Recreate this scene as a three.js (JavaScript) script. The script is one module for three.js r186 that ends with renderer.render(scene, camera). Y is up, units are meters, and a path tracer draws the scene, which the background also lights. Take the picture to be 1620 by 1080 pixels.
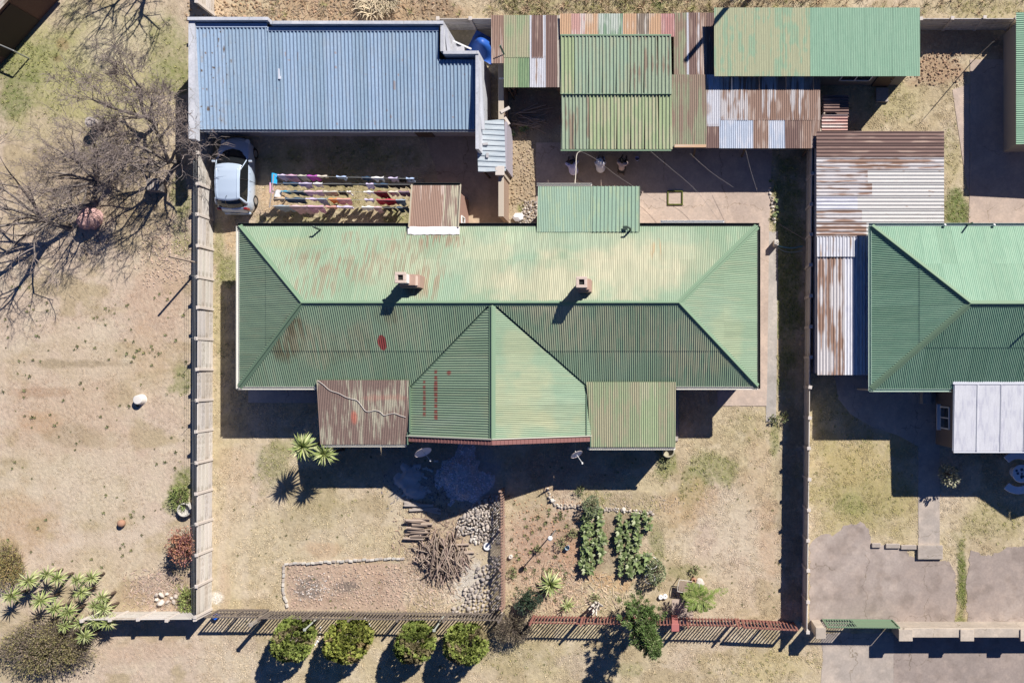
import * as THREE from 'three';
import { mergeGeometries } from 'three/addons/utils/BufferGeometryUtils.js';
import { MarchingCubes } from 'three/addons/objects/MarchingCubes.js';
import { RoundedBoxGeometry } from 'three/addons/geometries/RoundedBoxGeometry.js';

// ---------------------------------------------------------------- camera, sky, sun, exposure
const H = 40.6, F = 1259, NX = 1035, NY = 590;      // drone height, focal length in pixels, point straight below the drone
const scene = new THREE.Scene();
const camera = new THREE.PerspectiveCamera(2 * Math.atan(540 / F) * 180 / Math.PI, 1.5, 1, 400);
camera.up.set(0, 0, -1); camera.position.set(0, H, 0); camera.lookAt(0, 0, 0);
camera.setViewOffset(1620, 1080, 810 - NX, 540 - NY, 1620, 1080);   // shifted lens, looking straight down
const renderer = new THREE.WebGLRenderer({ antialias: true });
renderer.toneMapping = THREE.LinearToneMapping;
renderer.toneMappingExposure = 1.5;
renderer.shadowMap.enabled = true;
const SUN = new THREE.Vector3(.512, .616, -.599).normalize();
{ // clear winter sky as a computed equirectangular texture
  const w = 256, h = 128, d = new Float32Array(w * h * 4), v = new THREE.Vector3();
  for (let j = 0; j < h; j++) for (let i = 0; i < w; i++) {
    const up = ((j + .5) / h - .5) * Math.PI, ph = ((i + .5) / w - .5) * 2 * Math.PI;
    v.set(Math.cos(ph) * Math.cos(up), Math.sin(up), Math.sin(ph) * Math.cos(up));
    const c = v.dot(SUN), y = Math.max(0, v.y), hz = Math.pow(1 - y, 4), glow = Math.pow(Math.max(0, c), 12) * .7;
    const o = (j * w + i) * 4;
    if (v.y < 0) { d[o] = .3; d[o + 1] = .26; d[o + 2] = .2; }
    else { d[o] = .10 + .26 * hz + glow; d[o + 1] = .36 + .30 * hz + glow; d[o + 2] = 1.30 + .15 * hz + glow * .9; }
    d[o + 3] = 1;
  }
  const t = new THREE.DataTexture(d, w, h, THREE.RGBAFormat, THREE.FloatType);
  t.mapping = THREE.EquirectangularReflectionMapping; t.magFilter = THREE.LinearFilter; t.needsUpdate = true;
  scene.background = t; scene.environment = t; scene.environmentIntensity = .10; scene.backgroundIntensity = .10;
}
const sun = new THREE.DirectionalLight(new THREE.Color(1, .957, .90), 4.8);
sun.position.copy(SUN).multiplyScalar(80); sun.castShadow = true; sun.shadow.radius = 1;
Object.assign(sun.shadow.camera, { left: -45, right: 45, top: 45, bottom: -45, near: 1, far: 200 });
sun.shadow.mapSize.set(4096, 4096);
scene.add(sun, sun.target);

// ---------------------------------------------------------------- helpers
const V = (x, y, z) => new THREE.Vector3(x, y, z);
const sc = h => (H - h) / F;
const P = (px, py, h = 0) => V((px - NX) * sc(h), h, (py - NY) * sc(h));     // photo pixel seen at height h -> place
const PX = 1 / 31.01;                                                        // metres per photo pixel on the ground
const rngOf = seed => () => { seed = (seed + 0x6d2b79f5) | 0; let t = Math.imul(seed ^ (seed >>> 15), 1 | seed); t = (t + Math.imul(t ^ (t >>> 7), 61 | t)) ^ t; return ((t ^ (t >>> 14)) >>> 0) / 4294967296; };
const R0 = rngOf(77);
const rr = (a, b, r = R0) => a + (b - a) * r();
const clamp = (x, a = 0, b = 1) => Math.min(b, Math.max(a, x));
const lerp = (a, b, t) => a + (b - a) * t;
const smooth = (a, b, x) => { const t = clamp((x - a) / (b - a)); return t * t * (3 - 2 * t); };
const mix3 = (a, b, t) => [a[0] + (b[0] - a[0]) * t, a[1] + (b[1] - a[1]) * t, a[2] + (b[2] - a[2]) * t];
const PERM = new Float32Array(65536); { const r = rngOf(5); for (let i = 0; i < 65536; i++) PERM[i] = r(); }
function vn(x, y) {
  const xi = Math.floor(x), yi = Math.floor(y); let fx = x - xi, fy = y - yi; fx = fx * fx * (3 - 2 * fx); fy = fy * fy * (3 - 2 * fy);
  const a = PERM[((xi & 255) << 8) | (yi & 255)], b = PERM[(((xi + 1) & 255) << 8) | (yi & 255)], c = PERM[((xi & 255) << 8) | ((yi + 1) & 255)], e = PERM[(((xi + 1) & 255) << 8) | ((yi + 1) & 255)];
  return a + (b - a) * fx + (c - a) * fy + (a - b - c + e) * fx * fy;
}
function fbm(x, y, o = 4) { let s = 0, a = .5, n = 0; for (let i = 0; i < o; i++) { s += a * vn(x, y); n += a; a *= .5; x = x * 2.03 + 17.1; y = y * 2.03 + 9.7; } return s / n; }
const C = (r, g, b) => new THREE.Color().setRGB(r, g, b);
const mat = (r, g, b, rough = .9, metal = 0, extra = {}) => new THREE.MeshStandardMaterial({ color: C(r, g, b), roughness: rough, metalness: metal, ...extra });
const vmat = (rough = .9, extra = {}) => new THREE.MeshStandardMaterial({ color: 0xffffff, vertexColors: true, roughness: rough, ...extra });
const s2 = x => x <= .0031308 ? 12.92 * x : 1.055 * Math.pow(x, 1 / 2.4) - .055;
function tex(w, h, f, wrap = THREE.RepeatWrapping, srgb = true) {   // f(i, j) gives a linear colour
  const d = new Uint8Array(w * h * 4);
  for (let j = 0; j < h; j++) for (let i = 0; i < w; i++) { const c = f(i, j), o = (j * w + i) * 4; for (let k = 0; k < 3; k++) d[o + k] = Math.round(255 * (srgb ? s2(clamp(c[k])) : clamp(c[k]))); d[o + 3] = 255; }
  const t = new THREE.DataTexture(d, w, h); t.wrapS = t.wrapT = wrap; t.magFilter = THREE.LinearFilter; if (srgb) t.colorSpace = THREE.SRGBColorSpace; t.needsUpdate = true; return t;
}
const taken = new Map();
function numbered(n) { const k = taken.get(n) || 0; taken.set(n, k + 1); return k ? n + '_' + String(k).padStart(3, '0') : n; }
function shade(o) { o.castShadow = o.receiveShadow = true; return o; }
function tag(o, label, category, group, kind) { if (label) o.userData.label = label; if (category) o.userData.category = category; if (group) o.userData.group = group; if (kind) o.userData.kind = kind; return o; }
function thing(name, label, category, p = V(0, 0, 0), turn = 0, group) { const o = new THREE.Group(); o.name = numbered(name); o.position.copy(p); o.rotation.y = turn; scene.add(o); return tag(o, label, category, group); }
function part(name, geo, m, parent, label) { const o = shade(new THREE.Mesh(geo, m)); o.name = numbered(name); parent.add(o); if (label) o.userData.label = label; return o; }
function pgroup(name, parent) { const o = new THREE.Group(); o.name = numbered(name); parent.add(o); return o; }
function single(name, geo, m, label, category, group, p) { const o = shade(new THREE.Mesh(geo, m)); o.name = numbered(name); if (p) o.position.copy(p); scene.add(o); return tag(o, label, category, group); }
function structure(name, geo, m) { const o = shade(new THREE.Mesh(geo, m)); o.name = numbered(name); scene.add(o); o.userData.kind = 'structure'; return o; }
function stuff(name, geo, m, label, mats4, cols) {
  const o = shade(new THREE.InstancedMesh(geo, m, mats4.length)); o.name = numbered(name); mats4.forEach((x, i) => o.setMatrixAt(i, x)); if (cols) cols.forEach((c, i) => o.setColorAt(i, c));
  scene.add(o); return tag(o, label, null, null, 'stuff');
}
function copyOf(root, p, turn, label, group) { const c = root.clone(); c.name = numbered(root.name.replace(/_\d{3}$/, '')); c.traverse(k => { if (k !== c) k.name = numbered(k.name.replace(/_\d{3}$/, '')); }); c.userData = { ...root.userData }; if (p) c.position.copy(p); if (turn !== undefined) c.rotation.y = turn; if (label) c.userData.label = label; if (group) c.userData.group = group; scene.add(c); return c; }
const M4 = (p, ry = 0, s = 1, rx = 0, rz = 0, sv) => new THREE.Matrix4().compose(p, new THREE.Quaternion().setFromEuler(new THREE.Euler(rx, ry, rz, 'YXZ')), sv || V(s, s, s));
const box = (x0, y0, z0, x1, y1, z1) => new THREE.BoxGeometry(Math.abs(x1 - x0), Math.abs(y1 - y0), Math.abs(z1 - z0)).translate((x0 + x1) / 2, (y0 + y1) / 2, (z0 + z1) / 2);
const cbox = (w, h, d, x = 0, y = 0, z = 0, r = .02) => new RoundedBoxGeometry(w, h, d, 2, Math.min(r, w * .45, h * .45, d * .45)).translate(x, y, z);
const strip = g => { for (const k of Object.keys(g.attributes)) if (!['position', 'normal', 'uv', 'color'].includes(k)) g.deleteAttribute(k); return g; };
function merge(list) {
  const anyC = list.some(g => g.attributes.color);
  return mergeGeometries(list.map(g => { g = strip(g.index ? g.toNonIndexed() : g.clone()); if (!g.attributes.normal) g.computeVertexNormals(); if (!g.attributes.uv) g.setAttribute('uv', new THREE.BufferAttribute(new Float32Array(g.attributes.position.count * 2), 2)); if (anyC && !g.attributes.color) paint(g, [1, 1, 1]); return g; }));
}
function paint(g, c) { const n = g.attributes.position.count, a = new Float32Array(n * 3); for (let i = 0; i < n; i++) { a[i * 3] = c[0]; a[i * 3 + 1] = c[1]; a[i * 3 + 2] = c[2]; } g.setAttribute('color', new THREE.BufferAttribute(a, 3)); return g; }
function geoOf(pos, nor, uv, col, idx) { const g = new THREE.BufferGeometry(); g.setAttribute('position', new THREE.Float32BufferAttribute(pos, 3)); if (uv) g.setAttribute('uv', new THREE.Float32BufferAttribute(uv, 2)); if (col) g.setAttribute('color', new THREE.Float32BufferAttribute(col, 3)); if (idx) g.setIndex(idx); if (nor) g.setAttribute('normal', new THREE.Float32BufferAttribute(nor, 3)); else g.computeVertexNormals(); return g; }
// tapered tube through points with radii
function tube(pts, rad, sides = 6, caps = true) {
  const pos = [], idx = [], n = pts.length, t = V(0, 0, 0), up = V(0, 1, 0), a = V(0, 0, 0), b = V(0, 0, 0);
  for (let i = 0; i < n; i++) {
    t.subVectors(pts[Math.min(n - 1, i + 1)], pts[Math.max(0, i - 1)]).normalize(); up.set(.01, 1, .02); if (Math.abs(t.y) > .95) up.set(1, 0, .1);
    a.crossVectors(up, t).normalize(); b.crossVectors(t, a);
    const r = Array.isArray(rad) ? rad[i] : rad;
    for (let k = 0; k < sides; k++) { const q = k / sides * Math.PI * 2, c = Math.cos(q) * r, s = Math.sin(q) * r; pos.push(pts[i].x + a.x * c + b.x * s, pts[i].y + a.y * c + b.y * s, pts[i].z + a.z * c + b.z * s); }
  }
  for (let i = 0; i < n - 1; i++) for (let k = 0; k < sides; k++) { const k2 = (k + 1) % sides, p = i * sides; idx.push(p + k, p + k2, p + sides + k, p + k2, p + sides + k2, p + sides + k); }
  if (caps) for (let k = 1; k < sides - 1; k++) { idx.push(0, k + 1, k); const p = (n - 1) * sides; idx.push(p, p + k, p + k + 1); }
  return geoOf(pos, null, null, null, idx);
}
const bar = (p, q, r, sides = 6) => tube([p, q], r, sides);
function beam(p, q, w, h) { // box from p to q, w across, h upright
  const d = V(0, 0, 0).subVectors(q, p), L = d.length(), g = new THREE.BoxGeometry(w, h, L); g.lookAt ? 0 : 0;
  const m = new THREE.Matrix4().lookAt(q, p, V(0, 1, 0)); g.applyMatrix4(m); g.translate((p.x + q.x) / 2, (p.y + q.y) / 2, (p.z + q.z) / 2); return g;
}
// flat slab over a polygon of ground points [[x, z], ...]
const PADS = [];
function slab(poly, y0, y1, uvScale = 1) {
  if (y0 === -.2) PADS.push(poly);
  const s = new THREE.Shape(poly.map(p => new THREE.Vector2(p[0], -p[1])));
  const g = new THREE.ExtrudeGeometry(s, { depth: y1 - y0, bevelEnabled: false }); g.rotateX(-Math.PI / 2); g.translate(0, y0, 0);
  const q = g.attributes.position, u = g.attributes.uv; for (let i = 0; i < q.count; i++) u.setXY(i, (q.getX(i) + q.getY(i)) * uvScale, (q.getZ(i)) * uvScale); return g;
}
const pxPoly = (list, h = 0) => list.map(([a, b]) => { const p = P(a, b, h); return [p.x, p.z]; });
function jitterPoly(poly, amp, step, seed) { const r = rngOf(seed), out = []; poly.forEach((a, i) => { const b = poly[(i + 1) % poly.length], L = Math.hypot(b[0] - a[0], b[1] - a[1]), n = Math.max(1, Math.round(L / step)); for (let k = 0; k < n; k++) out.push([lerp(a[0], b[0], k / n) + (r() - .5) * amp, lerp(a[1], b[1], k / n) + (r() - .5) * amp]); }); return out; }

// ---------------------------------------------------------------- metal roof sheets
const CORR = (p = .082, a = .0105) => { const us = []; return { p, pts: [0, 1 / 6, 2 / 6, 3 / 6, 4 / 6, 5 / 6].map(t => [t, a * Math.cos(2 * Math.PI * t), -a * 2 * Math.PI / p * Math.sin(2 * Math.PI * t)]), smooth: true }; };
const IBR = (p = .175, h = .036) => ({ p, pts: [[0, 0], [.52, 0], [.62, h], [.88, h], [.98, 0]], smooth: false });
function frameOf(pts, fall) {
  const n = V(0, 0, 0).crossVectors(V(0, 0, 0).subVectors(pts[1], pts[0]), V(0, 0, 0).subVectors(pts[2], pts[0])).normalize(); if (n.y < 0) n.negate();
  const v = fall.clone().addScaledVector(n, -fall.dot(n)).normalize(), u = V(0, 0, 0).crossVectors(v, n).normalize();
  const poly = pts.map(p => { const d = V(0, 0, 0).subVectors(p, pts[0]); return [d.dot(u), d.dot(v)]; });
  return { o: pts[0].clone(), n, u, v, poly };
}
function span(poly, u) {
  let lo = Infinity, hi = -Infinity;
  for (let i = 0; i < poly.length; i++) { const a = poly[i], b = poly[(i + 1) % poly.length]; if ((u < a[0] && u < b[0]) || (u > a[0] && u > b[0])) continue; if (Math.abs(a[0] - b[0]) < 1e-9) { lo = Math.min(lo, a[1], b[1]); hi = Math.max(hi, a[1], b[1]); continue; } const v = a[1] + (b[1] - a[1]) * (u - a[0]) / (b[0] - a[0]); lo = Math.min(lo, v); hi = Math.max(hi, v); }
  return [lo, hi];
}
function sheetGeo(fr, u0, u1, v0, v1, prof, uvf, lift = 0) {
  const us = [u0]; for (let k = Math.floor(u0 / prof.p); k * prof.p <= u1; k++) for (const q of prof.pts) { const u = (k + q[0]) * prof.p; if (u > u0 + 1e-5 && u < u1 - 1e-5) us.push(u); } us.push(u1);
  const ev = u => { let t = u / prof.p; t -= Math.floor(t); const L = prof.pts; for (let i = 0; i < L.length; i++) { const a = L[i], b = L[i + 1] || [1, L[0][1], L[0][2]]; if (t >= a[0] - 1e-7 && t <= b[0] + 1e-7) { const k = (t - a[0]) / (b[0] - a[0]); return [lerp(a[1], b[1], k), prof.smooth ? lerp(a[2], b[2], k) : 0]; } } return [0, 0]; };
  const pos = [], nor = [], uv = [], idx = [], p = V(0, 0, 0), n = V(0, 0, 0);
  for (let i = 0; i < us.length - 1; i++) {
    const e = [us[i], us[i + 1]], q = e.map(u => { let [lo, hi] = span(fr.poly, clamp(u, ...fr.range)); return [Math.max(lo, v0), Math.min(hi, v1)]; });
    if (q[0][1] - q[0][0] < 1e-4 && q[1][1] - q[1][0] < 1e-4) continue; q.forEach(x => { if (x[1] < x[0]) x[1] = x[0] = (x[0] + x[1]) / 2; });
    const hh = e.map(ev), seg = (hh[1][0] - hh[0][0]) / (e[1] - e[0]), at = pos.length / 3;
    for (let s = 0; s < 2; s++) for (let t = 0; t < 2; t++) {
      p.copy(fr.o).addScaledVector(fr.u, e[s]).addScaledVector(fr.v, q[s][t]); uv.push(...uvf(p, e[s], q[s][t]));
      p.addScaledVector(fr.n, hh[s][0] + lift); pos.push(p.x, p.y, p.z); n.copy(fr.n).addScaledVector(fr.u, -(prof.smooth ? hh[s][1] : seg)).normalize(); nor.push(n.x, n.y, n.z);
    }
    idx.push(at, at + 2, at + 1, at + 2, at + 3, at + 1);
  }
  return pos.length ? geoOf(pos, nor, uv, null, idx) : null;
}
// lays sheets over a slope; rows are shares of the slope's fall where one row laps the next
function sheets(parent, pts, fall, { width = .75, rows = [0, 1], prof = CORR(), mats, uvf, name = 'roof_sheet', seed = 1, lift = 0, wob = 0 }) {
  const fr = frameOf(pts, fall), us = fr.poly.map(p => p[0]), vs = fr.poly.map(p => p[1]), ua = Math.min(...us), ub = Math.max(...us), va = Math.min(...vs), vb = Math.max(...vs), r = rngOf(seed), list = [].concat(mats);
  fr.range = [ua + 1e-6, ub - 1e-6];
  const n = Math.max(1, Math.round((ub - ua) / width));
  for (let i = 0; i < n; i++) for (let k = 0; k < rows.length - 1; k++) {
    const off = [r() * 3, r() * 3], w = wob ? (r() - .5) * wob : 0;
    const g = sheetGeo(fr, lerp(ua, ub, i / n), lerp(ua, ub, (i + 1) / n) + .012, lerp(va, vb, rows[k]) - (k ? .05 : 0), lerp(va, vb, rows[k + 1]) + (k == rows.length - 2 ? w : 0), prof, uvf || ((p, u, v) => [u + off[0], v + off[1]]), lift + (rows.length - 2 - k) * .014 + (i % 2) * .004);
    if (g) part(name, g, list[Math.floor(r() * list.length)], parent);
  }
  return fr;
}
// folded flashing along p-q lying on two planes (da, db point away down each)
function fold(p, q, da, db, w = .17, lift = .03) {
  const pos = [], a = d => [p.clone().addScaledVector(d, w), q.clone().addScaledVector(d, w)], up = V(0, lift, 0), push = (...l) => l.forEach(x => pos.push(x.x, x.y + lift, x.z));
  const [a0, a1] = a(da), [b0, b1] = a(db), P0 = p.clone().add(up), Q0 = q.clone().add(up);
  push(a0, a1, P0, a1, Q0, P0); push(b1, b0, P0, b1, P0, Q0);
  return merge([geoOf(pos), tube([P0.clone().add(V(0, lift, 0)), Q0.clone().add(V(0, lift, 0))], .035, 8)]);
}
function gutterGeo(p, q, w = .13, h = .1) { const d = V(0, 0, 0).subVectors(q, p).normalize(), s = V(d.z, 0, -d.x), o = (k, y) => [p.clone().addScaledVector(s, k).add(V(0, y, 0)), q.clone().addScaledVector(s, k).add(V(0, y, 0))]; return merge([beam(...o(-w / 2, 0), .012, h), beam(...o(w / 2, 0), .012, h), beam(...o(0, -h / 2), w, .01)]); }

// ---------------------------------------------------------------- leaves
function leafCloud(n, place, seed) { // place(r) -> {p, d (points along), u (up-ish), l, w, c, fold}
  const r = rngOf(seed), pos = [], col = [], idx = [], a = V(0, 0, 0), b = V(0, 0, 0), c = V(0, 0, 0);
  for (let i = 0; i < n; i++) {
    const q = place(r, i / n); if (!q) continue; a.copy(q.d).normalize(); b.crossVectors(a, q.u).normalize(); c.crossVectors(b, a);
    const at = pos.length / 3, L = q.l, w = q.w / 2, put = (x, y, z) => pos.push(q.p.x + a.x * x + b.x * y + c.x * z, q.p.y + a.y * x + b.y * y + c.y * z, q.p.z + a.z * x + b.z * y + c.z * z);
    put(0, 0, 0); put(L * .5, w, L * .06); put(L * .5, -w, L * .06); put(L, 0, -L * .08); idx.push(at, at + 2, at + 1, at + 1, at + 2, at + 3);
    for (let k = 0; k < 4; k++) col.push(...q.c);
  }
  return geoOf(pos, null, null, col, idx);
}
const dir3 = r => { const z = r() * 2 - 1, t = r() * 6.283, s = Math.sqrt(1 - z * z); return V(s * Math.cos(t), z, s * Math.sin(t)); };
const vary = (c, r, k = .25) => { const f = 1 + (r() - .5) * 2 * k; return [c[0] * f * (1 + (r() - .5) * k * .4), c[1] * f, c[2] * f * (1 + (r() - .5) * k * .4)]; };
const leafMat = vmat(.75);
function rockGeo(seed, flat = .7) { const g0 = new THREE.IcosahedronGeometry(1, 1), r = rngOf(seed), ps = g0.attributes.position, map = new Map(), cut = []; for (let k = 0; k < 4; k++) cut.push([dir3(r), rr(.62, .85, r)]); for (let i = 0; i < ps.count; i++) { const v = V(ps.getX(i), ps.getY(i), ps.getZ(i)), key = [v.x, v.y, v.z].map(x => x.toFixed(3)).join(); if (!map.has(key)) { const w = v.clone().multiplyScalar(rr(.86, 1.12, r)); for (const [d, l] of cut) { const t = w.dot(d); if (t > l) w.addScaledVector(d, l - t); } map.set(key, w); } const w = map.get(key); ps.setXYZ(i, w.x, w.y * flat, w.z); } g0.computeVertexNormals(); return g0; }
const ROCKS = [1, 2, 3, 4, 5].map(k => rockGeo(k * 31));

// ---------------------------------------------------------------- ground
const GX = -36, GZ = -21, GW = 58, GD = 39, TW = 2048, TH = 1376;
const GREEN = [.115, .15, .04], GREEN2 = [.175, .195, .055], OLIVE = [.27, .245, .095], SOIL = [.37, .24, .165], PINKSOIL = [.44, .31, .22], PALE = [.52, .44, .33], STRAW = [.46, .365, .185], DARKSOIL = [.15, .10, .065];
const greenD = new Float32Array((TW / 4) * (TH / 4)), noGrass = new Float32Array((TW / 4) * (TH / 4));
const GC = new Float32Array(TW * TH * 3);
const groundTex = (() => {
  const c = GC;
  for (let j = 0; j < TH; j++) for (let i = 0; i < TW; i++) {
    const x = GX + i / TW * GW, z = GZ + j / TH * GD, px = x / PX + NX, py = z / PX + NY;
    const n1 = fbm(x * .35 + 3, z * .35, 3), n2 = fbm(x * 1.6, z * 1.6 + 40, 3), n3 = vn(x * 9, z * 9), n4 = vn(x * 21 + 5, z * 21), n5 = vn(x * 5 + z * 3, z * 5 - x * 2);
    const plot = smooth(330, 290, px);                          // the open plot is barer, the yards more grassed
    let b = mix3([.455, .375, .235], [.475, .375, .285], clamp(plot * .6 + (n1 - .5) * 1.8 + .3));
    b = mix3(b, [.52, .435, .32], smooth(.5, .76, n2) * .55); b = mix3(b, [.36, .285, .17], smooth(.5, .3, fbm(x * .7 + 50, z * .9, 4)) * .75);
    const k = .8 + .22 * n3 + .2 * n4; b = [b[0] * k, b[1] * k, b[2] * k];
    b = mix3(b, [.29, .225, .13], smooth(.62, .9, n5 * .6 + n4 * .4) * (.55 - .25 * plot)); { const tr = Math.min(Math.abs(px - 400 - 14 * Math.sin(py * .012)), Math.abs(px - 362 - 14 * Math.sin(py * .012))); if (py > 700 && px > 330) b = mix3(b, [.53, .44, .35], smooth(9, 3, tr) * .5 * n1); const pa = Math.abs((py - 905) - (px - 60) * -.55 + 26 * Math.sin(px * .02)); if (px < 300) b = mix3(b, [.53, .43, .34], smooth(22, 6, pa) * .55); }
    const o = (j * TW + i) * 3; c[o] = b[0]; c[o + 1] = b[1]; c[o + 2] = b[2];
  }
  // a patch of soil, grass or litter, its outline broken by noise; px, py in photograph pixels on the ground
  const patch = (px, py, rx, ry, col, amt, o = {}) => {
    const cx = (px - NX) * PX, cz = (py - NY) * PX, ax = rx * PX, az = ry * PX, f = o.f || 1.3, gr = o.grain ?? .35;
    const i0 = Math.max(0, Math.floor((cx - ax * 1.5 - GX) / GW * TW)), i1 = Math.min(TW - 1, Math.ceil((cx + ax * 1.5 - GX) / GW * TW)), j0 = Math.max(0, Math.floor((cz - az * 1.5 - GZ) / GD * TH)), j1 = Math.min(TH - 1, Math.ceil((cz + az * 1.5 - GZ) / GD * TH));
    for (let j = j0; j <= j1; j++) for (let i = i0; i <= i1; i++) {
      const x = GX + i / TW * GW, z = GZ + j / TH * GD, d = o.sq ? Math.max(Math.abs((x - cx) / ax), Math.abs((z - cz) / az)) : Math.hypot((x - cx) / ax, (z - cz) / az);
      let w = smooth(1.1, o.sq ? .95 : .45, d + (fbm(x * f + px, z * f + py, 3) - .5) * (o.rough ?? 1.1)); if (w <= 0) continue;
      w *= amt * (1 - gr + gr * smooth(.3, .65, vn(x * 11 + 3, z * 11) * .6 + vn(x * 27, z * 27 + 8) * .4));
      const q = (j * TW + i) * 3, k = .78 + .44 * vn(x * 17, z * 17 + px);
      for (let e = 0; e < 3; e++) c[q + e] = lerp(c[q + e], col[e] * k, w);
      const g = (j >> 2) * (TW / 4) + (i >> 2); if (o.green) greenD[g] = Math.max(greenD[g], w * o.green); if (o.bare) noGrass[g] = Math.max(noGrass[g], w);
    }
  };
  const G = (px, py, rx, ry, a, col = GREEN2) => patch(px, py, rx, ry, col, a, { green: a });
  // open plot on the left
  patch(120, 640, 150, 130, PINKSOIL, .5, { f: .6 }); patch(100, 560, 130, 60, PALE, .45); patch(140, 760, 150, 80, PALE, .5); patch(255, 470, 60, 80, PINKSOIL, .7); patch(120, 575, 90, 8, [.2, .15, .08], .55); patch(60, 620, 60, 10, [.30, .18, .1], .5); patch(60, 670, 40, 25, [.40, .25, .14], .5); patch(110, 690, 60, 20, [.28, .21, .12], .5);
  patch(235, 560, 50, 70, [.40, .27, .15], .35); patch(40, 820, 70, 60, [.40, .25, .12], .4); patch(250, 940, 70, 40, [.36, .25, .17], .7); patch(220, 1030, 80, 30, PINKSOIL, .5);
  G(45, 95, 80, 50, .95, GREEN); G(85, 105, 80, 75, .55); patch(150, 110, 170, 130, [.36, .335, .15], .75, { f: .8 }); G(20, 160, 35, 40, .7, GREEN); G(270, 70, 45, 60, .5); G(272, 125, 40, 40, .75); G(150, 150, 80, 50, .28, OLIVE); G(60, 200, 80, 40, .3, OLIVE); patch(190, 70, 90, 60, PALE, .5);
  patch(100, 68, 14, 12, [.28, .19, .1], .7); patch(90, 92, 10, 8, [.2, .14, .07], .7);
  patch(170, 290, 140, 90, [.27, .21, .14], .65, { f: 1.8 }); patch(240, 330, 50, 50, [.33, .26, .13], .5); G(287, 310, 18, 40, .7); G(285, 380, 15, 40, .5); G(288, 600, 14, 30, .6); G(272, 615, 12, 10, .5); G(285, 775, 24, 40, .9); G(270, 800, 20, 16, .7); G(285, 940, 18, 26, .85); patch(262, 400, 40, 30, [.40, .31, .22], .6); patch(255, 920, 40, 30, [.42, .33, .26], .6);
  // yard of the house
  G(358, 425, 18, 30, .7); G(345, 400, 12, 60, .5); G(346, 520, 12, 120, .35, OLIVE); patch(365, 375, 14, 30, [.45, .32, .17], .6); G(430, 735, 34, 45, .55); G(500, 800, 60, 40, .2, OLIVE); patch(370, 740, 30, 40, [.47, .35, .23], .5); G(545, 300, 130, 40, .55, OLIVE); G(470, 350, 80, 20, .5); G(630, 345, 30, 20, .6); patch(440, 320, 30, 50, [.46, .33, .2], .8);
  patch(355, 925, 10, 40, PINKSOIL, .4); patch(505, 868, 40, 16, [.42, .26, .14], .6); patch(450, 850, 180, 60, PALE, .3); patch(342, 945, 12, 12, [.66, .62, .55], .95, { grain: .1, rough: .4 });
  patch(545, 928, 92, 36, [.40, .29, .22], .95, { sq: 1, rough: .15, bare: 1, grain: .25 }); patch(485, 928, 26, 20, [.13, .11, .10], .85, { f: 3 }); patch(545, 928, 22, 12, [.14, .115, .10], .8, { f: 4 }); patch(600, 925, 10, 34, [.30, .2, .14], .6, { f: 3 }); patch(520, 950, 60, 8, [.30, .21, .15], .5, { f: 3 }); patch(560, 900, 70, 20, [.46, .32, .22], .5);
  patch(700, 870, 70, 80, [.36, .27, .18], .9, { bare: 1 }); patch(715, 900, 60, 60, [.45, .36, .26], .7, { bare: 1 }); patch(660, 910, 40, 40, [.42, .31, .23], .7, { bare: 1 }); patch(735, 920, 30, 50, [.52, .48, .42], .8, { f: 3, grain: .2, bare: 1 }); patch(705, 940, 22, 16, [.60, .50, .38], .8); patch(655, 760, 50, 40, [.33, .31, .30], .85, { bare: 1 }); patch(735, 755, 55, 60, [.36, .34, .34], .9, { bare: 1 }); patch(690, 730, 120, 60, [.31, .25, .19], .7, { bare: 1 }); patch(560, 730, 60, 40, [.28, .22, .13], .6);
  patch(870, 880, 78, 100, SOIL, .95, { bare: 1, f: .9, rough: .4 }); patch(910, 870, 30, 40, [.42, .24, .14], .6); patch(860, 930, 70, 40, [.50, .36, .25], .7, { f: 4 }); patch(960, 920, 50, 16, [.50, .32, .17], .8); patch(960, 950, 50, 30, [.40, .33, .20], .7, { f: 4 }); patch(960, 850, 70, 60, [.22, .155, .095], .8, { bare: 1 }); patch(880, 740, 100, 40, SOIL, .6); G(940, 785, 40, 20, .5, OLIVE); G(985, 800, 60, 20, .35, OLIVE); patch(1010, 790, 60, 14, [.33, .25, .17], .5);
  G(1130, 745, 45, 34, .65); G(1095, 770, 30, 30, .55); G(1052, 735, 22, 24, .7); G(1180, 680, 40, 40, .25, OLIVE); patch(1085, 800, 50, 50, [.42, .29, .15], .6); patch(1160, 830, 60, 70, PALE, .6); patch(1200, 760, 30, 100, [.45, .33, .22], .5); patch(1215, 860, 20, 90, [.45, .31, .2], .5); G(1040, 870, 14, 60, .55); G(1225, 690, 10, 40, .6); G(1085, 905, 40, 14, .4); G(1245, 420, 28, 230, .9, [.15, .17, .06]); patch(1250, 800, 20, 180, [.20, .155, .10], .6);
  patch(825, 260, 24, 76, [.33, .25, .16], .95, { sq: 1, rough: .2, bare: 1 });  patch(830, 335, 26, 30, [.38, .31, .21], .8); G(823, 328, 8, 10, .8); patch(868, 250, 22, 110, [.33, .26, .19], .8, { bare: 1 }); patch(850, 170, 50, 40, SOIL, .9, { bare: 1 }); G(560, 250, 150, 30, .6, [.2, .2, .075]);
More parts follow.
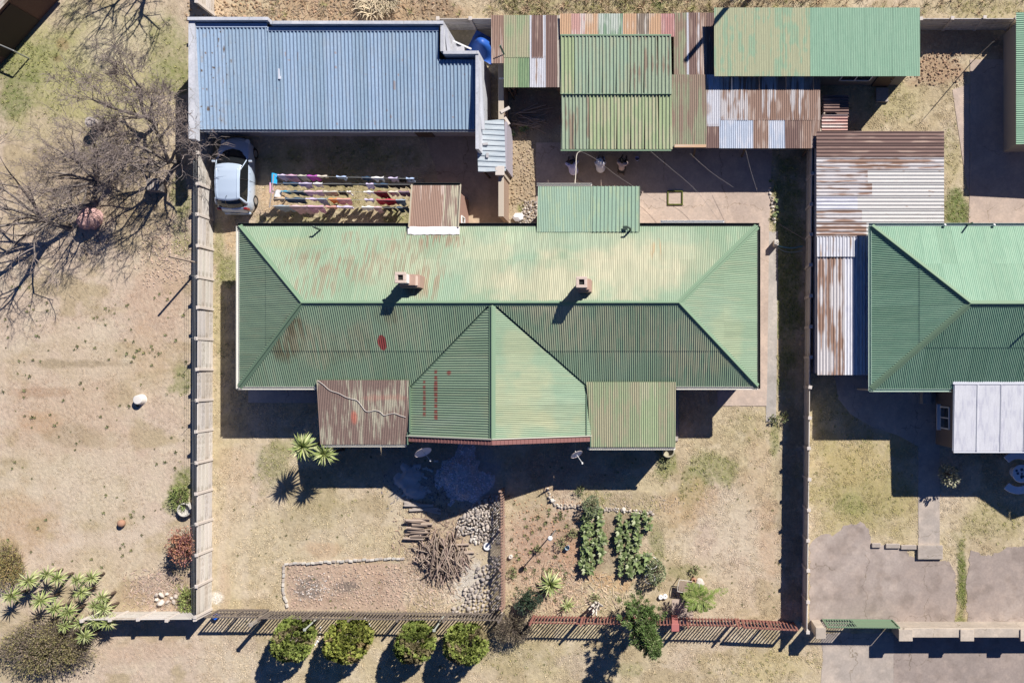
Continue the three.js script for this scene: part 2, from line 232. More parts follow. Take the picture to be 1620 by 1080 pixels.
  // strip behind the north wall, neighbour and verge
  patch(560, 16, 240, 28, [.36, .245, .15], .9, { bare: 1 }); patch(350, 12, 22, 22, [.55, .42, .28], .9); patch(690, 20, 60, 24, [.2, .14, .09], .7); G(830, 8, 60, 24, .7, [.19, .18, .07]); G(1000, 6, 140, 22, .6, [.26, .235, .1]); G(1040, 4, 14, 14, .9, GREEN); patch(1120, 20, 80, 16, [.24, .17, .11], .7); G(1540, 16, 120, 22, .5, OLIVE); patch(1480, 110, 60, 30, [.32, .21, .13], .9, { bare: 1 }); patch(1530, 65, 110, 34, [.33, .22, .14], .9, { bare: 1 });
  G(1410, 160, 70, 40, .4, OLIVE); G(1512, 330, 20, 36, .95, GREEN); G(1506, 240, 16, 60, .4, OLIVE); patch(1370, 770, 110, 110, [.36, .30, .13], .75, { f: .8 }); G(1360, 770, 90, 90, .35, OLIVE); G(1345, 800, 30, 20, .5); G(1340, 740, 60, 50, .4, [.30, .25, .09]); patch(1350, 730, 70, 50, [.48, .37, .19], .4); G(1522, 915, 10, 60, .95, [.12, .15, .03]); G(1520, 980, 14, 14, .7); G(1560, 830, 60, 40, .5, OLIVE); G(1330, 650, 60, 50, .4, OLIVE);
  G(1210, 1050, 120, 30, .4, [.42, .34, .15]); G(820, 1040, 90, 30, .3, OLIVE); G(990, 1060, 30, 12, .35); patch(400, 1040, 110, 40, PALE, .4); patch(380, 1015, 40, 20, [.38, .29, .22], .5); patch(930, 1050, 60, 30, [.42, .34, .27], .5);
  return tex(TW, TH, (i, j) => { const o = (j * TW + i) * 3; return [c[o], c[o + 1], c[o + 2]]; }, THREE.MirroredRepeatWrapping);
})();
const groundAt = (x, z) => { const i = Math.floor((x - GX) / GW * TW), j = Math.floor((z - GZ) / GD * TH); if (i < 0 || j < 0 || i >= TW || j >= TH) return [.45, .36, .24]; const o = (j * TW + i) * 3; return [GC[o], GC[o + 1], GC[o + 2]]; };
const sampleG = (arr, x, z) => { const i = Math.floor((x - GX) / GW * TW / 4), j = Math.floor((z - GZ) / GD * TH / 4); return i < 0 || j < 0 || i >= TW / 4 || j >= TH / 4 ? 0 : arr[j * (TW / 4) + i]; };
const soilBump = tex(512, 512, (i, j) => { const x = i / 512 * 16, y = j / 512 * 16, w = (f) => { const a = vn((x % 16) * f, (y % 16) * f); return a; }; const v = .5 * w(1) + .3 * w(3) + .35 * w(8); return [v, v, v]; }, THREE.MirroredRepeatWrapping, false);
soilBump.repeat.set(26, 17);
{
  const g = new THREE.PlaneGeometry(260, 260).rotateX(-Math.PI / 2), p = g.attributes.position, u = g.attributes.uv;
  for (let i = 0; i < p.count; i++) u.setXY(i, (p.getX(i) - GX) / GW, (p.getZ(i) - GZ) / GD);
  structure('ground', g, new THREE.MeshStandardMaterial({ map: groundTex, bumpMap: soilBump, bumpScale: .022, roughness: 1 }));
}

// ---------------------------------------------------------------- concrete
const concTex = (seed, A, B, dirt = .3) => tex(1024, 1024, (i, j) => {
  const x = i / 1024 * 24, y = j / 1024 * 24, n = fbm(x * .5 + seed, y * .5, 4), m = fbm(x * 2 + seed, y * 2 + 30, 3), f = vn(x * 14, y * 14), e = vn(x * 30 + seed, y * 30);
  let c = mix3(A, B, smooth(.35, .65, n)); c = mix3(c, [A[0] * .62, A[1] * .60, A[2] * .57], smooth(.45, .85, m) * dirt); const p2 = fbm(x * 3.1 + seed * 3, y * 3.1, 3); c = mix3(c, [c[0] * 1.22, c[1] * 1.2, c[2] * 1.17], smooth(.45, .75, p2) * .6); const wob = (vn(x * 2.3, y * 2.3) - .5) * .5 + (vn(x * 8, y * 8) - .5) * .14, q1 = (x + wob + seed) % 3.1, q2 = (y + wob * 1.2 + seed * 2) % 2.7, jn = Math.min(q1 < .028 && vn(x * .7 + seed, y * .7) > .42 ? 0 : 1, q2 < .028 && vn(x * .6, y * .6 + seed) > .5 ? 0 : 1); if (!jn) c = [c[0] * .62, c[1] * .6, c[2] * .54]; const k = .86 + .14 * f + .14 * e; return [c[0] * k, c[1] * k, c[2] * k];
}, THREE.MirroredRepeatWrapping);
const concMat = (seed, A, B, d, off = [0, 0]) => { const t = concTex(seed, A, B, d); t.repeat.set(1 / 24, 1 / 24); t.offset.set(...off); return new THREE.MeshStandardMaterial({ map: t, roughness: .95, bumpMap: t, bumpScale: .006 }); };
const MC = {
  yard: concMat(3, [.46, .365, .30], [.40, .315, .26], .18, [.5, .56]), tan: concMat(9, [.43, .335, .235], [.38, .29, .20], .2, [.8, .8]), drive: concMat(14, [.30, .245, .215], [.36, .30, .265], .5), drive2: concMat(21, [.30, .245, .215], [.26, .215, .19], .4), grey: concMat(27, [.36, .31, .27], [.44, .37, .31], .3), dark: concMat(33, [.36, .33, .30], [.41, .37, .33], .3, [.6, .3]),
};
structure('courtyard', slab(jitterPoly(pxPoly([[848, 226], [1222, 226], [1217, 365], [1213, 642], [1135, 642], [1135, 590], [900, 590], [900, 365], [848, 365]]), .03, .8, 3), -.2, .03), MC.yard);
structure('path', slab(pxPoly([[1213, 366], [1231, 366], [1228, 667], [1212, 667]]), -.2, .022), MC.dark);
structure('courtyard', slab(pxPoly([[672, 214], [799, 214], [799, 372], [742, 372], [700, 330], [690, 270]]), -.2, .026), MC.tan);
structure('path', slab(pxPoly([[393, 596], [506, 596], [506, 637], [393, 637]]), -.2, .05), MC.dark);
structure('path', slab(pxPoly([[1320, 590], [1326, 630], [1346, 655], [1382, 676], [1420, 688], [1453, 706], [1453, 868], [1487, 868], [1487, 590]]), -.2, .02), MC.grey);
structure('driveway', slab(jitterPoly(pxPoly([[1281, 860], [1298, 846], [1313, 844], [1316, 850], [1335, 833], [1362, 826], [1376, 836], [1378, 860], [1420, 866], [1452, 884], [1500, 887], [1512, 905], [1513, 970], [1510, 992], [1281, 992]]), .12, .22, 5), -.2, .014), MC.drive);
structure('driveway', slab(jitterPoly(pxPoly([[1536, 872], [1568, 880], [1600, 863], [1690, 858], [1690, 992], [1532, 992], [1528, 930]]), .14, .22, 6), -.2, .016), MC.drive);
structure('driveway', slab(jitterPoly(pxPoly([[1296, 1000], [1302, 1030], [1298, 1120], [1414, 1120], [1414, 1000]]), .12, .25, 7), -.2, .012), MC.grey);
structure('driveway', slab(pxPoly([[1414, 996], [1700, 996], [1700, 1120], [1414, 1120]]), -.2, .016), MC.drive2);
structure('path', slab(pxPoly([[1507, 142], [1534, 132], [1534, 304], [1529, 292]]), -.2, .02), MC.yard);
structure('courtyard', slab(jitterPoly(pxPoly([[1535, 94], [1700, 94], [1700, 370], [1532, 370], [1534, 300]]), .03, .6, 9), -.2, .024), MC.yard);
structure('path', slab(jitterPoly(pxPoly([[1063, 948], [1094, 945], [1098, 985], [1062, 985]]), .02, .3, 4), -.2, .02), MC.yard);
single('step', cbox(1.28, .17, .72, 0, .085, 0, .03), MC.grey, 'pale concrete step slab at the lower end of the garden path', 'step', null, P(1470.5, 872.5));
{ // lumpy concrete edging beside the driveway
  const t = thing('concrete_kerb', 'broken pale concrete edging along the top of the driveway', 'kerb');
  [[1378, 1394, 862], [1400, 1424, 863], [1424, 1450, 865]].forEach(([a, b, y], i) => part('kerb_block', cbox((b - a) * PX - .03, .12, .26, ((a + b) / 2 - NX) * PX, .06, (y - NY) * PX, .05), MC.grey, t));
}
{ // inspection cover rim in the courtyard
  const t = thing('drain_surround', 'mossy square drain surround in the courtyard floor', 'drain', P(1068, 313, .03));
  const moss = mat(.10, .115, .02, 1), a = .40, b = .34;
  part('kerb', cbox(2 * a, .07, .07, 0, .03, -b), moss, t); part('kerb', cbox(2 * a, .07, .07, 0, .03, b), moss, t); part('kerb', cbox(.07, .07, 2 * b - .07, -a + .035, .03, 0), moss, t); part('kerb', cbox(.07, .07, 2 * b - .07, a - .035, .03, 0), moss, t);
}

// ---------------------------------------------------------------- precast walls, rendered walls
const precastTex = tex(512, 512, (i, j) => { const x = i / 512 * 8, y = j / 512 * 8, n = fbm(x, y * 1.2, 4), s = fbm(x * .8 + 9, y * 7, 3), f = vn(x * 25, y * 25); let c = mix3([.62, .575, .53], [.54, .50, .46], n); c = mix3(c, [.26, .23, .20], smooth(.55, .8, s) * .6); c = mix3(c, [.33, .29, .24], smooth(.6, .75, fbm(x * 2.2, y * 2.2 + 20, 4)) * .5); const k = .9 + .2 * f; return [c[0] * k, c[1] * k, c[2] * k]; }, THREE.MirroredRepeatWrapping); precastTex.repeat.set(1 / 4, 1 / 4);
const MW = { precast3: new THREE.MeshStandardMaterial({ map: precastTex, roughness: .95, color: C(.84, .81, .77) }), precast4: new THREE.MeshStandardMaterial({ map: precastTex, roughness: .95, color: C(.94, .95, .93) }), precast: new THREE.MeshStandardMaterial({ map: precastTex, roughness: .95 }), precast2: new THREE.MeshStandardMaterial({ map: precastTex, roughness: .95, color: C(.88, .88, .9) }), post: mat(.56, .50, .45), wire: mat(.35, .36, .36, .5, .6), cream: mat(.56, .47, .36), plaster: mat(.47, .40, .32), brick: mat(.26, .14, .10), dbrick: mat(.24, .15, .115), white: mat(.75, .74, .72), dwood: mat(.10, .07, .05) };
function uvMetres(g, seed) { const p = g.attributes.position, n = g.attributes.normal, u = new Float32Array(p.count * 2), o = (seed * 1.37) % 7; for (let i = 0; i < p.count; i++) { const ax = Math.abs(n.getX(i)), ay = Math.abs(n.getY(i)); u[i * 2] = (ax > .7 ? p.getZ(i) : p.getX(i)) + o; u[i * 2 + 1] = (ay > .7 ? p.getZ(i) : p.getY(i)) + o * 2; } g.setAttribute('uv', new THREE.BufferAttribute(u, 2)); return g; }
function precast(label, A, B, { h = 1.35, bays = 16, rows = 4, m = [MW.precast, MW.precast2, MW.precast3, MW.precast4], side = 1, group, rods = 0 } = {}) {
  const L = A.distanceTo(B), t = thing('precast_wall', label, 'wall', A, -Math.atan2(B.z - A.z, B.x - A.x), group), w = L / bays, ph = h / rows, geos = [0, 1, 2].map(k => uvMetres(cbox(w - .13, ph - .022, .045, 0, 0, 0, .012), k * 3 + 1)), pg = cbox(.135, h + .05, .14, 0, (h + .05) / 2, 0, .015), cg = cbox(.17, .05, .18, 0, h + .06, 0, .012), r = rngOf(bays * 7 + L * 10);
  for (let i = 0; i < bays; i++) for (let k = 0; k < rows; k++) { const o = part('panel', geos[Math.floor(r() * 3)], m[Math.floor(r() * m.length)], t); o.position.set((i + .5) * w, ph * (k + .5) - .004, (r() - .5) * .008); o.rotation.set((r() - .5) * .008, 0, (r() - .5) * .006); }
  for (let i = 0; i <= bays; i++) { const o = part('post', pg, m.length > 1 ? MW.post : m[0], t); o.position.set(i * w, (r() - .5) * .05, 0); o.rotation.z = (r() - .5) * .035; o.rotation.x = (r() - .5) * .05; o.rotation.y = (r() - .5) * .16; const c = part('cap', cg, m.length > 1 ? MW.post : m[0], o); c.rotation.y = (r() - .5) * .3; }
  if (rods) { for (let i = 1; i <= bays; i += 2) { const b = part('wire_rod', bar(V(0, 0, 0), V(-side * .0, .52, .03), .011), MW.wire, t); b.position.set(i * w, h, 0); } for (let k = 1; k < 4; k++) part('wire', tube(Array.from({ length: bays + 1 }, (_, i) => V(i * w, h + .12 * k + (i % 2 ? 0 : -.02), .02)), .006, 4), MW.wire, t); }
  return t;
}
precast('long pale precast concrete wall on the left, topped with wire rods', P(337, 206), P(334, 963), { rods: 1, side: -1 });
precast('low precast wall between the yucca clump and the left gate', P(158, 968), P(332, 967), { bays: 4, h: 1.3 });
precast('shaded precast wall running down between the two properties', P(1277, 238), P(1269, 986), { group: undefined });
precast('dark boundary wall behind the sheds along the top of the photo', P(704, 47), P(1640, 47), { bays: 19, h: 1.3 });
precast('short run of precast wall going up from the blue roofed building', P(338, -60), P(338, 24), { bays: 2, h: 1.5 });
{ // wall between the west yard and the courtyard
  const t = thing('garden_wall', 'brown rendered wall dividing the two back yards, block pillar on it', 'wall');
  const a = P(805, 100), b = P(804, 352); part('wall', box(a.x - .22, 0, a.z, a.x, 1.5, b.z), mat(.33, .23, .17), t); part('coping', cbox(.27, .06, b.z - a.z, a.x - .11, 1.53, (a.z + b.z) / 2), MW.plaster, t);
  part('pillar', cbox(.36, 1.75, .4, a.x - .12, .875, P(0, 284).z), MW.plaster, t); part('pillar_cap', cbox(.44, .08, .46, a.x - .12, 1.79, P(0, 284).z), MW.post, t);
  part('broken_coping', cbox(.5, .06, .16, 0, 0, 0).rotateY(.5).translate(a.x + .1, 1.58, P(0, 190).z), MW.post, t); part('broken_coping', cbox(.5, .05, .14, 0, 0, 0).rotateY(-1).translate(a.x + .12, 1.3, P(0, 203).z), MW.post, t);
}
{ // street wall of the neighbour with pillars
  const t = thing('street_wall', 'cream rendered street wall with square pillars beside the green gate', 'wall');
  const m1 = concMat(41, [.47, .40, .33], [.40, .34, .28], .3), z0 = P(0, 983).z, z1 = P(0, 993).z, x0 = P(1418, 0).x, x1 = x0 + 12.5;
  part('wall', uvMetres(box(x0, 0, z0, x1, 1.2, z1), 2), m1, t); part('coping', uvMetres(cbox(x1 - x0, .1, z1 - z0 + .14, (x0 + x1) / 2, 1.25, (z0 + z1) / 2, .03), 3), m1, t);
  for (const q of [1420, 1514, 1606]) { const o = part('pillar', uvMetres(cbox(.62, 1.3, .52, P(q, 0).x, .65, (z0 + z1) / 2 + .1, .03), q), m1, t); part('pillar_cap', uvMetres(cbox(.68, .08, .58, P(q, 0).x, 1.33, (z0 + z1) / 2 + .1, .02), q + 1), m1, o); }
  part('pillar', uvMetres(cbox(.45, 1.3, .5, P(1290, 0).x, .65, (z0 + z1) / 2), 5), m1, t); part('pillar_cap', cbox(.5, .07, .56, P(1290, 0).x, 1.33, (z0 + z1) / 2), m1, t);
}

// ---------------------------------------------------------------- fences and gates
const MF = { grey: mat(.20, .165, .14, .7, .2), red: mat(.27, .115, .09, .75), rust: mat(.34, .22, .17, .8), green: mat(.16, .235, .15, .6) };
function palisade(name, label, cat, A, B, { h = 1.42, gap = .165, m = MF.grey, rails = [.22, 1.22], posts = [], ph = 1.5, w = .055, frame = 0, group } = {}) {
  const L = A.distanceTo(B), t = thing(name, label, cat, A, -Math.atan2(B.z - A.z, B.x - A.x), group), n = Math.round(L / gap), r = rngOf(n + 3);
  const g = merge([box(-w / 2, .08, -.014, w / 2, h - .08, .014), new THREE.ConeGeometry(w * .6, .08, 4).rotateY(Math.PI / 4).scale(1, 1, .5).translate(0, h - .04, 0)]);
  for (let i = 0; i < n; i++) { const o = part('pale', g, m, t); o.position.set((i + .5) * L / n, (r() - .5) * .015, 0); o.rotation.z = (r() - .5) * .03; o.rotation.y = (r() - .5) * .2; }
  for (const y of rails) part('rail', box(0, y - .03, .016, L, y + .03, .07), m, t);
  for (const q of posts) part('post', cbox(.09, ph, .09, q, ph / 2, .06, .01), m, t);
  if (frame) part('gate_frame', merge([beam(V(0, .06, .03), V(L, .06, .03), .06, .06), beam(V(0, h - .12, .03), V(L, h - .12, .03), .06, .06), beam(V(.03, .05, .03), V(.03, h - .1, .03), .06, .06), beam(V(L - .03, .05, .03), V(L - .03, h - .1, .03), .06, .06), beam(V(L / 2, .05, .035), V(L / 2, h - .1, .035), .05, .05)]), m, t);
  return t;
}
palisade('sliding_gate', 'grey-brown barred sliding gate at the left end of the street fence', 'gate', P(346, 963), P(426, 963), { frame: 1 });
palisade('street_fence', 'long grey-brown palisade fence behind the four round bushes', 'fence', P(428, 965), P(800, 968), { posts: [.05, 2.3, 4.5, 6.9, 9.2, 11.9] });
palisade('street_fence', 'red painted palisade fence behind the conifer and the small palm', 'fence', P(842, 972), P(1170, 977), { m: MF.red, posts: [.1, 2.6, 5.2, 7.9, 10.4], rails: [.25, 1.2] });
palisade('swing_gate', 'red painted barred gate at the right end of the street fence', 'gate', P(1172, 979), P(1256, 983), { m: MF.red, frame: 1, rails: [.25, 1.2] });
palisade('dividing_fence', 'reddish low palisade fence dividing the two front gardens', 'fence', P(799, 772), P(800, 960), { m: MF.rust, h: 1.15, gap: .14, rails: [.2, .95], posts: [0, 1.9, 3.9, 5.8], ph: 1.2, w: .05 });
single('gate_post', merge([cbox(.16, 1.95, .16, 0, .975, 0), cbox(.2, .05, .2, 0, 1.97, 0)]), mat(.30, .26, .22), 'stout grey post between the sliding gate and the fence', 'post', null, P(427, 969));
for (const [x, y, w] of [[507, 973, 'behind the left pair of round bushes'], [702, 974, 'behind the right pair of round bushes']]) single('fence_stay', merge([bar(V(0, 0, 0), V(.05, 2.0, .1), .045), cbox(.14, .03, .14, .05, 2.0, .1)]), mat(.36, .38, .33), 'tall pale metal stay post ' + w, 'post', null, P(x, y));
single('gate_pillar', merge([cbox(.32, 1.55, .32, 0, .775, 0), cbox(.38, .06, .38, 0, 1.57, 0)]), mat(.42, .14, .13), 'red square topped pillar in the red fence beside the palm', 'pillar', null, P(1067, 977));
{ // neighbour's gate
  const A = P(1300, 979), B = P(1412, 980), L = A.distanceTo(B), t = thing('sheet_gate', 'green sheet metal sliding gate with spiked top beside the cream wall', 'gate', A, -Math.atan2(B.z - A.z, B.x - A.x));
  part('gate_frame', merge([beam(V(0, .08, 0), V(L, .08, 0), .05, .06), beam(V(0, 1.3, 0), V(L, 1.3, 0), .06, .06), beam(V(.03, .08, 0), V(.03, 1.3, 0), .06, .06), beam(V(L - .03, .08, 0), V(L - .03, 1.3, 0), .06, .06), beam(V(0, .62, .02), V(L, .62, .02), .05, .05)]), MF.green, t);
  part('sheet', box(L * .42, .1, .02, L - .05, 1.28, .03), MF.green, t);
  const g = box(-.02, .1, -.012, .02, 1.3, .012); for (let i = 0; i < 11; i++) { const o = part('bar', g, MF.green, t); o.position.x = .12 + i * L * .4 / 11; }
  const sp = new THREE.ConeGeometry(.018, .14, 4).translate(0, 1.4, 0); for (let i = 0; i < 44; i++) { const o = part('spike', sp, MF.green, t); o.position.x = .05 + i * (L - .1) / 43; }
}

// ---------------------------------------------------------------- main house
const E = 2.6, RH = 4.5, hx0 = -19.84, hx1 = 4.93, hz0 = -7.02, hz1 = .65, hzr = -3.185, rx0 = -16.0, rx1 = 1.13, gx = -7.37, gs = 3.0;
const gL = -11.62, gR = -3.22;
const ROOFTEX = (() => {
  const W = 2048, HH = 960, X0 = -21, Z0 = -8, WW = 27, DD = 12.66, c = new Float32Array(W * HH * 3);
  const inGable = (x, z) => z > hzr && x > gx - (z - hzr) * 1.12 && x < gx + (z - hzr) * 1.1;
  const inHip = (x, z) => { const d = Math.abs(z - hzr); return x < rx0 - 0 && d < (rx0 - x) * .999 || x > rx1 && d < (x - rx1); };
  for (let j = 0; j < HH; j++) for (let i = 0; i < W; i++) {
    const x = X0 + i / W * WW, z = Z0 + j / HH * DD, side = inGable(x, z) || inHip(x, z), a = side ? z : x, b = side ? x : z;
    const st = fbm(a * 9, b * .8, 3), st2 = vn(a * 24, b * 1.3), n = fbm(x * .6, z * .6 + 4, 4), f = vn(x * 20, z * 20);
    let q = mix3([.205, .295, .19], [.245, .33, .225], n); q = mix3(q, [.30, .33, .215], smooth(.5, .8, st) * .4);
    const k = .9 + .12 * st2 + .08 * f; const o = (j * W + i) * 3; c[o] = q[0] * k; c[o + 1] = q[1] * k; c[o + 2] = q[2] * k;
  }
  const patch = (px, py, rx, ry, col, amt, o = {}) => {
    const q = P(px, py, o.h || 3.5), s = sc(o.h || 3.5), ax = rx * s, az = ry * s, X = x => (x - X0) / WW * W, Z = z => (z - Z0) / DD * HH;
    for (let j = Math.max(0, Math.floor(Z(q.z - az * 1.4))); j < Math.min(HH, Z(q.z + az * 1.4)); j++) for (let i = Math.max(0, Math.floor(X(q.x - ax * 1.4))); i < Math.min(W, X(q.x + ax * 1.4)); i++) {
      const x = X0 + i / W * WW, z = Z0 + j / HH * DD, side = o.across, a = side ? z : x, b = side ? x : z, d = o.sq ? Math.max(Math.abs(x - q.x) / ax, Math.abs(z - q.z) / az) : Math.hypot((x - q.x) / ax, (z - q.z) / az);
      let w = smooth(1.1, o.hard ? .9 : .4, d + (fbm(x * 1.4 + px, z * 1.4, 3) - .5) * (o.rough ?? 1)); if (w <= 0) continue;
      if (o.streak) w *= smooth(o.streak - .12, o.streak + .12, fbm(a * 11 + px, b * 1.5 + py, 3)); w *= amt;
      const t = (j * W + i) * 3, k = .85 + .3 * vn(a * 18, b * 2); for (let e = 0; e < 3; e++) c[t + e] = lerp(c[t + e], col[e] * k, w);
    }
  };
  const TAN = [.44, .40, .275], RUST = [.245, .185, .12], TEAL = [.215, .315, .225], BROWN = [.16, .12, .065], PALEG = [.34, .40, .27], RED = [.27, .045, .04];
  for (const [x, y, a, b, m] of [[870, 450, 100, 60, .75], [760, 410, 60, 70, .5], [1000, 430, 90, 60, .7], [960, 390, 80, 40, .45], [1050, 400, 60, 50, .4], [640, 420, 80, 60, .3], [850, 380, 60, 30, .5], [1090, 400, 60, 60, .3]]) patch(x, y, a, b, TAN, m);
  for (const [x, y, a, b] of [[900, 380, 80, 20], [830, 400, 26, 60], [720, 440, 40, 60], [1060, 370, 70, 20], [770, 370, 30, 20]]) patch(x, y, a, b, TEAL, .4);
  for (const [x, y, a, b, m] of [[520, 415, 70, 26, .85], [575, 420, 60, 40, .55], [540, 372, 30, 14, .6], [500, 455, 60, 20, .6], [640, 400, 60, 50, .55], [685, 378, 40, 14, 1], [680, 445, 40, 36, .8], [715, 380, 20, 14, .9], [600, 380, 60, 30, .35], [460, 410, 30, 30, .4]]) patch(x, y, a, b, RUST, m, { streak: .52 });
  patch(800, 365, 26, 30, PALEG, .7, { streak: .45 }); patch(1040, 395, 10, 20, [.4, .27, .14], .7, { streak: .5 }); patch(450, 380, 60, 14, [.3, .3, .18], .5);
  // south slopes
  for (const [x, y, a, b, m] of [[455, 545, 36, 30, .8], [475, 520, 24, 24, .8], [500, 540, 50, 40, .35], [560, 540, 40, 30, .3], [620, 500, 30, 20, .4]]) patch(x, y, a, b, BROWN, m, { streak: .42 });
  for (const [x, y, a, b, m] of [[490, 545, 50, 40, .5], [575, 540, 60, 40, .4], [650, 520, 40, 40, .35], [900, 515, 60, 50, .5], [1000, 530, 130, 50, .55], [1095, 570, 60, 45, .7], [860, 500, 30, 20, .5], [1090, 520, 30, 30, .4]]) patch(x, y, a, b, [.37, .36, .24], m, { streak: .43 });
  patch(700, 660, 60, 30, [.30, .36, .27], .4, { across: 1, streak: .5 }); patch(720, 560, 40, 40, PALEG, .3, { across: 1, streak: .5 });
  // gable's east slope, faded
  for (const [x, y, a, b, m] of [[830, 640, 60, 60, .6], [880, 660, 50, 30, .5], [820, 550, 40, 40, .45]]) patch(x, y, a, b, [.36, .36, .22], m, { across: 1 }); patch(885, 640, 50, 40, TEAL, .45, { across: 1 });
  patch(1130, 500, 50, 50, TEAL, .35, { across: 1 }); patch(1150, 540, 30, 60, [.33, .36, .22], .5, { across: 1 });
  // faded red paint marks
  patch(606, 541, 7, 12, RED, .95, { rough: .5, hard: 1 });
  for (let y = 604; y < 656; y += 8.5) patch(668, y, 3.2, 4.2, RED, .8, { sq: 1, rough: .7, h: 3.2 });
  for (let y = 588; y < 668; y += 9) patch(687, y, 3.6, 4.4, RED, .85, { sq: 1, rough: .7, h: 3.4 });
  patch(709, 589, 5, 5, RED, .8, { rough: .6, h: 3.6 });
  const t = tex(W, HH, (i, j) => { const o = (j * W + i) * 3; return [c[o], c[o + 1], c[o + 2]]; }); t.userData.map = (x, z) => [(x - X0) / WW, (z - Z0) / DD]; return t;
})();
const roofTints = (t, n = 4, rough = .62) => Array.from({ length: n }, (_, i) => new THREE.MeshStandardMaterial({ map: t, roughness: rough, metalness: .0, color: C(1 - (i * 37 % 5) * .03, 1 - (i * 37 % 5) * .026, 1 - (i * 37 % 5) * .03) }));
const MR = roofTints(ROOFTEX), planUV = p => ROOFTEX.userData.map(p.x, p.z);
const MG = { cap: mat(.17, .26, .165, .6), capd: mat(.12, .19, .13, .7), gutter: mat(.62, .60, .55, .6), gdark: mat(.05, .055, .05, .8), maroon: mat(.22, .095, .085, .7), glass: new THREE.MeshPhysicalMaterial({ color: C(.03, .035, .04), roughness: .08, metalness: 0 }) };
function windowOn(parent, p, w, h, out) { // p: middle of the opening on the wall face
  const f = part('window', merge([beam(V(-w / 2, -h / 2, 0), V(w / 2, -h / 2, 0), .07, .06), beam(V(-w / 2, h / 2, 0), V(w / 2, h / 2, 0), .07, .06), box(-w / 2 - .03, -h / 2, -.035, -w / 2 + .03, h / 2, .035), box(w / 2 - .03, -h / 2, -.035, w / 2 + .03, h / 2, .035), box(-.025, -h / 2, -.03, .025, h / 2, .03)]), MW.white, parent);
  part('pane', box(-w / 2, -h / 2, -.012, w / 2, h / 2, .004), MG.glass, f); f.position.copy(p); f.rotation.y = Math.atan2(out.x, out.z); return f;
}
function doorOn(parent, p, out, h = 2) { const d = part('door', cbox(.85, h, .06, 0, h / 2, 0), MW.dwood, parent); d.position.copy(p); d.rotation.y = Math.atan2(out.x, out.z); part('handle', bar(V(.32, 1, .03), V(.32, 1, .09), .025), MW.wire, d); return d; }
const house = thing('green_roofed_house', 'large house with long hipped green corrugated roof and a gabled front', 'house');
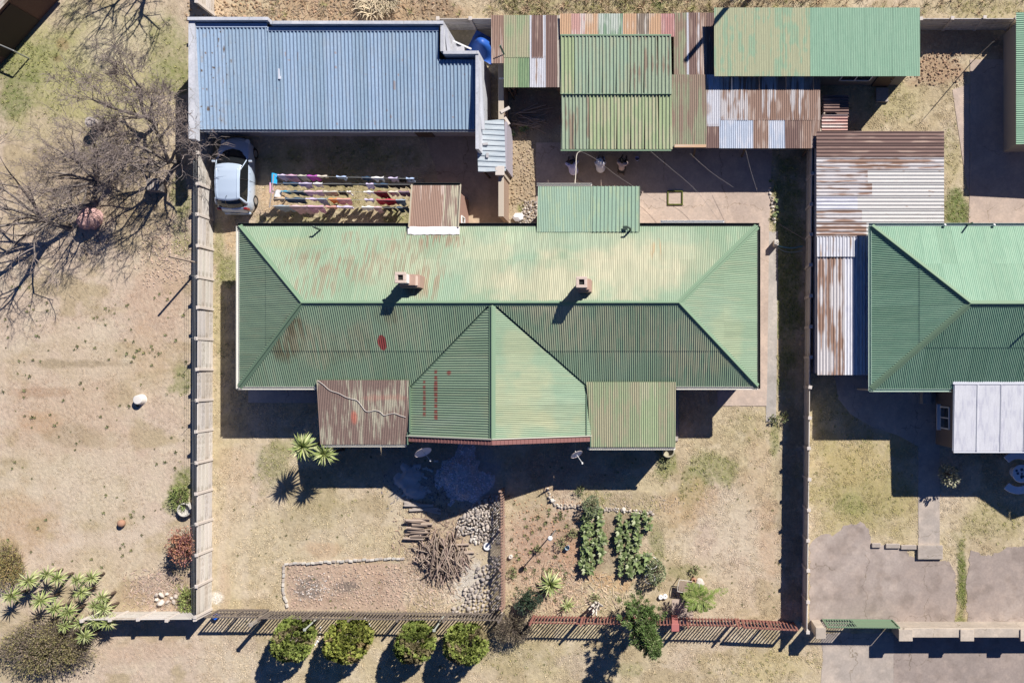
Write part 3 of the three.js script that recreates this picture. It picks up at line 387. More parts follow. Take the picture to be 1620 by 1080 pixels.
{
  const wl = mat(.40, .33, .26, .95), i = .3;
  part('wall', merge([box(hx0 + i, 0, hz0 + i, hx1 - i, E - .05, hz0 + i + .22), box(hx0 + i, 0, hz1 - i - .22, hx1 - i, E - .05, hz1 - i), box(hx0 + i, 0, hz0 + i + .22, hx0 + i + .22, E - .05, hz1 - i - .22), box(hx1 - i - .22, 0, hz0 + i + .22, hx1 - i, E - .05, hz1 - i - .22)]), wl, house);
  const gw = new THREE.Shape([[gL + .45, 0], [gR - .45, 0], [gR - .45, 2.7], [gx, RH - .12], [gL + .45, 2.7]].map(q => new THREE.Vector2(...q)));
  part('gable_wall', merge([new THREE.ExtrudeGeometry(gw, { depth: .2, bevelEnabled: false }).translate(0, 0, gs - .32), box(gL + .45, 0, hz1 - i + .01, gL + .65, 2.6, gs - .33), box(gR - .65, 0, hz1 - i + .01, gR - .45, 2.6, gs - .33)]), wl, house);
  for (const [x, z, ox, oz] of [[-17.8, hz1 - i + .02, 0, 1], [3, hz1 - i + .02, 0, 1], [hx1 - i + .02, -3.2, 1, 0], [hx0 + i - .02, -3.2, -1, 0], [-9.5, gs - .1, 0, 1], [-5.2, gs - .1, 0, 1], [-17, hz0 + i - .02, 0, -1], [2.5, hz0 + i - .02, 0, -1]]) windowOn(house, V(x, 1.5, z), 1.5, 1.1, V(ox, 0, oz));
  doorOn(house, V(-13.6, .05, hz1 - i + .03), V(0, 0, 1)); doorOn(house, V(-1.2, .05, hz1 - i + .03), V(0, 0, 1)); doorOn(house, V(1.0, .05, hz0 + i - .04), V(0, 0, -1));
  const slope = (pts, fall, o) => { const s = pgroup('roof_slope', house); sheets(s, pts, fall, { mats: MR, uvf: planUV, rows: [0, .56, 1], prof: CORR(.086, .012), ...o }); return s; };
  const gap = .07;
  slope([V(hx0, E, hz0), V(hx1, E, hz0), V(rx1, RH, hzr), V(rx0, RH, hzr)], V(0, 0, -1), { seed: 2, rows: [0, .55, 1], prof: CORR(.086, .008) });
  slope([V(hx0, E, hz1), V(hx0, E, hz0), V(rx0, RH, hzr)], V(-1, 0, 0), { seed: 3, prof: CORR(.1, .0115) });
  slope([V(hx1, E, hz0), V(hx1, E, hz1), V(rx1, RH, hzr)], V(1, 0, 0), { seed: 4 });
  slope([V(hx0, E, hz1), V(gL - gap, E, hz1), V(gx - gap, RH, hzr), V(rx0, RH, hzr)], V(0, 0, 1), { seed: 5, prof: CORR(.1, .0115) });
  slope([V(gR + gap, E, hz1), V(hx1, E, hz1), V(rx1, RH, hzr), V(gx + gap, RH, hzr)], V(0, 0, 1), { seed: 6, prof: CORR(.1, .0115) });
  const yl = x => RH - (gx - x) * (RH - E) / (gx - gL), yr = x => RH - (x - gx) * (RH - E) / (gR - gx);
  slope([V(gx, RH, hzr + gap), V(gx, RH, gs), V(gL - .2, yl(gL - .2), gs), V(gL, E, hz1 + gap)], V(-1, 0, 0), { seed: 7, rows: [0, 1], prof: CORR(.115, .013) });
  slope([V(gx, RH, gs), V(gx, RH, hzr + gap), V(gR, E, hz1 + gap), V(gR + .2, yr(gR + .2), gs)], V(1, 0, 0), { seed: 8, rows: [0, 1] });
  const sN = V(0, -.495, -.87).normalize(), sS = V(0, -.44, .9).normalize(), sE = V(.9, -.44, 0).normalize(), sW = V(-.9, -.44, 0).normalize(), gW_ = V(-.91, -.41, 0).normalize(), gE_ = V(.91, -.41, 0).normalize();
  const lf = .02; const cap = (p, q, a, b, m = MG.cap, n = 'ridge_cap') => part(n, fold(p, q, a, b, .17, lf), m, house);
  cap(V(rx0, RH, hzr), V(rx1, RH, hzr), sN, sS);
  cap(V(gx, RH, hzr + .15), V(gx, RH, gs + .02), gW_, gE_);
  const hip = (x, z) => V(x, E, z);
  for (const [a, b, d1, d2] of [[hip(hx0, hz0), V(rx0, RH, hzr), V(.62, -.0, -.62), V(-.62, 0, .62)], [hip(hx0, hz1), V(rx0, RH, hzr), V(-.62, 0, -.62), V(.62, 0, .62)], [hip(hx1, hz0), V(rx1, RH, hzr), V(-.62, 0, -.62), V(.62, 0, .62)], [hip(hx1, hz1), V(rx1, RH, hzr), V(.62, 0, -.62), V(-.62, 0, .62)]]) {
    const along = V(0, 0, 0).subVectors(b, a).normalize(), sides = [];
    for (const d of [d1, d2]) { const nrm = Math.abs(d.z) && V(0, 0, 0); // flashing wings lie in the slope on their own side
      const onNS = (d === d1) ? V(0, .9, Math.sign(a.z - hzr) * .44) : V(Math.sign(a.x - (rx0 + rx1) / 2) * .44, .9, 0); let w = V(0, 0, 0).crossVectors(along, onNS).normalize(); const want = onNS.z ? V(-Math.sign(a.x - (rx0 + rx1) / 2), 0, 0) : V(0, 0, -Math.sign(a.z - hzr)); if (w.dot(want) < 0) w.negate(); sides.push(w); }
    part('hip_cap', fold(a, b, sides[0], sides[1], .16, lf), MG.cap, house);
  }
  for (const [a, b] of [[V(gx, RH - .06, hzr), V(gL, E - .05, hz1)], [V(gx, RH - .06, hzr), V(gR, E - .05, hz1)]]) part('valley_gutter', beam(a, b, .22, .015), MG.capd, house);
  const gz = (z, n) => part('gutter', gutterGeo(V(n[0], E - .03, z), V(n[1], E - .03, z)), MG.gutter, house);
  gz(hz1 + .07, [hx0 - .06, -16.05]); gz(hz1 + .07, [1.05, hx1 + .06]); part('gutter', gutterGeo(V(hx0 - .07, E - .03, hz0), V(hx0 - .07, E - .03, hz1 + .1)), MG.gutter, house); part('gutter', gutterGeo(V(hx0 - .1, E - .02, hz0 - .07), V(hx1 + .1, E - .02, hz0 - .07)), MG.gdark, house); part('gutter', gutterGeo(V(hx1 + .07, E - .03, hz0), V(hx1 + .07, E - .03, hz1 + .1)), MG.gdark, house);
  part('gutter', gutterGeo(P(1045, 0, E).setZ(hz0 - .21), P(1146, 0, E).setZ(hz0 - .21), .1, .08), MW.white, house, 'new white gutter length on the back eave');
  // maroon verge along the front gable
  const ver = pgroup('verge_flashing', house), vp = { p: .19, pts: [[0, 0], [.86, 0], [.9, .02], [.96, .02]], smooth: false };
  sheets(ver, [V(gx, RH + .01, gs), V(gx, RH + .01, gs + .27), V(gL - .2, yl(gL - .2) + .01, gs + .27), V(gL - .2, yl(gL - .2) + .01, gs)], V(0, 0, 1), { mats: [MG.maroon], prof: vp, width: 1.5, name: 'flashing' });
  sheets(ver, [V(gx, RH + .01, gs + .27), V(gx, RH + .01, gs), V(gR + .2, yr(gR + .2) + .01, gs), V(gR + .2, yr(gR + .2) + .01, gs + .27)], V(0, 0, 1), { mats: [MG.maroon], prof: vp, width: 1.5, name: 'flashing' });
  part('verge_trim', merge([beam(V(gx, RH + .05, gs), V(gL - .22, yl(gL - .22) + .05, gs), .06, .05), beam(V(gx, RH + .05, gs), V(gR + .22, yr(gR + .22) + .05, gs), .05, .04)]), mat(.45, .43, .36), house);
  // chimneys
  const brick = mat(.38, .255, .20, .95), top = mat(.56, .45, .38, .95), soot = mat(.02, .02, .02, 1);
  const chim = (x, z, wide) => {
    const c = pgroup('chimney', house); c.position.set(x, 0, z);
    part('stack', merge([cbox(.58 + wide * 1.5, 1.15, .58, .06 + wide * .4, 4.15, .05, .02), cbox(.5 + wide, .25, .5, .03 + wide * .2, 4.82, .02, .02)]), brick, c);
    part('flue', merge([cbox(.4, .62, .4, 0, 5.2, 0, .015)]), wide > .1 ? mat(.74, .70, .70) : top, c);
    const w = .49, t = .13; part('chimney_cap', merge([cbox(w, .11, t, 0, 5.56, -w / 2 + t / 2), cbox(w, .11, t, 0, 5.56, w / 2 - t / 2), cbox(t, .108, w - 2 * t + .01, -w / 2 + t / 2, 5.56, 0), cbox(t, .108, w - 2 * t + .01, w / 2 - t / 2, 5.56, 0)]), top, c); part('flue_opening', box(-.13, 5.505, -.13, .13, 5.52, .13), soot, c);
    if (wide > .1) part('shoulder', cbox(.16, .16, .44, .44, 4.74, .05, .02), top, c);
  };
  chim(-11.18, -4.2, .22); chim(-3.2, -4.0, 0);
  for (const [px, py] of [[503, 362], [997, 363]]) { const p = P(px, py, 2.95), v = part('vent_pipe', merge([tube([V(0, -.7, 0), V(0, .32, 0)], .05, 10), tube([V(0, .3, 0), V(-.1, .36, -.06)], .05, 8)]), mat(.06, .09, .07, .6), house); v.position.copy(p); v.position.y = 2.95; }
  part('roof_patch', cbox(.22, .05, .2, 0, 0, 0, .02).translate(P(989, 363, 2.8).x, 2.9, P(0, 361, 2.8).z), mat(.03, .05, .04), house);
  // lean-to at the back, same green sheets
  const an = pgroup('back_lean_to', house), tealT = sheetTexture('teal'), teal = roofTints(tealT, 3), yb = hz0 + .32;
  sheets(an, [V(-5.58, 2.36, -8.97), V(-3.06, 2.36, -8.97), V(-3.06, 2.79, yb), V(-5.58, 2.79, yb)], V(0, 0, -1), { mats: teal, width: .76, seed: 12 });
  sheets(an, [V(-3.04, 2.37, -8.97), V(-.7, 2.37, -8.97), V(-.7, 2.80, yb), V(-3.04, 2.80, yb)], V(0, 0, -1), { mats: teal, width: .78, prof: IBR(.185, .04), seed: 13 });
  part('annex_wall', merge([box(-5.35, 0, -8.75, -.95, 2.3, -8.55), box(-5.35, 0, -8.55, -5.15, 2.4, hz0 + .5), box(-1.15, 0, -8.55, -.95, 2.4, hz0 + .5)]), wl, house);
  part('gutter', gutterGeo(V(-5.65, 2.33, -9.06), V(-3.0, 2.33, -9.06), .11), MG.gutter, house);
}
// generic sheet textures, 1.6 m x 3.2 m
function sheetTexture(kind) {
  const K = { rust: [[.26, .165, .125], [.42, .33, .28], .52, 1], rustdark: [[.165, .10, .085], [.30, .21, .17], .66, 1], white: [[.50, .50, .54], [.32, .22, .16], .68, 1], whiterust: [[.47, .44, .44], [.24, .145, .105], .53, 1], bluewhite: [[.40, .45, .54], [.50, .52, .58], .5, .6], green: [[.27, .315, .185], [.33, .31, .2], .5, .8], greend: [[.15, .235, .125], [.20, .28, .15], .5, .8], greenrust: [[.25, .26, .165], [.245, .175, .13], .5, 1], teal: [[.215, .315, .235], [.255, .335, .225], .5, .7], mint: [[.21, .355, .245], [.23, .375, .26], .5, .5], mintfade: [[.25, .36, .235], [.35, .36, .225], .48, .35], pink: [[.50, .29, .25], [.58, .50, .46], .5, 1], orange: [[.52, .33, .20], [.55, .43, .33], .58, .8], greenwhite: [[.45, .49, .43], [.19, .29, .19], .5, 1], brownwhite: [[.48, .43, .37], [.22, .17, .13], .5, .9], pinkred: [[.44, .22, .20], [.52, .34, .31], .5, .9], shedgreen: [[.27, .35, .255], [.30, .34, .24], .52, 1], carwhite_: [[.52, .50, .48], [.30, .19, .13], .72, .3], mint2: [[.195, .335, .23], [.22, .355, .245], .5, .5], blue: [[.225, .32, .46], [.265, .365, .505], .5, .6], greyroof: [[.34, .39, .43], [.40, .44, .47], .5, .7], porch: [[.225, .155, .125], [.37, .34, .25], .5, 1], capwhite: [[.54, .54, .58], [.45, .45, .51], .5, .5], oldgreen: [[.30, .36, .205], [.37, .37, .24], .52, .9], shed: [[.28, .34, .24], [.24, .185, .135], .56, 1] }[kind];
  const [A, B, th, str] = K, sd = kind.length * 13 + kind.charCodeAt(0);
  const t = tex(320, 640, (i, j) => { const x = i / 320 * 1.6, y = j / 640 * 3.2, s = fbm(x * 9 + sd, y * lerp(3, .9, str), 4), b = fbm(x * 1.6 + sd, y * 1.3, 3), f = vn(x * 60, y * 40), e = vn(x * 30, y * 4 + sd); let c = mix3(A, B, smooth(th - .09, th + .1, s * .62 + b * .38)); const k = .88 + .14 * f + .1 * e; return [c[0] * k, c[1] * k, c[2] * k]; }, THREE.MirroredRepeatWrapping);
  t.repeat.set(1 / 1.6, 1 / 3.2); return t;
}
const SM = {}; const sm = k => SM[k] ||= new THREE.MeshStandardMaterial({ map: sheetTexture(k), roughness: .8 });

// rusted roof over the left porch
{
  const t = thing('porch', 'porch with rusted brown corrugated roof left of the front gable', 'porch'), z0 = .33, z1 = 3.42, x0 = -16.02, x1 = -11.62;
  const tp = sheetTexture('porch'), reds = tex(512, 384, (i, j) => { const x = i / 512 * 4.4, y = j / 384 * 3.1, s = fbm(x * 10, y * 1.2, 4), b = fbm(x * 1.1 + 5, y, 3), f = vn(x * 40, y * 40); let c = mix3([.185, .125, .105], [.34, .31, .235], smooth(.49, .68, s * .6 + b * .4 + (x > 1.6 && x < 2.1 ? .06 : 0) + (x > 2.5 ? .03 : 0))); const d = Math.hypot((x - 1.68) / .2, (y - 1.72) / .36), e = Math.hypot((x - 3.1) / 1.6, (y - .85) / .22); c = mix3(c, [.40, .13, .09], smooth(1.1, .4, d + (b - .5)) * .85); c = mix3(c, [.36, .17, .13], smooth(1.1, .4, e + (b - .5) * 2) * .45); const k = .85 + .3 * f; return [c[0] * k, c[1] * k, c[2] * k]; });
  sheets(t, [V(x0, 2.85, z0), V(x1 - .03, 2.85, z0), V(x1 - .2, 2.42, z1), V(x0, 2.42, z1)], V(0, 0, 1), { mats: new THREE.MeshStandardMaterial({ map: reds, roughness: .85 }), uvf: p => [(p.x - x0) / 4.4, (p.z - z0) / 3.1], width: .73, rows: [0, 1], wob: .03, lift: .012, seed: 22 });
  part('rafter', merge([beam(V(x0 + .1, 2.36, z1 - .15), V(x1 - .25, 2.36, z1 - .15), .07, .1)]), MW.dwood, t); part('gutter', gutterGeo(V(x0, 2.36, z1 + .07), V(x1 - .3, 2.36, z1 + .07), .1, .09), MG.gutter, t);
  part('sun_gap_filler', box(x1 - .06, 1.9, hz1, x1 - .02, 2.72, z1 - .6), MG.capd, t); part('sun_gap_filler', box(x1 - .2, 1.9, z1 - .6, x1 - .16, 2.58, z1), MG.capd, t);  // added boards stop sun slipping between the porch roof and the gable
  for (const x of [x0 + .2, (x0 + x1) / 2, x1 - .3]) part('post', cbox(.11, 2.33, .11, x, 1.165, z1 - .15), MW.cream, t);
  part('floor_slab', slab([[x0 + .05, hz1 - .3], [x1 + .3, hz1 - .3], [x1 + .3, z1 - .1], [x0 + .05, z1 - .1]], -.1, .12), MC.dark, t); part('low_wall', merge([box(x0 + .1, .12, .4, x0 + .22, .85, z1 - .2), box(x0 + .22, .12, z1 - .22, -14.6, .85, z1 - .1)]), MW.plaster, t);
  const MT_cable = mat(.55, .5, .46), zz = [[505, 602], [513, 608], [523, 617], [537, 622], [548, 628], [558, 631], [565, 633], [572, 642], [578, 650], [584, 651], [592, 649], [600, 651], [607, 657], [614, 655], [624, 654], [632, 657], [641, 660]];
  single('cable', tube(new THREE.CatmullRomCurve3(zz.map(([a, b]) => { const p = P(a, b, 2.7); p.y = 2.85 - (p.z - z0) * .139 + .045; return p; })).getPoints(80), .015, 6), MT_cable, 'loose white cable lying across the rusted porch roof', 'cable');
}
{
  const t = thing('porch', 'porch with faded green ribbed roof right of the front gable', 'porch'), z0 = .42, z1 = 3.55, x0 = -3.22, x1 = 1.02;
  sheets(t, [V(x0, 2.8, z0), V(x1, 2.8, z0), V(x1, 2.38, z1), V(x0 + .2, 2.38, z1)], V(0, 0, 1), { mats: [sm('oldgreen'), sm('green')], width: .8, prof: CORR(.105, .013), seed: 31, lift: .012 });
  part('rafter', beam(V(x0 + .2, 2.3, z1 - .12), V(x1, 2.3, z1 - .12), .07, .1), MW.dwood, t); part('gutter', gutterGeo(V(x0, 2.31, z1 + .08), V(x1, 2.31, z1 + .08), .11, .09), MG.gutter, t);
  part('sun_gap_filler', box(x0 - .03, 1.9, hz1, x0 + .01, 2.68, z1 - .6), MG.capd, t); part('sun_gap_filler', box(x0 + .16, 1.9, z1 - .6, x0 + .2, 2.56, z1), MG.capd, t);  // more added boards, closing the same sun gap on this side
  for (const x of [x0 + .4, (x0 + x1) / 2, x1 - .2]) part('post', cbox(.11, 2.25, .11, x, 1.125, z1 - .12), MW.cream, t);
  part('floor_slab', slab([[x0, hz1 - .3], [x1 + .2, hz1 - .3], [x1 + .2, z1 - .1], [x0, z1 - .1]], -.1, .12), MC.dark, t); const sw = new THREE.Shape([[hz1 + .02, .12], [z1 - .05, .12], [z1 - .05, 2.36], [hz1 + .02, 2.74]].map(q => new THREE.Vector2(...q))); part('side_wall', new THREE.ExtrudeGeometry(sw, { depth: .12, bevelEnabled: false }).rotateY(-Math.PI / 2).translate(x1 - .02, 0, 0), MW.dbrick, t);
}
{ // small rusted annex behind the house
  const t = thing('annex', 'small brick annex with streaky rusted roof behind the house', 'annex'), x0 = -11.62, x1 = -9.32;
  sheets(t, [V(x0, 2.35, -9.02), V(x1, 2.35, -9.02), V(x1, 2.86, -6.72), V(x0, 2.86, -6.72)], V(0, 0, -1), { mats: [sm('porch'), sm('rust'), sm('greenrust')], width: .77, seed: 41, wob: .03 });
  part('wall', merge([box(x0 + .2, 0, -8.8, x1 - .15, 2.25, -8.58), box(x1 - .37, 0, -8.58, x1 - .15, 2.4, hz0 + .48), box(x0 + .2, 0, -8.58, x0 + .42, 2.4, hz0 + .48)]), mat(.33, .20, .155), t); windowOn(t, V(x1 - .13, 1.3, -7.4), .6, .6, V(1, 0, 0));
  const fl = []; const r = rngOf(4); for (let i = 0; i <= 16; i++) fl.push(i / 16); const pos = [], idx = []; fl.forEach((f, i) => { const x = lerp(x0 - .08, x1 + .08, f), a = -6.95 + (r() - .5) * .03, b = -6.58 + (r() - .5) * .06; pos.push(x, 2.84, a, x, 2.87 + (r() - .5) * .01, (a + b) / 2, x, 2.86, b); if (i) { const q = (i - 1) * 3; idx.push(q, q + 1, q + 3, q + 1, q + 4, q + 3, q + 1, q + 2, q + 4, q + 2, q + 5, q + 4); } });
  part('sealing_strip', geoOf(pos, null, null, null, idx), mat(.78, .74, .74), t); part('gutter', gutterGeo(V(x0, 2.28, -9.1), V(x1, 2.28, -9.1), .1, .09), MG.gdark, t);
  part('verge', merge([beam(V(x0 - .02, 2.4, -9.05), V(x0 - .02, 2.88, -6.9), .05, .07), beam(V(x1 + .02, 2.4, -9.05), V(x1 + .02, 2.88, -6.9), .05, .07)]), mat(.42, .37, .28), t);
}

// ---------------------------------------------------------------- blue roofed building
{
  const t = thing('flat_roofed_building', 'long building with pale blue ribbed roof behind a stepped parapet', 'building');
  const par = concMat(51, [.50, .51, .55], [.44, .45, .49], .2), zS = -11.75, xW = -21.95, xE = -8.5;
  const out = [[xW - .22, -16.9], [-18.35, -16.9], [-18.25, -16.72], [-10.02, -16.72], [-10.02, -15.3], [-8.35, -15.3], [-8.35, zS + 1.1]];       // outer line of the parapet
  const yR = z => 2.2 + (zS - z) * .075;
  const stp = [{ x0: xW, x1: -18.5, zn: -16.68 }, { x0: -18.5, x1: -10.32, zn: -16.48 }, { x0: -10.32, x1: xE - .02, zn: -15.02 }];
  const BX = -22.3, BZ = -17, bt = tex(1024, 512, (i, j) => { const x = i / 1024 * 14.4, z = j / 512 * 5.6, s = fbm(x * 12, z * .7, 3), n = fbm(x * .8, z * .8 + 7, 4), f = vn(x * 30, z * 18); let c = mix3([.25, .345, .465], [.30, .395, .52], n); c = mix3(c, [.34, .41, .50], smooth(.5, .8, s) * .45); c = mix3(c, [.30, .28, .26], smooth(.58, .8, fbm(x * 5, z * 2.5 + 3, 3)) * (.12 + .6 * smooth(2.4, .4, x))); c = mix3(c, [.13, .10, .085], smooth(.88, .93, vn(x * 9 + 2, z * 6)) * smooth(3, 1.5, x)); c = mix3(c, [.30, .16, .09], smooth(.94, .97, vn(x * 5 + 9, z * 3)) * .5); const k = .93 + .14 * f; return [c[0] * k, c[1] * k, c[2] * k]; }), bl = roofTints(bt, 5, .5), buv = p => [(p.x - BX) / 14.4, (p.z - BZ) / 5.6];
  stp.forEach((s, i) => { const g = pgroup('roof_slope', t); sheets(g, [V(s.x0, yR(zS), zS), V(s.x1, yR(zS), zS), V(s.x1, yR(s.zn) , s.zn), V(s.x0, yR(s.zn), s.zn)], V(0, 0, 1), { mats: bl, width: .7, uvf: buv, prof: IBR(.175, .055), seed: 50 + i }); });
  const low = box(xW + .05, 0, -16.6, xE - .25, 2.0, zS - .35); part('wall', merge([box(xW + .02, 0, zS - .55, xE - .2, 2.08, zS - .33), box(xW - .2, 0, -16.9, xW, 2.3, zS - .1)]), mat(.35, .35, .37), t); 
  for (let i = 0; i < out.length - 1; i++) { const [ax, az] = out[i], [bx, bz] = out[i + 1], along = Math.abs(bx - ax) > Math.abs(bz - az), w = .15; const g = along ? box(Math.min(ax, bx) , 0, az, Math.max(ax, bx), 2.84 - i * .002, az + w) : box(ax - w, 0, Math.min(az, bz) + (i ? w : 0), ax, 2.8 - i * .003, Math.max(az, bz)); part('parapet', uvMetres(g, i + 60), par, t); }
  part('parapet', uvMetres(box(xW - .24, 2.3, -16.88, xW + .06, yR(-16.9) + .14, zS + .6), 70).translate(0, 0, 0), par, t);
  part('flashing', merge([box(xW + .06, yR(-16.6) + .02, -16.7, -18.5, yR(-16.6) + .06, -16.5), box(-18.5, yR(-16.4) + .02, -16.52, -10.3, yR(-16.4) + .06, -16.34)]), mat(.36, .43, .55), t);
  part('gutter', gutterGeo(V(xW, 2.12, zS + .05), V(xE, 2.12, zS + .05), .08, .07), mat(.40, .42, .46), t);
  { const p = [V(-8.38, 2.78, -12.3), V(-8.0, 1.5, -11.9)]; part('buttress', merge([beam(V(-8.36, 2.5, -14.9), V(-8.26, 2.2, -11.75), .14, .14), beam(V(-9.98, 2.55, -16.5), V(-9.86, 2.3, -15.35), .14, .14)]), par, t); }
  windowOn(t, V(-15, 1.2, zS - .31), 1.4, .9, V(0, 0, 1)); windowOn(t, V(-19, 1.2, zS - .31), 1.4, .9, V(0, 0, 1)); doorOn(t, V(-11.6, .03, zS - .3), V(0, 0, 1), 1.95);
  part('roof_patch', box(-18.05, 0, 0, -17.9, .01, .5).translate(0, yR(-14.3) + .045, -14.6), mat(.55, .58, .66), t);
}
{ // little grey lean-to beside it
  const t = thing('grey_lean_to', 'small grey ribbed lean-to roof with two bricks on top', 'lean-to'), a = P(754, 193, 1.85), b = P(797, 188, 1.75), c = P(800, 270, 1.75), d = P(757, 273, 1.85);
  sheets(t, [d, a, b, c].map((q, i) => q.setY(i < 2 ? 1.95 : 1.72)), V(1, 0, 0), { mats: [sm('greyroof')], prof: IBR(.26, .04), width: .8, seed: 61 });
  part('post', merge([cbox(.09, 1.85, .09, a.x + .15, .925, a.z + .2), cbox(.09, 1.85, .09, d.x + .15, .925, d.z - .2)]), MW.dwood, t); part('wall', box(b.x + .02, 0, b.z + .1, b.x + .12, 1.66, c.z - .1), mat(.35, .32, .36), t);
  const br = cbox(.24, .08, .12, 0, .04, 0, .01); [[768, 228, .1], [771, 246, 1.5]].forEach(([x, y, r], i) => { const p = P(x, y, 1.9); p.y = 1.905; single('loose_brick', br, mat(.38, .37, .38), i ? 'brick lying lengthwise near the middle of the grey lean-to roof' : 'brick lying across the upper part of the grey lean-to roof', 'brick', null, p).rotation.y = r; });
}

// ---------------------------------------------------------------- sheds along the back
// each sheet: photo pixels x0, y0, x1, y1 and its look; hN, hS heights at rows yN, yS
function patchedRoof(t, hN, yN, hS, yS, list, prof = CORR(), fall = V(0, 0, 1), lift = 0) {
  const h = y => lerp(hN, hS, (y - yN) / (yS - yN));
  list.forEach(([x0, y0, x1, y1, k], i) => { const q = (x, y) => P(x, y, h(y)).setY(h(y) + lift + (i % 2) * .006 + (y0 > yN + 20 ? 0 : .012)); const fr = frameOf([q(x0, y0), q(x1, y0), q(x1, y1), q(x0, y1)], fall), us = fr.poly.map(p => p[0]), vs = fr.poly.map(p => p[1]); fr.range = [Math.min(...us) + 1e-6, Math.max(...us) - 1e-6]; const r = rngOf(i * 31 + x0 | 0), off = [r() * 5, r() * 5]; const g = sheetGeo(fr, Math.min(...us), Math.max(...us) + .012, Math.min(...vs), Math.max(...vs), prof, (p, u, v) => [u + off[0], v + off[1]]); part('roof_sheet', g, sm(k), t); });
}
function shedWalls(t, x0, y0, x1, y1, h, m, open) { const a = P(x0, y0, h), b = P(x1, y1, h), i = .14; const L = [box(a.x + i, 0, a.z + i, b.x - i, h - .12, a.z + i + .12), box(a.x + i, 0, a.z + i + .12, a.x + i + .12, h - .12, b.z - i - .12), box(b.x - i - .12, 0, a.z + i + .12, b.x - i, h - .12, b.z - i - .12)]; if (!open) L.push(box(a.x + i, 0, b.z - i - .12, b.x - i, h - .12, b.z - i)); part('wall', merge(L), m, t); }
{
  const t = thing('lean_to_shed', 'low shed roofed in striped green, white and rust sheets beside the dividing wall', 'shed');
  patchedRoof(t, 2.25, 24, 2.05, 138, [[777, 24, 797.5, 100, 'rust'], [797, 24, 818, 91, 'green'], [817, 24, 838.5, 91, 'green'], [797, 89, 820, 138, 'green'], [819, 89, 838, 138, 'greend'], [838, 24, 841, 138, 'white'], [841, 24, 859, 92, 'rustdark'], [841, 90, 864, 138, 'white'], [859, 24, 864, 90, 'white'], [863.5, 24, 882, 138, 'rustdark'], [881.5, 24, 889, 138, 'brownwhite']]);
  shedWalls(t, 798, 24, 886, 136, 2.05, MW.dbrick, true); part('post', cbox(.1, 2.0, .1, P(802, 0, 2).x, 1, P(0, 134, 2).z), MW.dwood, t);
}
{
  const t = thing('lean_to_shed', 'narrow strip of roof in pink, orange and pale green sheets', 'shed'); const W = ['orange', 'pink', 'orange', 'greenwhite', 'greenwhite', 'orange', 'brownwhite', 'orange', 'pinkred'], X = [886, 904, 926, 947, 966, 986, 1007, 1027, 1046, 1068];
  patchedRoof(t, 2.4, 21.5, 2.28, 58, W.map((k, i) => [X[i], 21.5, X[i + 1], 58, k]));
  shedWalls(t, 890, 22, 1064, 56, 2.25, MW.dbrick);
}
{
  const t = thing('green_shed', 'square shed with two rows of weathered green ribbed sheets', 'shed'), pr = IBR(.178, .045);
  const up = [], lo = []; for (let i = 0; i < 8; i++) { const x = 887 + i * 22; up.push([x, 56.5, x + 22.3, 150, i > 4 ? 'shed' : i == 0 ? 'oldgreen' : 'greend']); lo.push([x + 1, 147.5, x + 23, 236, i == 1 || i == 0 ? 'shed' : 'oldgreen']); }
  up.forEach(q => { if (q[4] == 'greend') q[4] = 'shedgreen'; });
  patchedRoof(t, 2.2, 56, 2.02, 150, up, pr, V(0, 0, 1), .07); patchedRoof(t, 2.02, 147, 1.82, 237, lo, pr);
  for (const [y, h, a, w, k] of [[57, 2.2, 2.32, .07, .03], [238, 1.82, 1.85, .06, .05], [149, 2.02, 2.115, .05, .02]]) part('edge_flashing', beam(P(887, y, h).setY(a), P(1062, y, h).setY(a), w, k), MG.cap, t);
  shedWalls(t, 887, 60, 1062, 222, 1.82, mat(.13, .14, .13), false); doorOn(t, V(-1.3, .03, P(0, 220, 1.8).z - .05), V(0, 0, 1), 1.6); windowOn(t, V(-3.4, 1.1, P(0, 220, 1.8).z - .08), .8, .7, V(0, 0, 1));
}
{
  const t = thing('lean_to_shed', 'low rusty brown roof between the square green shed and the long green roof', 'shed');
  patchedRoof(t, 2.1, 20, 2.02, 121, [[1066, 20, 1087, 120, 'greenrust'], [1086.5, 20, 1090, 120, 'white'], [1090, 20, 1102, 121, 'rustdark'], [1101.5, 20, 1107, 121, 'whiterust'], [1107, 20, 1118, 121, 'rust'], [1118, 20, 1142, 121, 'rustdark']]);
  shedWalls(t, 1068, 22, 1134, 112, 2.0, MW.dbrick);
}
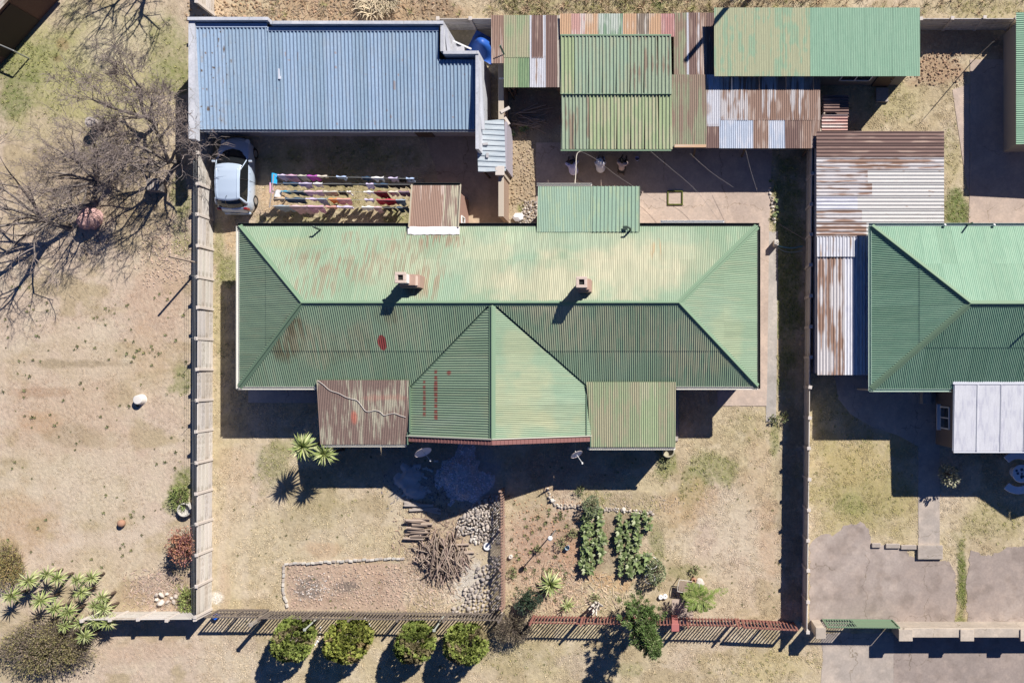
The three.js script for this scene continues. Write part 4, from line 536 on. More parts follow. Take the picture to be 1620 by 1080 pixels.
{
  const t = thing('lean_to_shed', 'wide shed roof of mixed white, grey-green and rust-streaked sheets over the courtyard', 'shed');
  const L = [[1061, 118, 1092, 232, 'greenrust'], [1091, 118, 1118, 232, 'greenrust'], [1117, 118, 1140, 200, 'white'], [1117, 196, 1139, 234, 'rustdark']]; const kk = ['whiterust', 'whiterust', 'rust', 'whiterust', 'rust', 'whiterust', 'rust']; let x = 1139; kk.forEach((k, i) => { L.push([x, 118, x + 22.5, 190, k]); x += 22.2; });
  x = 1138; ['bluewhite', 'bluewhite', 'rust', 'white2', 'rustdark', 'rust', 'rust'].forEach((k, i) => { const w = i < 2 ? 27 : i == 2 ? 24 : 26; L.push([x, 187, Math.min(x + w + .4, 1292), 234.5, k]); x += w - (i > 3 ? 4 : 0); });
  SM.white2 = sm('bluewhite'); L.forEach(q => { if (q[2] > 1285) q[2] = 1298; }); patchedRoof(t, 2.05, 118, 1.82, 235, L, CORR(.09, .011)); part('edge_patch', beam(P(1067, 231, 1.85).setY(1.88), P(1117, 231, 1.85).setY(1.88), .14, .02), sm('orange'), t);
  shedWalls(t, 1070, 122, 1296, 214, 1.8, mat(.10, .10, .12), false); doorOn(t, V(4.0, .03, P(0, 212, 1.8).z - .04), V(0, 0, 1), 1.6); windowOn(t, V(6.2, 1.1, P(0, 212, 1.8).z - .05), .9, .7, V(0, 0, 1));
  part('post', merge([1100, 1180, 1280].map(q => cbox(.09, 1.78, .09, P(q, 0, 1.8).x, .89, P(0, 232, 1.8).z))), MW.dwood, t);
}
{
  const t = thing('long_green_shed', 'long shed with clean light green corrugated roof at the top edge', 'shed'), L = []; for (let i = 0; i < 15; i++) { const x = 1130 + i * 21.7; L.push([x, 12, x + 21.9, 120.5, i < 7 ? 'mintfade' : 'mint']); }
  patchedRoof(t, 2.72, 12, 2.5, 120.5, L, CORR(.084, .0045)); shedWalls(t, 1133, 14, 1452, 110, 2.5, mat(.20, .19, .18), false);
  windowOn(t, V(P(1355, 0, 1.2).x, 1.2, P(0, 108, 2.5).z - .05), 1.5, .8, V(0, 0, 1)); doorOn(t, V(P(1400, 0, 1).x, .03, P(0, 108, 2.5).z - .03), V(0, 0, 1)); part('step', cbox(.62, .14, .72, P(1395, 0).x, .07, P(0, 151).z), MC.grey, t);
}
{ // small heap of corrugated offcuts forming a hut roof
  const t = thing('hut', 'tiny hut roofed with curled purplish corrugated offcuts by the wall corner', 'hut'), pr = CORR(.15, .03);
  patchedRoof(t, 1.35, 150, 1.3, 184, [[1301, 151, 1343, 186, 'rustdark']], pr, V(1, 0, 0)); patchedRoof(t, 1.32, 180, 1.25, 206, [[1300, 182, 1341, 206, 'pink']], pr, V(1, 0, 0), .03); patchedRoof(t, 1.4, 150, 1.4, 184, [[1303, 157, 1328, 178, 'rustdark']], pr, V(1, 0, 0), .06); shedWalls(t, 1303, 153, 1341, 204, 1.28, MW.dbrick);
  part('post', merge([cbox(.08, 1.6, .08, P(1297, 0).x - .1, .8, P(0, 195).z), cbox(.1, 1.5, .3, P(1293, 0).x - .15, .75, P(0, 222).z)]), mat(.5, .42, .33), t);
}

// ---------------------------------------------------------------- neighbour's carport and house
{
  const t = thing('carport', 'carport with bold horizontal ribs, rust at its upper end and white below', 'carport'), L = [];
  for (let i = 0; i < 8; i++) { const y0 = 208 + i * 20.7, k = i < 2 ? 'rustdark' : i == 2 ? 'rustwhite' : 'carwhite'; if (i < 3) L.push([1292, y0, 1494, y0 + 21, k]); else { const m = 1352 + (i * 37 % 30); L.push([1292, y0, m, y0 + 21, i % 3 == 2 ? 'capwhite' : 'whiterust'], [m - .5, y0, 1494, y0 + 21, k]); } }
  SM.rustwhite = sm('whiterust'); SM.carwhite = sm('carwhite_'); patchedRoof(t, 2.02, 208, 2.02, 372, L, CORR(.178, .02), V(-1, 0, 0));
  const fr = (x0, y0, x1, y1, k, h) => patchedRoof(t, h, y0, h, y1, Array.from({ length: 4 }, (_, i) => [lerp(x0, x1, i / 4), y0, lerp(x0, x1, (i + 1) / 4) + .3, y1, Array.isArray(k) ? k[i] : k]), CORR(.15, .018), V(0, 0, 1));
  fr(1293, 370, 1380, 406, 'white', 1.98); fr(1293.5, 403, 1380, 593, ['whiterust', 'whiterust', 'capwhite', 'capwhite'], 1.9); 
  part('wall', box(P(1292, 0, 2).x + .03, 0, P(0, 150, 2).z, P(1292, 0, 2).x + .13, 1.85, P(0, 590, 1.9).z), mat(.30, .32, .38), t);  // north end lengthened beyond the carport roof to block a sun leak
  part('post', merge([[1490, 212], [1490, 340], [1376, 585], [1300, 585]].map(([x, y]) => cbox(.09, 1.86, .09, P(x, 0, 1.9).x, .93, P(0, y, 1.9).z))), MW.wire, t);
}
const house2 = thing('green_roofed_house', 'neighbouring house with clean green hipped roof and flat white porch', 'house');
{
  const x0 = 10.38, z0 = -7.02, z1 = .75, zr = -3.15, rx = 14.35, x1 = 30, mt = ['mint2', 'mint2', 'mint2']; const m = roofTints(sheetTexture('mint2'), 3), wl = mat(.17, .135, .12, .95);
  const S = (pts, fall, seed) => { const s = pgroup('roof_slope', house2); sheets(s, pts, fall, { mats: m, rows: [0, .5, 1], seed, prof: CORR(.086, fall.z < 0 ? .006 : .013) }); };
  S([V(x0, E, z0), V(x1, E, z0), V(x1, RH, zr), V(rx, RH, zr)], V(0, 0, -1), 71); S([V(x0, E, z1), V(x0, E, z0), V(rx, RH, zr)], V(-1, 0, 0), 72); S([V(x0, E, z1), V(x1, E, z1), V(x1, RH, zr), V(rx, RH, zr)], V(0, 0, 1), 73);
  const d = V(0, 0, 0); part('ridge_cap', fold(V(rx, RH, zr), V(x1, RH, zr), V(0, -.44, -.9), V(0, -.44, .9)), MG.cap, house2);
  for (const z of [z0, z1]) { const a = V(x0, E, z), b = V(rx, RH, zr), al = V(0, 0, 0).subVectors(b, a).normalize(), w1 = V(0, 0, 0).crossVectors(al, V(0, .9, Math.sign(z - zr) * .44)).normalize(), w2 = V(0, 0, 0).crossVectors(al, V(-.44, .9, 0)).normalize(); if (w1.x < 0) w1.negate(); if (w2.z * (zr - z) < 0) w2.negate(); part('hip_cap', fold(a, b, w1, w2, .16), MG.cap, house2); }
  part('wall', merge([box(x0 + .5, 0, z0 + .5, x1, E - .05, z0 + .7), box(x0 + .5, 0, z1 - .7, x1, E - .05, z1 - .5), box(x0 + .5, 0, z0 + .7, x0 + .7, E - .05, z1 - .7)]), wl, house2);
  part('gutter', gutterGeo(V(x0 - .07, E - .03, z0), V(x0 - .07, E - .03, z1 + .1)), mat(.42, .52, .45), house2); part('gutter', gutterGeo(V(x0 - .1, E - .03, z1 + .07), V(14.2, E - .03, z1 + .07)), mat(.42, .52, .45), house2); part('gutter', gutterGeo(V(x0 - .1, E - .03, z0 - .07), V(x1, E - .03, z0 - .07)), mat(.35, .42, .40), house2);
  windowOn(house2, V(x0 + .48, 1.5, -3), 1.4, 1.1, V(-1, 0, 0)); windowOn(house2, V(12.5, 1.5, z1 - .48), 1.2, 1.1, V(0, 0, 1));
  for (const px of [1495, 1573]) part('vent_cap', new THREE.SphereGeometry(.07, 10, 8).translate(P(px, 0, 2.7).x, 2.72, z0 - .02), MW.white, house2);
  // porch room with flat white roof
  const p0 = 14.32, q0 = .28, q1 = 3.72, po = pgroup('porch_roof', house2); sheets(po, [V(p0, 2.72, q0), V(p0 + 9, 2.72, q0), V(p0 + 9, 2.58, q1), V(p0, 2.58, q1)], V(0, 0, 1), { mats: [sm('capwhite')], width: 1.13, prof: { p: 1.13, pts: [[0, 0], [.01, .025], [.05, .03], [.09, 0]], smooth: false }, lift: .02, seed: 77 });
  part('roof_edge', merge([beam(V(p0 - .1, 2.72, q0 + .1), V(p0 + 9, 2.72, q0 + .1), .3, .09), beam(V(p0 - .02, 2.68, q0), V(p0 - .02, 2.55, q1), .06, .1), beam(V(p0, 2.54, q1 + .04), V(p0 + 9, 2.54, q1 + .04), .1, .1)]), mat(.60, .61, .66), house2);
  part('porch_wall', merge([box(p0 + .05, 0, q0 + .5, p0 + .25, 2.52, q1 - .1), box(p0 + .25, 0, q1 - .3, p0 + 9, 2.45, q1 - .1)]), wl, house2); windowOn(house2, V(p0 + .03, 1.35, 2.2), 1.05, 1.15, V(-1, 0, 0));
  part('sill', cbox(.22, .06, 1.3, p0 - .05, .74, 2.2), MW.white, house2); part('ledge', cbox(.45, .5, 1.1, p0 - .55, .25, 1.0), MC.dark, house2); part('downpipe', bar(V(x0 - .02, .1, z1 + .05), V(x0 - .02, 2.5, z1 + .05), .04, 8), MW.cream, house2);
}
{ // roof cut by the right edge
  const t = thing('green_roofed_outbuilding', 'outbuilding with green ribbed roof cut off by the right edge', 'building'), x0 = P(1608, 0, 2.1).x, z0 = P(0, 20, 2.1).z, z1 = P(0, 228, 2.1).z;
  sheets(t, [V(x0, 2.1, z1), V(x0, 2.1, z0), V(x0 + 5, 2.35, z0), V(x0 + 5, 2.35, z1)], V(-1, 0, 0), { mats: [sm('mint')], rows: [0, 1], seed: 81, prof: CORR(.1, .014) }); part('wall', merge([box(x0 + .3, 0, z0 + .2, x0 + .5, 2.02, z1 - .2), box(x0 + .5, 0, z1 - .4, x0 + 5, 2.02, z1 - .2), box(x0 + .5, 0, z0 + .2, x0 + 5, 2.02, z0 + .4)]), MW.plaster, t);
}
{ // gabled front wing of the neighbouring house, right of the frame
  const g2 = 21.9, hl = 4.2, zs = 3.1, m = [sm('mint2')], a = pgroup('roof_slope', house2), b = pgroup('roof_slope', house2);
  sheets(a, [V(g2, RH, -3.1), V(g2, RH, zs), V(g2 - hl, E, zs), V(g2 - hl, E, .8)], V(-1, 0, 0), { mats: m, lift: .03 }); sheets(b, [V(g2, RH, zs), V(g2, RH, -3.1), V(g2 + hl, E, .8), V(g2 + hl, E, zs)], V(1, 0, 0), { mats: m, lift: .03 });
  const gw = new THREE.Shape([[g2 - hl + .3, 0], [g2 + hl - .3, 0], [g2 + hl - .3, 2.65], [g2, RH - .12], [g2 - hl + .3, 2.65]].map(q => new THREE.Vector2(...q))); part('gable_wall', new THREE.ExtrudeGeometry(gw, { depth: .2, bevelEnabled: false }).translate(0, 0, zs - .4), mat(.24, .15, .115), house2);
}
{ // building in the top left corner: its long wall faces the camera, in its own shade
  const A = P(143, -58), B = P(-67, 177), L = A.distanceTo(B), t = thing('brick_outbuilding', 'dark brick wall and pale ribbed roof corner at the top left corner', 'building', A, -Math.atan2(B.z - A.z, B.x - A.x)), h = 2.1;
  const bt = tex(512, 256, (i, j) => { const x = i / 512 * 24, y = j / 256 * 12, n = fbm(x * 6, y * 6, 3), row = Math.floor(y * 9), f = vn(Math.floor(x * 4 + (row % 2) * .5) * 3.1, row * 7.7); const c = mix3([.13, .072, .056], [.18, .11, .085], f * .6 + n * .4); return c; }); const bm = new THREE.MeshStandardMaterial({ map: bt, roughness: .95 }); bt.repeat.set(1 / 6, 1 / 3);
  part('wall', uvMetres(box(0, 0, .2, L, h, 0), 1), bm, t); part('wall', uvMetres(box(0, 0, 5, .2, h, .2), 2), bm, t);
  sheets(t, [V(-.3, h + .12, -.14), V(L, h + .12, -.14), V(L, h + .75, 5), V(-.3, h + .75, 5)], V(-1, 0, 0), { mats: [sm('brownwhite')], width: .8, prof: CORR(.12, .018), seed: 83 });
  const a = 3.9, d = part('dark_panel', box(a, .05, -.05, a + 2.6, 1.9, 0), mat(.05, .035, .03, .8), t);  // near-black panel set over one stretch of the wall
  const rail = thing('pipe_rail', 'short pale pipe rail below the dark wall at the left edge', 'rail'); part('pipe', bar(P(-24, 61, 1.0), P(20, 80, 1.0), .04), MW.wire, rail); part('post', bar(P(20, 80, 0).setX(P(20, 80, 1).x).setZ(P(20, 80, 1).z), P(20, 80, 1.0), .04), MW.wire, rail);
}

// ---------------------------------------------------------------- grass and weeds on the ground
const inside = (poly, x, z) => { let c = false; for (let i = 0, j = poly.length - 1; i < poly.length; j = i++) { const a = poly[i], b = poly[j]; if ((a[1] > z) !== (b[1] > z) && x < (b[0] - a[0]) * (z - a[1]) / (b[1] - a[1]) + a[0]) c = !c; } return c; };
const blade = (list, c) => { const pos = [], idx = [], col = []; list.forEach(([a, l, h, w]) => { const q = pos.length / 3, cx = Math.cos(a), sx = Math.sin(a); pos.push(-sx * w, 0, cx * w, sx * w, 0, -cx * w, cx * l * .55 - sx * w * .6, h * .8, sx * l * .55 + cx * w * .6, cx * l * .55 + sx * w * .6, h * .8, sx * l * .55 - cx * w * .6, cx * l, h * .75, sx * l); idx.push(q, q + 1, q + 2, q + 1, q + 3, q + 2, q + 2, q + 3, q + 4); for (let k = 0; k < 5; k++) col.push(1, 1, 1); }); return geoOf(pos, null, null, col, idx); };
const tuftGeo = (n, L, hgt, w, seed) => { const r = rngOf(seed); return blade(Array.from({ length: n }, (_, i) => [i / n * 6.283 + r(), L * rr(.6, 1.2, r), hgt * rr(.5, 1.2, r), w])); };
{
  const dry = [], dc = [], gr = [], gc = [], weed = [], wc = [], r = rngOf(99), tall = [], tc = [];
  for (let i = 0; i < 190000; i++) {
    const px = rr(-30, 1660, r), py = rr(-30, 1110, r), p = P(px, py), g = sampleG(greenD, p.x, p.z), bare = sampleG(noGrass, p.x, p.z), u = r(), s = rr(.5, 1.25, r), t = r(), a = r() * 6.283;
    if (u < bare * .93 || px < 326 && t > .55) continue; if (px > 372 && px < 1200 && py > 380 && py < 620) continue; if (PADS.some(q => inside(q, p.x, p.z))) continue;
    const clump = vn(p.x * 2.2, p.z * 2.2);
    if (r() < g * .6) { const k = groundAt(p.x, p.z); gr.push(M4(p, a, s * 1.05)); gc.push(C(...vary(mix3([.15 + .08 * t, .18 + .06 * t, .055], [k[0] * 1.25, k[1] * 1.25, k[2] * 1.2], .6), r, .2))); }
    else if (clump > .42 + .25 * r() - (px > 330 ? .1 : 0)) { dry.push(M4(p, a, s * (px < 300 ? .7 : .95))); const k = groundAt(p.x, p.z), f = lerp(.98, 1.42, t); dc.push(C(k[0] * f, k[1] * f, k[2] * f)); }
  }
  const vm = vmat(1, { side: THREE.DoubleSide });
  stuff('dry_grass', tuftGeo(6, .11, .05, .012, 1), vm, 'short straw coloured winter grass over the yards and the open plot', dry, dc);
  stuff('green_grass', tuftGeo(7, .10, .06, .014, 2), vm, 'patches of short green grass along walls and in the yards', gr, gc);
  for (let i = 0; i < 340; i++) { const px = rr(0, 300, r), py = rr(450, 960, r), d = vn(px * .03, py * .03); if (r() > smooth(.3, .7, d) * 1.1) continue; const p = P(px, py); weed.push(M4(p, r() * 6, rr(.4, 1.05, r))); wc.push(C(...vary([.15, .155, .065], r, .4))); }
  for (let i = 0; i < 260; i++) { const p = P(rr(345, 1240, r), rr(720, 1070, r)); if (PADS.some(q => inside(q, p.x, p.z))) continue; weed.push(M4(p, r() * 6, rr(.3, .7, r))); wc.push(C(...vary([.16, .15, .06], r, .4))); }
  for (let i = 0; i < 90; i++) { const p = P(rr(806, 905, r), rr(800, 950, r)); weed.push(M4(p, r() * 6, rr(.4, 1.3, r))); wc.push(C(...vary([.13, .135, .055], r, .4))); }
  stuff('weeds', merge([tuftGeo(9, .15, .10, .022, 3)]), vm, 'small dark green weeds dotted over the bare open plot', weed, wc);
  for (let i = 0; i < 650; i++) { const px = i % 3 ? rr(770, 1300, r) : rr(420, 1620, r), py = rr(-20, 24, r), p = P(px, py, 0); tall.push(M4(p, r() * 6, rr(.35, 1.05, r))); const t = r(); tc.push(C(...vary(t < .25 ? [.30, .28, .12] : t < .85 ? [.40, .30, .19] : [.19, .17, .08], r, .3))); }
  for (let i = 0; i < 160; i++) { const p = P(600 + (r() + r() - 1) * 34, 4 + (r() + r() - 1) * 20); tall.push(M4(p, r() * 6, rr(1, 2.2, r))); tc.push(C(...vary([.52, .43, .29], r, .2))); }
  stuff('tall_grass', tuftGeo(8, .34, .3, .02, 4), vm, 'rough tall grass and weeds growing behind the sheds at the top', tall, tc);
  // twigs, chips and dead leaves
  const lit = [], lc = []; const sc_ = (n, x, y, rx, ry, s0, s1, c) => { for (let i = 0; i < n; i++) { const p = P(x + (r() + r() - 1) * rx, y + (r() + r() - 1) * ry); p.y = .02; lit.push(M4(p, r() * 6, 1, (r() - .5) * .5, (r() - .5) * .5, V(rr(s0, s1, r), rr(.01, .03, r), rr(.012, .05, r)))); lc.push(C(...vary(c, r, .35))); } };
  sc_(700, 250, 935, 60, 40, .04, .22, [.42, .32, .25]); sc_(600, 680, 860, 70, 80, .04, .3, [.34, .25, .18]); sc_(500, 680, 930, 60, 40, .04, .26, [.46, .36, .27]); sc_(900, 880, 930, 90, 50, .04, .28, [.48, .36, .25]); sc_(300, 560, 930, 110, 40, .03, .12, [.46, .36, .28]); sc_(90, 500, 930, 40, 26, .03, .1, [.55, .5, .45]); sc_(260, 262, 400, 50, 60, .04, .2, [.46, .35, .27]); sc_(300, 500, 15, 200, 20, .05, .4, [.36, .27, .18]); sc_(300, 680, 770, 90, 50, .04, .16, [.22, .2, .2]); sc_(160, 835, 250, 26, 100, .04, .12, [.42, .33, .24]); sc_(180, 1010, 800, 80, 20, .03, .1, [.45, .36, .27]); sc_(150, 965, 940, 60, 40, .1, .4, [.50, .40, .28]); sc_(240, 150, 330, 160, 90, .05, .4, [.20, .155, .12]);
  stuff('garden_litter', new THREE.BoxGeometry(1, 1, 1), mat(1, 1, 1), 'twigs, chips and dead leaves littering the garden beds', lit, lc);
}

// ---------------------------------------------------------------- bare trees
function bareTree(name, label, base, { h = 5, spread = 2.5, seed = 1, lean = V(0, 0, 0), limbs = 5, levels = 5, trunkR = .14, fork = .25, twigR = .011, spray = 2, group } = {}) {
  const r = rngOf(seed), thick = [], thin = [];
  const grow = (p, d, L, rad, lev) => {
    const n = lev < 2 ? 4 : 3, pts = [p.clone()], rs = [rad]; let q = p.clone(), e = d.clone();
    for (let i = 0; i < n; i++) { e.addScaledVector(dir3(r), .2).add(V(0, .05, 0)).normalize(); q = q.clone().addScaledVector(e, L / n); pts.push(q); rs.push(lerp(rad, rad * .62, (i + 1) / n)); }
    (rad > .03 ? thick : thin).push(tube(pts, rs, rad > .06 ? 7 : rad > .03 ? 5 : 3, rad > .05));
    if (lev >= levels) { for (let i = 0; i < spray; i++) { const j = 1 + Math.floor(r() * (n - 1)), c = e.clone().addScaledVector(dir3(r), 1).normalize(), l = rr(.18, .5, r), m = pts[j].clone().addScaledVector(c, l * .5).addScaledVector(dir3(r), .04); thin.push(tube([pts[j], m, m.clone().addScaledVector(c, l * .5).addScaledVector(dir3(r), .05)], [twigR * .8, twigR * .7, twigR * .5], 3, false)); } return; }
    const k = lev === 0 ? limbs : lev < 3 ? 3 : 2 + (r() < .55 ? 1 : 0);
    for (let i = 0; i < k; i++) { const at = lev === 0 ? rr(.75, 1, r) : i === 0 ? 1 : rr(.3, .95, r), j = Math.min(n - 1, Math.floor(at * n)), f = at * n - j, o = pts[j].clone().lerp(pts[j + 1], clamp(f)); let c; if (lev === 0) { const a = (i + r() * .6) / k * 6.283; c = V(Math.cos(a) * spread / h * 1.1, .72, Math.sin(a) * spread / h * 1.1).add(lean).normalize(); } else { c = e.clone().addScaledVector(dir3(r), lev < 2 ? .65 : .9).add(V(0, .06, 0)).normalize(); } grow(o, c, lev === 0 ? h * .36 * rr(.85, 1.15, r) : L * rr(.58, .82, r), Math.max(twigR, (lev === 0 ? rad * .62 : rs[j] * .66)), lev + 1); }
  };
  grow(V(0, -.05, 0), V(lean.x * .4, 1, lean.z * .4).normalize(), h * fork, trunkR, 0);
  const t = thing(name, label, 'tree', base, 0, group); part('trunk', merge(thick), barkM, t); part('crown', merge(thin), twigM, t); return t;
}
const barkM = mat(.20, .17, .15), twigM = mat(.27, .22, .20);
bareTree('bare_tree', 'large leafless tree with branches spreading to the left edge, below the others', P(112, 362), { h: 5.6, spread: 3.6, seed: 11, lean: V(-.35, 0, -.15), limbs: 6, levels: 6, twigR: .0075, spray: 0 });
bareTree('bare_tree', 'leafless tree with dense twigs against the blue roofed building', P(280, 258), { h: 4.4, spread: 2.6, seed: 23, lean: V(-.05, 0, -.1), limbs: 6, levels: 6, twigR: .011 });
bareTree('bare_tree', 'leafless tree in the middle of the group, above the reddish mound', P(176, 296), { h: 4.2, spread: 2.8, seed: 35, lean: V(-.15, 0, -.1), limbs: 6, levels: 6, twigR: .008, spray: 1 });
bareTree('bare_tree', 'leafless tree reaching highest in the photo, above the pale stump', P(246, 196), { h: 4.0, spread: 2.6, seed: 47, lean: V(-.02, 0, -.35), limbs: 5, levels: 6, twigR: .010 });
bareTree('bare_tree', 'leafless tree beyond the top edge, its shadow on the grass', P(262, -70), { h: 5.2, spread: 2.6, seed: 53, limbs: 6, levels: 5, twigR: .012 });
bareTree('bare_tree', 'slim leafless tree beyond the top edge, its shadow across the sheds', P(1215, -42), { h: 3.6, spread: 1.6, seed: 59, limbs: 4, levels: 4, twigR: .010, trunkR: .07 });

// ---------------------------------------------------------------- yuccas: every leaf a piece of its own
function bladeGeo(L, w, droop, seed) { const r = rngOf(seed), pos = [], idx = [], n = 4, k = [.5, 1, .9, .55, 0]; for (let i = 0; i <= n; i++) { const t = i / n, x = L * t, y = Math.sin(t * 1.2) * L * .12 - droop * t * t * L, ww = w * k[i] * .5; pos.push(x, y + ww * .35, -ww, x, y, 0, x, y + ww * .35, ww); if (i) { const q = (i - 1) * 3; idx.push(q, q + 3, q + 1, q + 1, q + 3, q + 4, q + 1, q + 4, q + 2, q + 2, q + 4, q + 5); } } return geoOf(pos, null, null, null, idx); }
const YL = [bladeGeo(.66, .078, .10, 1), bladeGeo(.6, .074, .3, 2), bladeGeo(.62, .078, .55, 3), bladeGeo(.5, .066, .02, 4)];
const YM = [mat(.40, .44, .17, .5), mat(.31, .37, .12, .5), mat(.48, .50, .25, .5), mat(.23, .29, .09, .55), mat(.40, .33, .19, .7)];
function yucca(label, p, height, n, scale, seed, group, lean = 0) {
  const r = rngOf(seed), t = thing('yucca', label, 'yucca', p, r() * 6.28, group); part('trunk', tube([V(0, -.05, 0), V(lean * .5, height * .5, .03), V(lean, height, 0)], [.075, .06, .055], 8), MW.dwood, t);
  for (let i = 0; i < n; i++) { const f = i / n, el = lerp(1.25, -.25, Math.pow(f, .8)) + (r() - .5) * .2, o = part('leaf', YL[f < .25 ? 3 : Math.floor(f * 2.99) % 3], YM[f > .9 && r() < .5 ? 4 : Math.floor(r() * 4)], t); o.position.set(lean, height + lerp(.06, -.12, f), 0); o.rotation.order = 'YZX'; o.rotation.set((r() - .5) * .5, i * 2.39996 + (r() - .5) * .3, el); o.scale.setScalar(scale * rr(.85, 1.12, r)); }
  return t;
}
yucca('larger yucca beside the rusted porch, left of the two', P(511, 700), 2.35, 104, 1.16, 5); yucca('smaller yucca beside the rusted porch, right of the two', P(543, 711), 2.3, 92, 1.0, 6);
const YC = [[45, 918, 1.1, .98], [74, 908, 1.0, .8], [90, 915, 1.05, .8], [17, 942, 1.1, .9], [64, 949, 1.2, .95], [86, 962, 1.1, .8], [107, 968, 1.15, .9], [121, 917, .9, .7], [144, 914, .9, .8], [128, 937, .95, .8], [160, 945, 1, .7], [148, 958, 1, .7], [164, 963, 1.05, .8], [126, 985, 1.1, .7], [152, 982, 1.1, .85], [171, 985, 1.1, .85], [101, 990, 1, .7], [134, 1006, 1.1, .85], [57, 905, .9, .6]];
YC.pop(); const YN = { 3: 'leftmost yucca of the corner clump, at the left edge', 15: 'rightmost yucca of the corner clump, touching the low wall', 17: 'lowest yucca of the corner clump, against the dry shrub', 1: 'uppermost yucca of the corner clump, behind the others' };
YC.forEach(([x, y, h, s], i) => { const q = P(x, y, h); yucca(YN[i] || 'yucca rosette inside the large clump by the lower left corner', V(q.x, 0, q.z), h, 50, s * .92, 100 + i, 'yuccas of the corner clump'); });
yucca('yucca with dark striped leaves in the soil between the lamp and the red fence', P(872, 921), .4, 60, 1.18, 31); yucca('small pale yucca close to the red fence', P(898, 955), .3, 28, .75, 32);

// ---------------------------------------------------------------- shrubs and trees in leaf
function shrub(name, label, cat, p, { rx, ry, rz, n, leaf, cols, seed, group, wood = [.15, .11, .08], stems = 8, top = 0, y0 = .1, egg = 0, twigs = 0, shell = .55, lump = .25, leafW = .5, blobs = 0 }) {
  const t = thing(name, label, cat, p, 0, group), r = rngOf(seed);
  const st = []; for (let i = 0; i < stems; i++) { const a = r() * 6.28, q = rr(.2, .75, r); st.push(tube([V(0, 0, 0), V(Math.cos(a) * rx * q * .5, ry * .9, Math.sin(a) * rz * q * .5), V(Math.cos(a) * rx * q, ry * 1.5, Math.sin(a) * rz * q)], [.035, .022, .01], 5)); }
  for (let i = 0; i < twigs; i++) { const d = dir3(r); d.y = Math.abs(d.y) * .9; const a = V(d.x * rx * .3, y0 + d.y * ry * .6, d.z * rz * .3), b = V(d.x * rx * rr(.8, 1.1, r), y0 + ry * (.4 + d.y * rr(.9, 1.5, r)), d.z * rz * rr(.8, 1.1, r)); const m = a.clone().lerp(b, .5).addScaledVector(dir3(r), .15); st.push(tube([a, m, b], [.012, .009, .006], 3, false)); }
  part('stems', merge(st), mat(...wood), t); const bl = Array.from({ length: blobs }, () => { const d = dir3(r), k = Math.pow(r(), .5) * .8; return [V(d.x * rx * k, y0 + ry + d.y * ry * k * .7, d.z * rz * k), rr(.16, .36, r), cols[Math.floor(r() * cols.length)]]; });
  part('foliage', leafCloud(n, rnd => { const d = dir3(rnd), lm = 1 + (fbm(d.x * 2.2 + seed, d.z * 2.2 + d.y * 1.7, 3) - .5) * lump * 2, k = Math.pow(rnd(), .35) * (1 - shell) + shell, f = egg ? 1 - egg * Math.max(0, d.y) : 1; const q = V(d.x * rx * k * lm * f, y0 + ry + d.y * ry * k * lm, d.z * rz * k * lm * f); if (q.y < .03) return null; const out = d.clone().addScaledVector(dir3(rnd), .8).add(V(0, .25, 0)); let c = cols[Math.floor(rnd() * cols.length)]; if (blobs && rnd() < .8) { const b = bl[Math.floor(rnd() * blobs)]; q.copy(b[0]).addScaledVector(d, b[1] * k * Math.max(.6, Math.min(rx, rz))); if (rnd() < .6) c = b[2]; if (q.y < .03) return null; } return { p: q, d: out, u: dir3(rnd), l: leaf * rr(.7, 1.3, rnd), w: leaf * leafW * rr(.7, 1.3, rnd), c: vary(c, rnd, .3) }; }, seed), leafMat, t); return t;
}
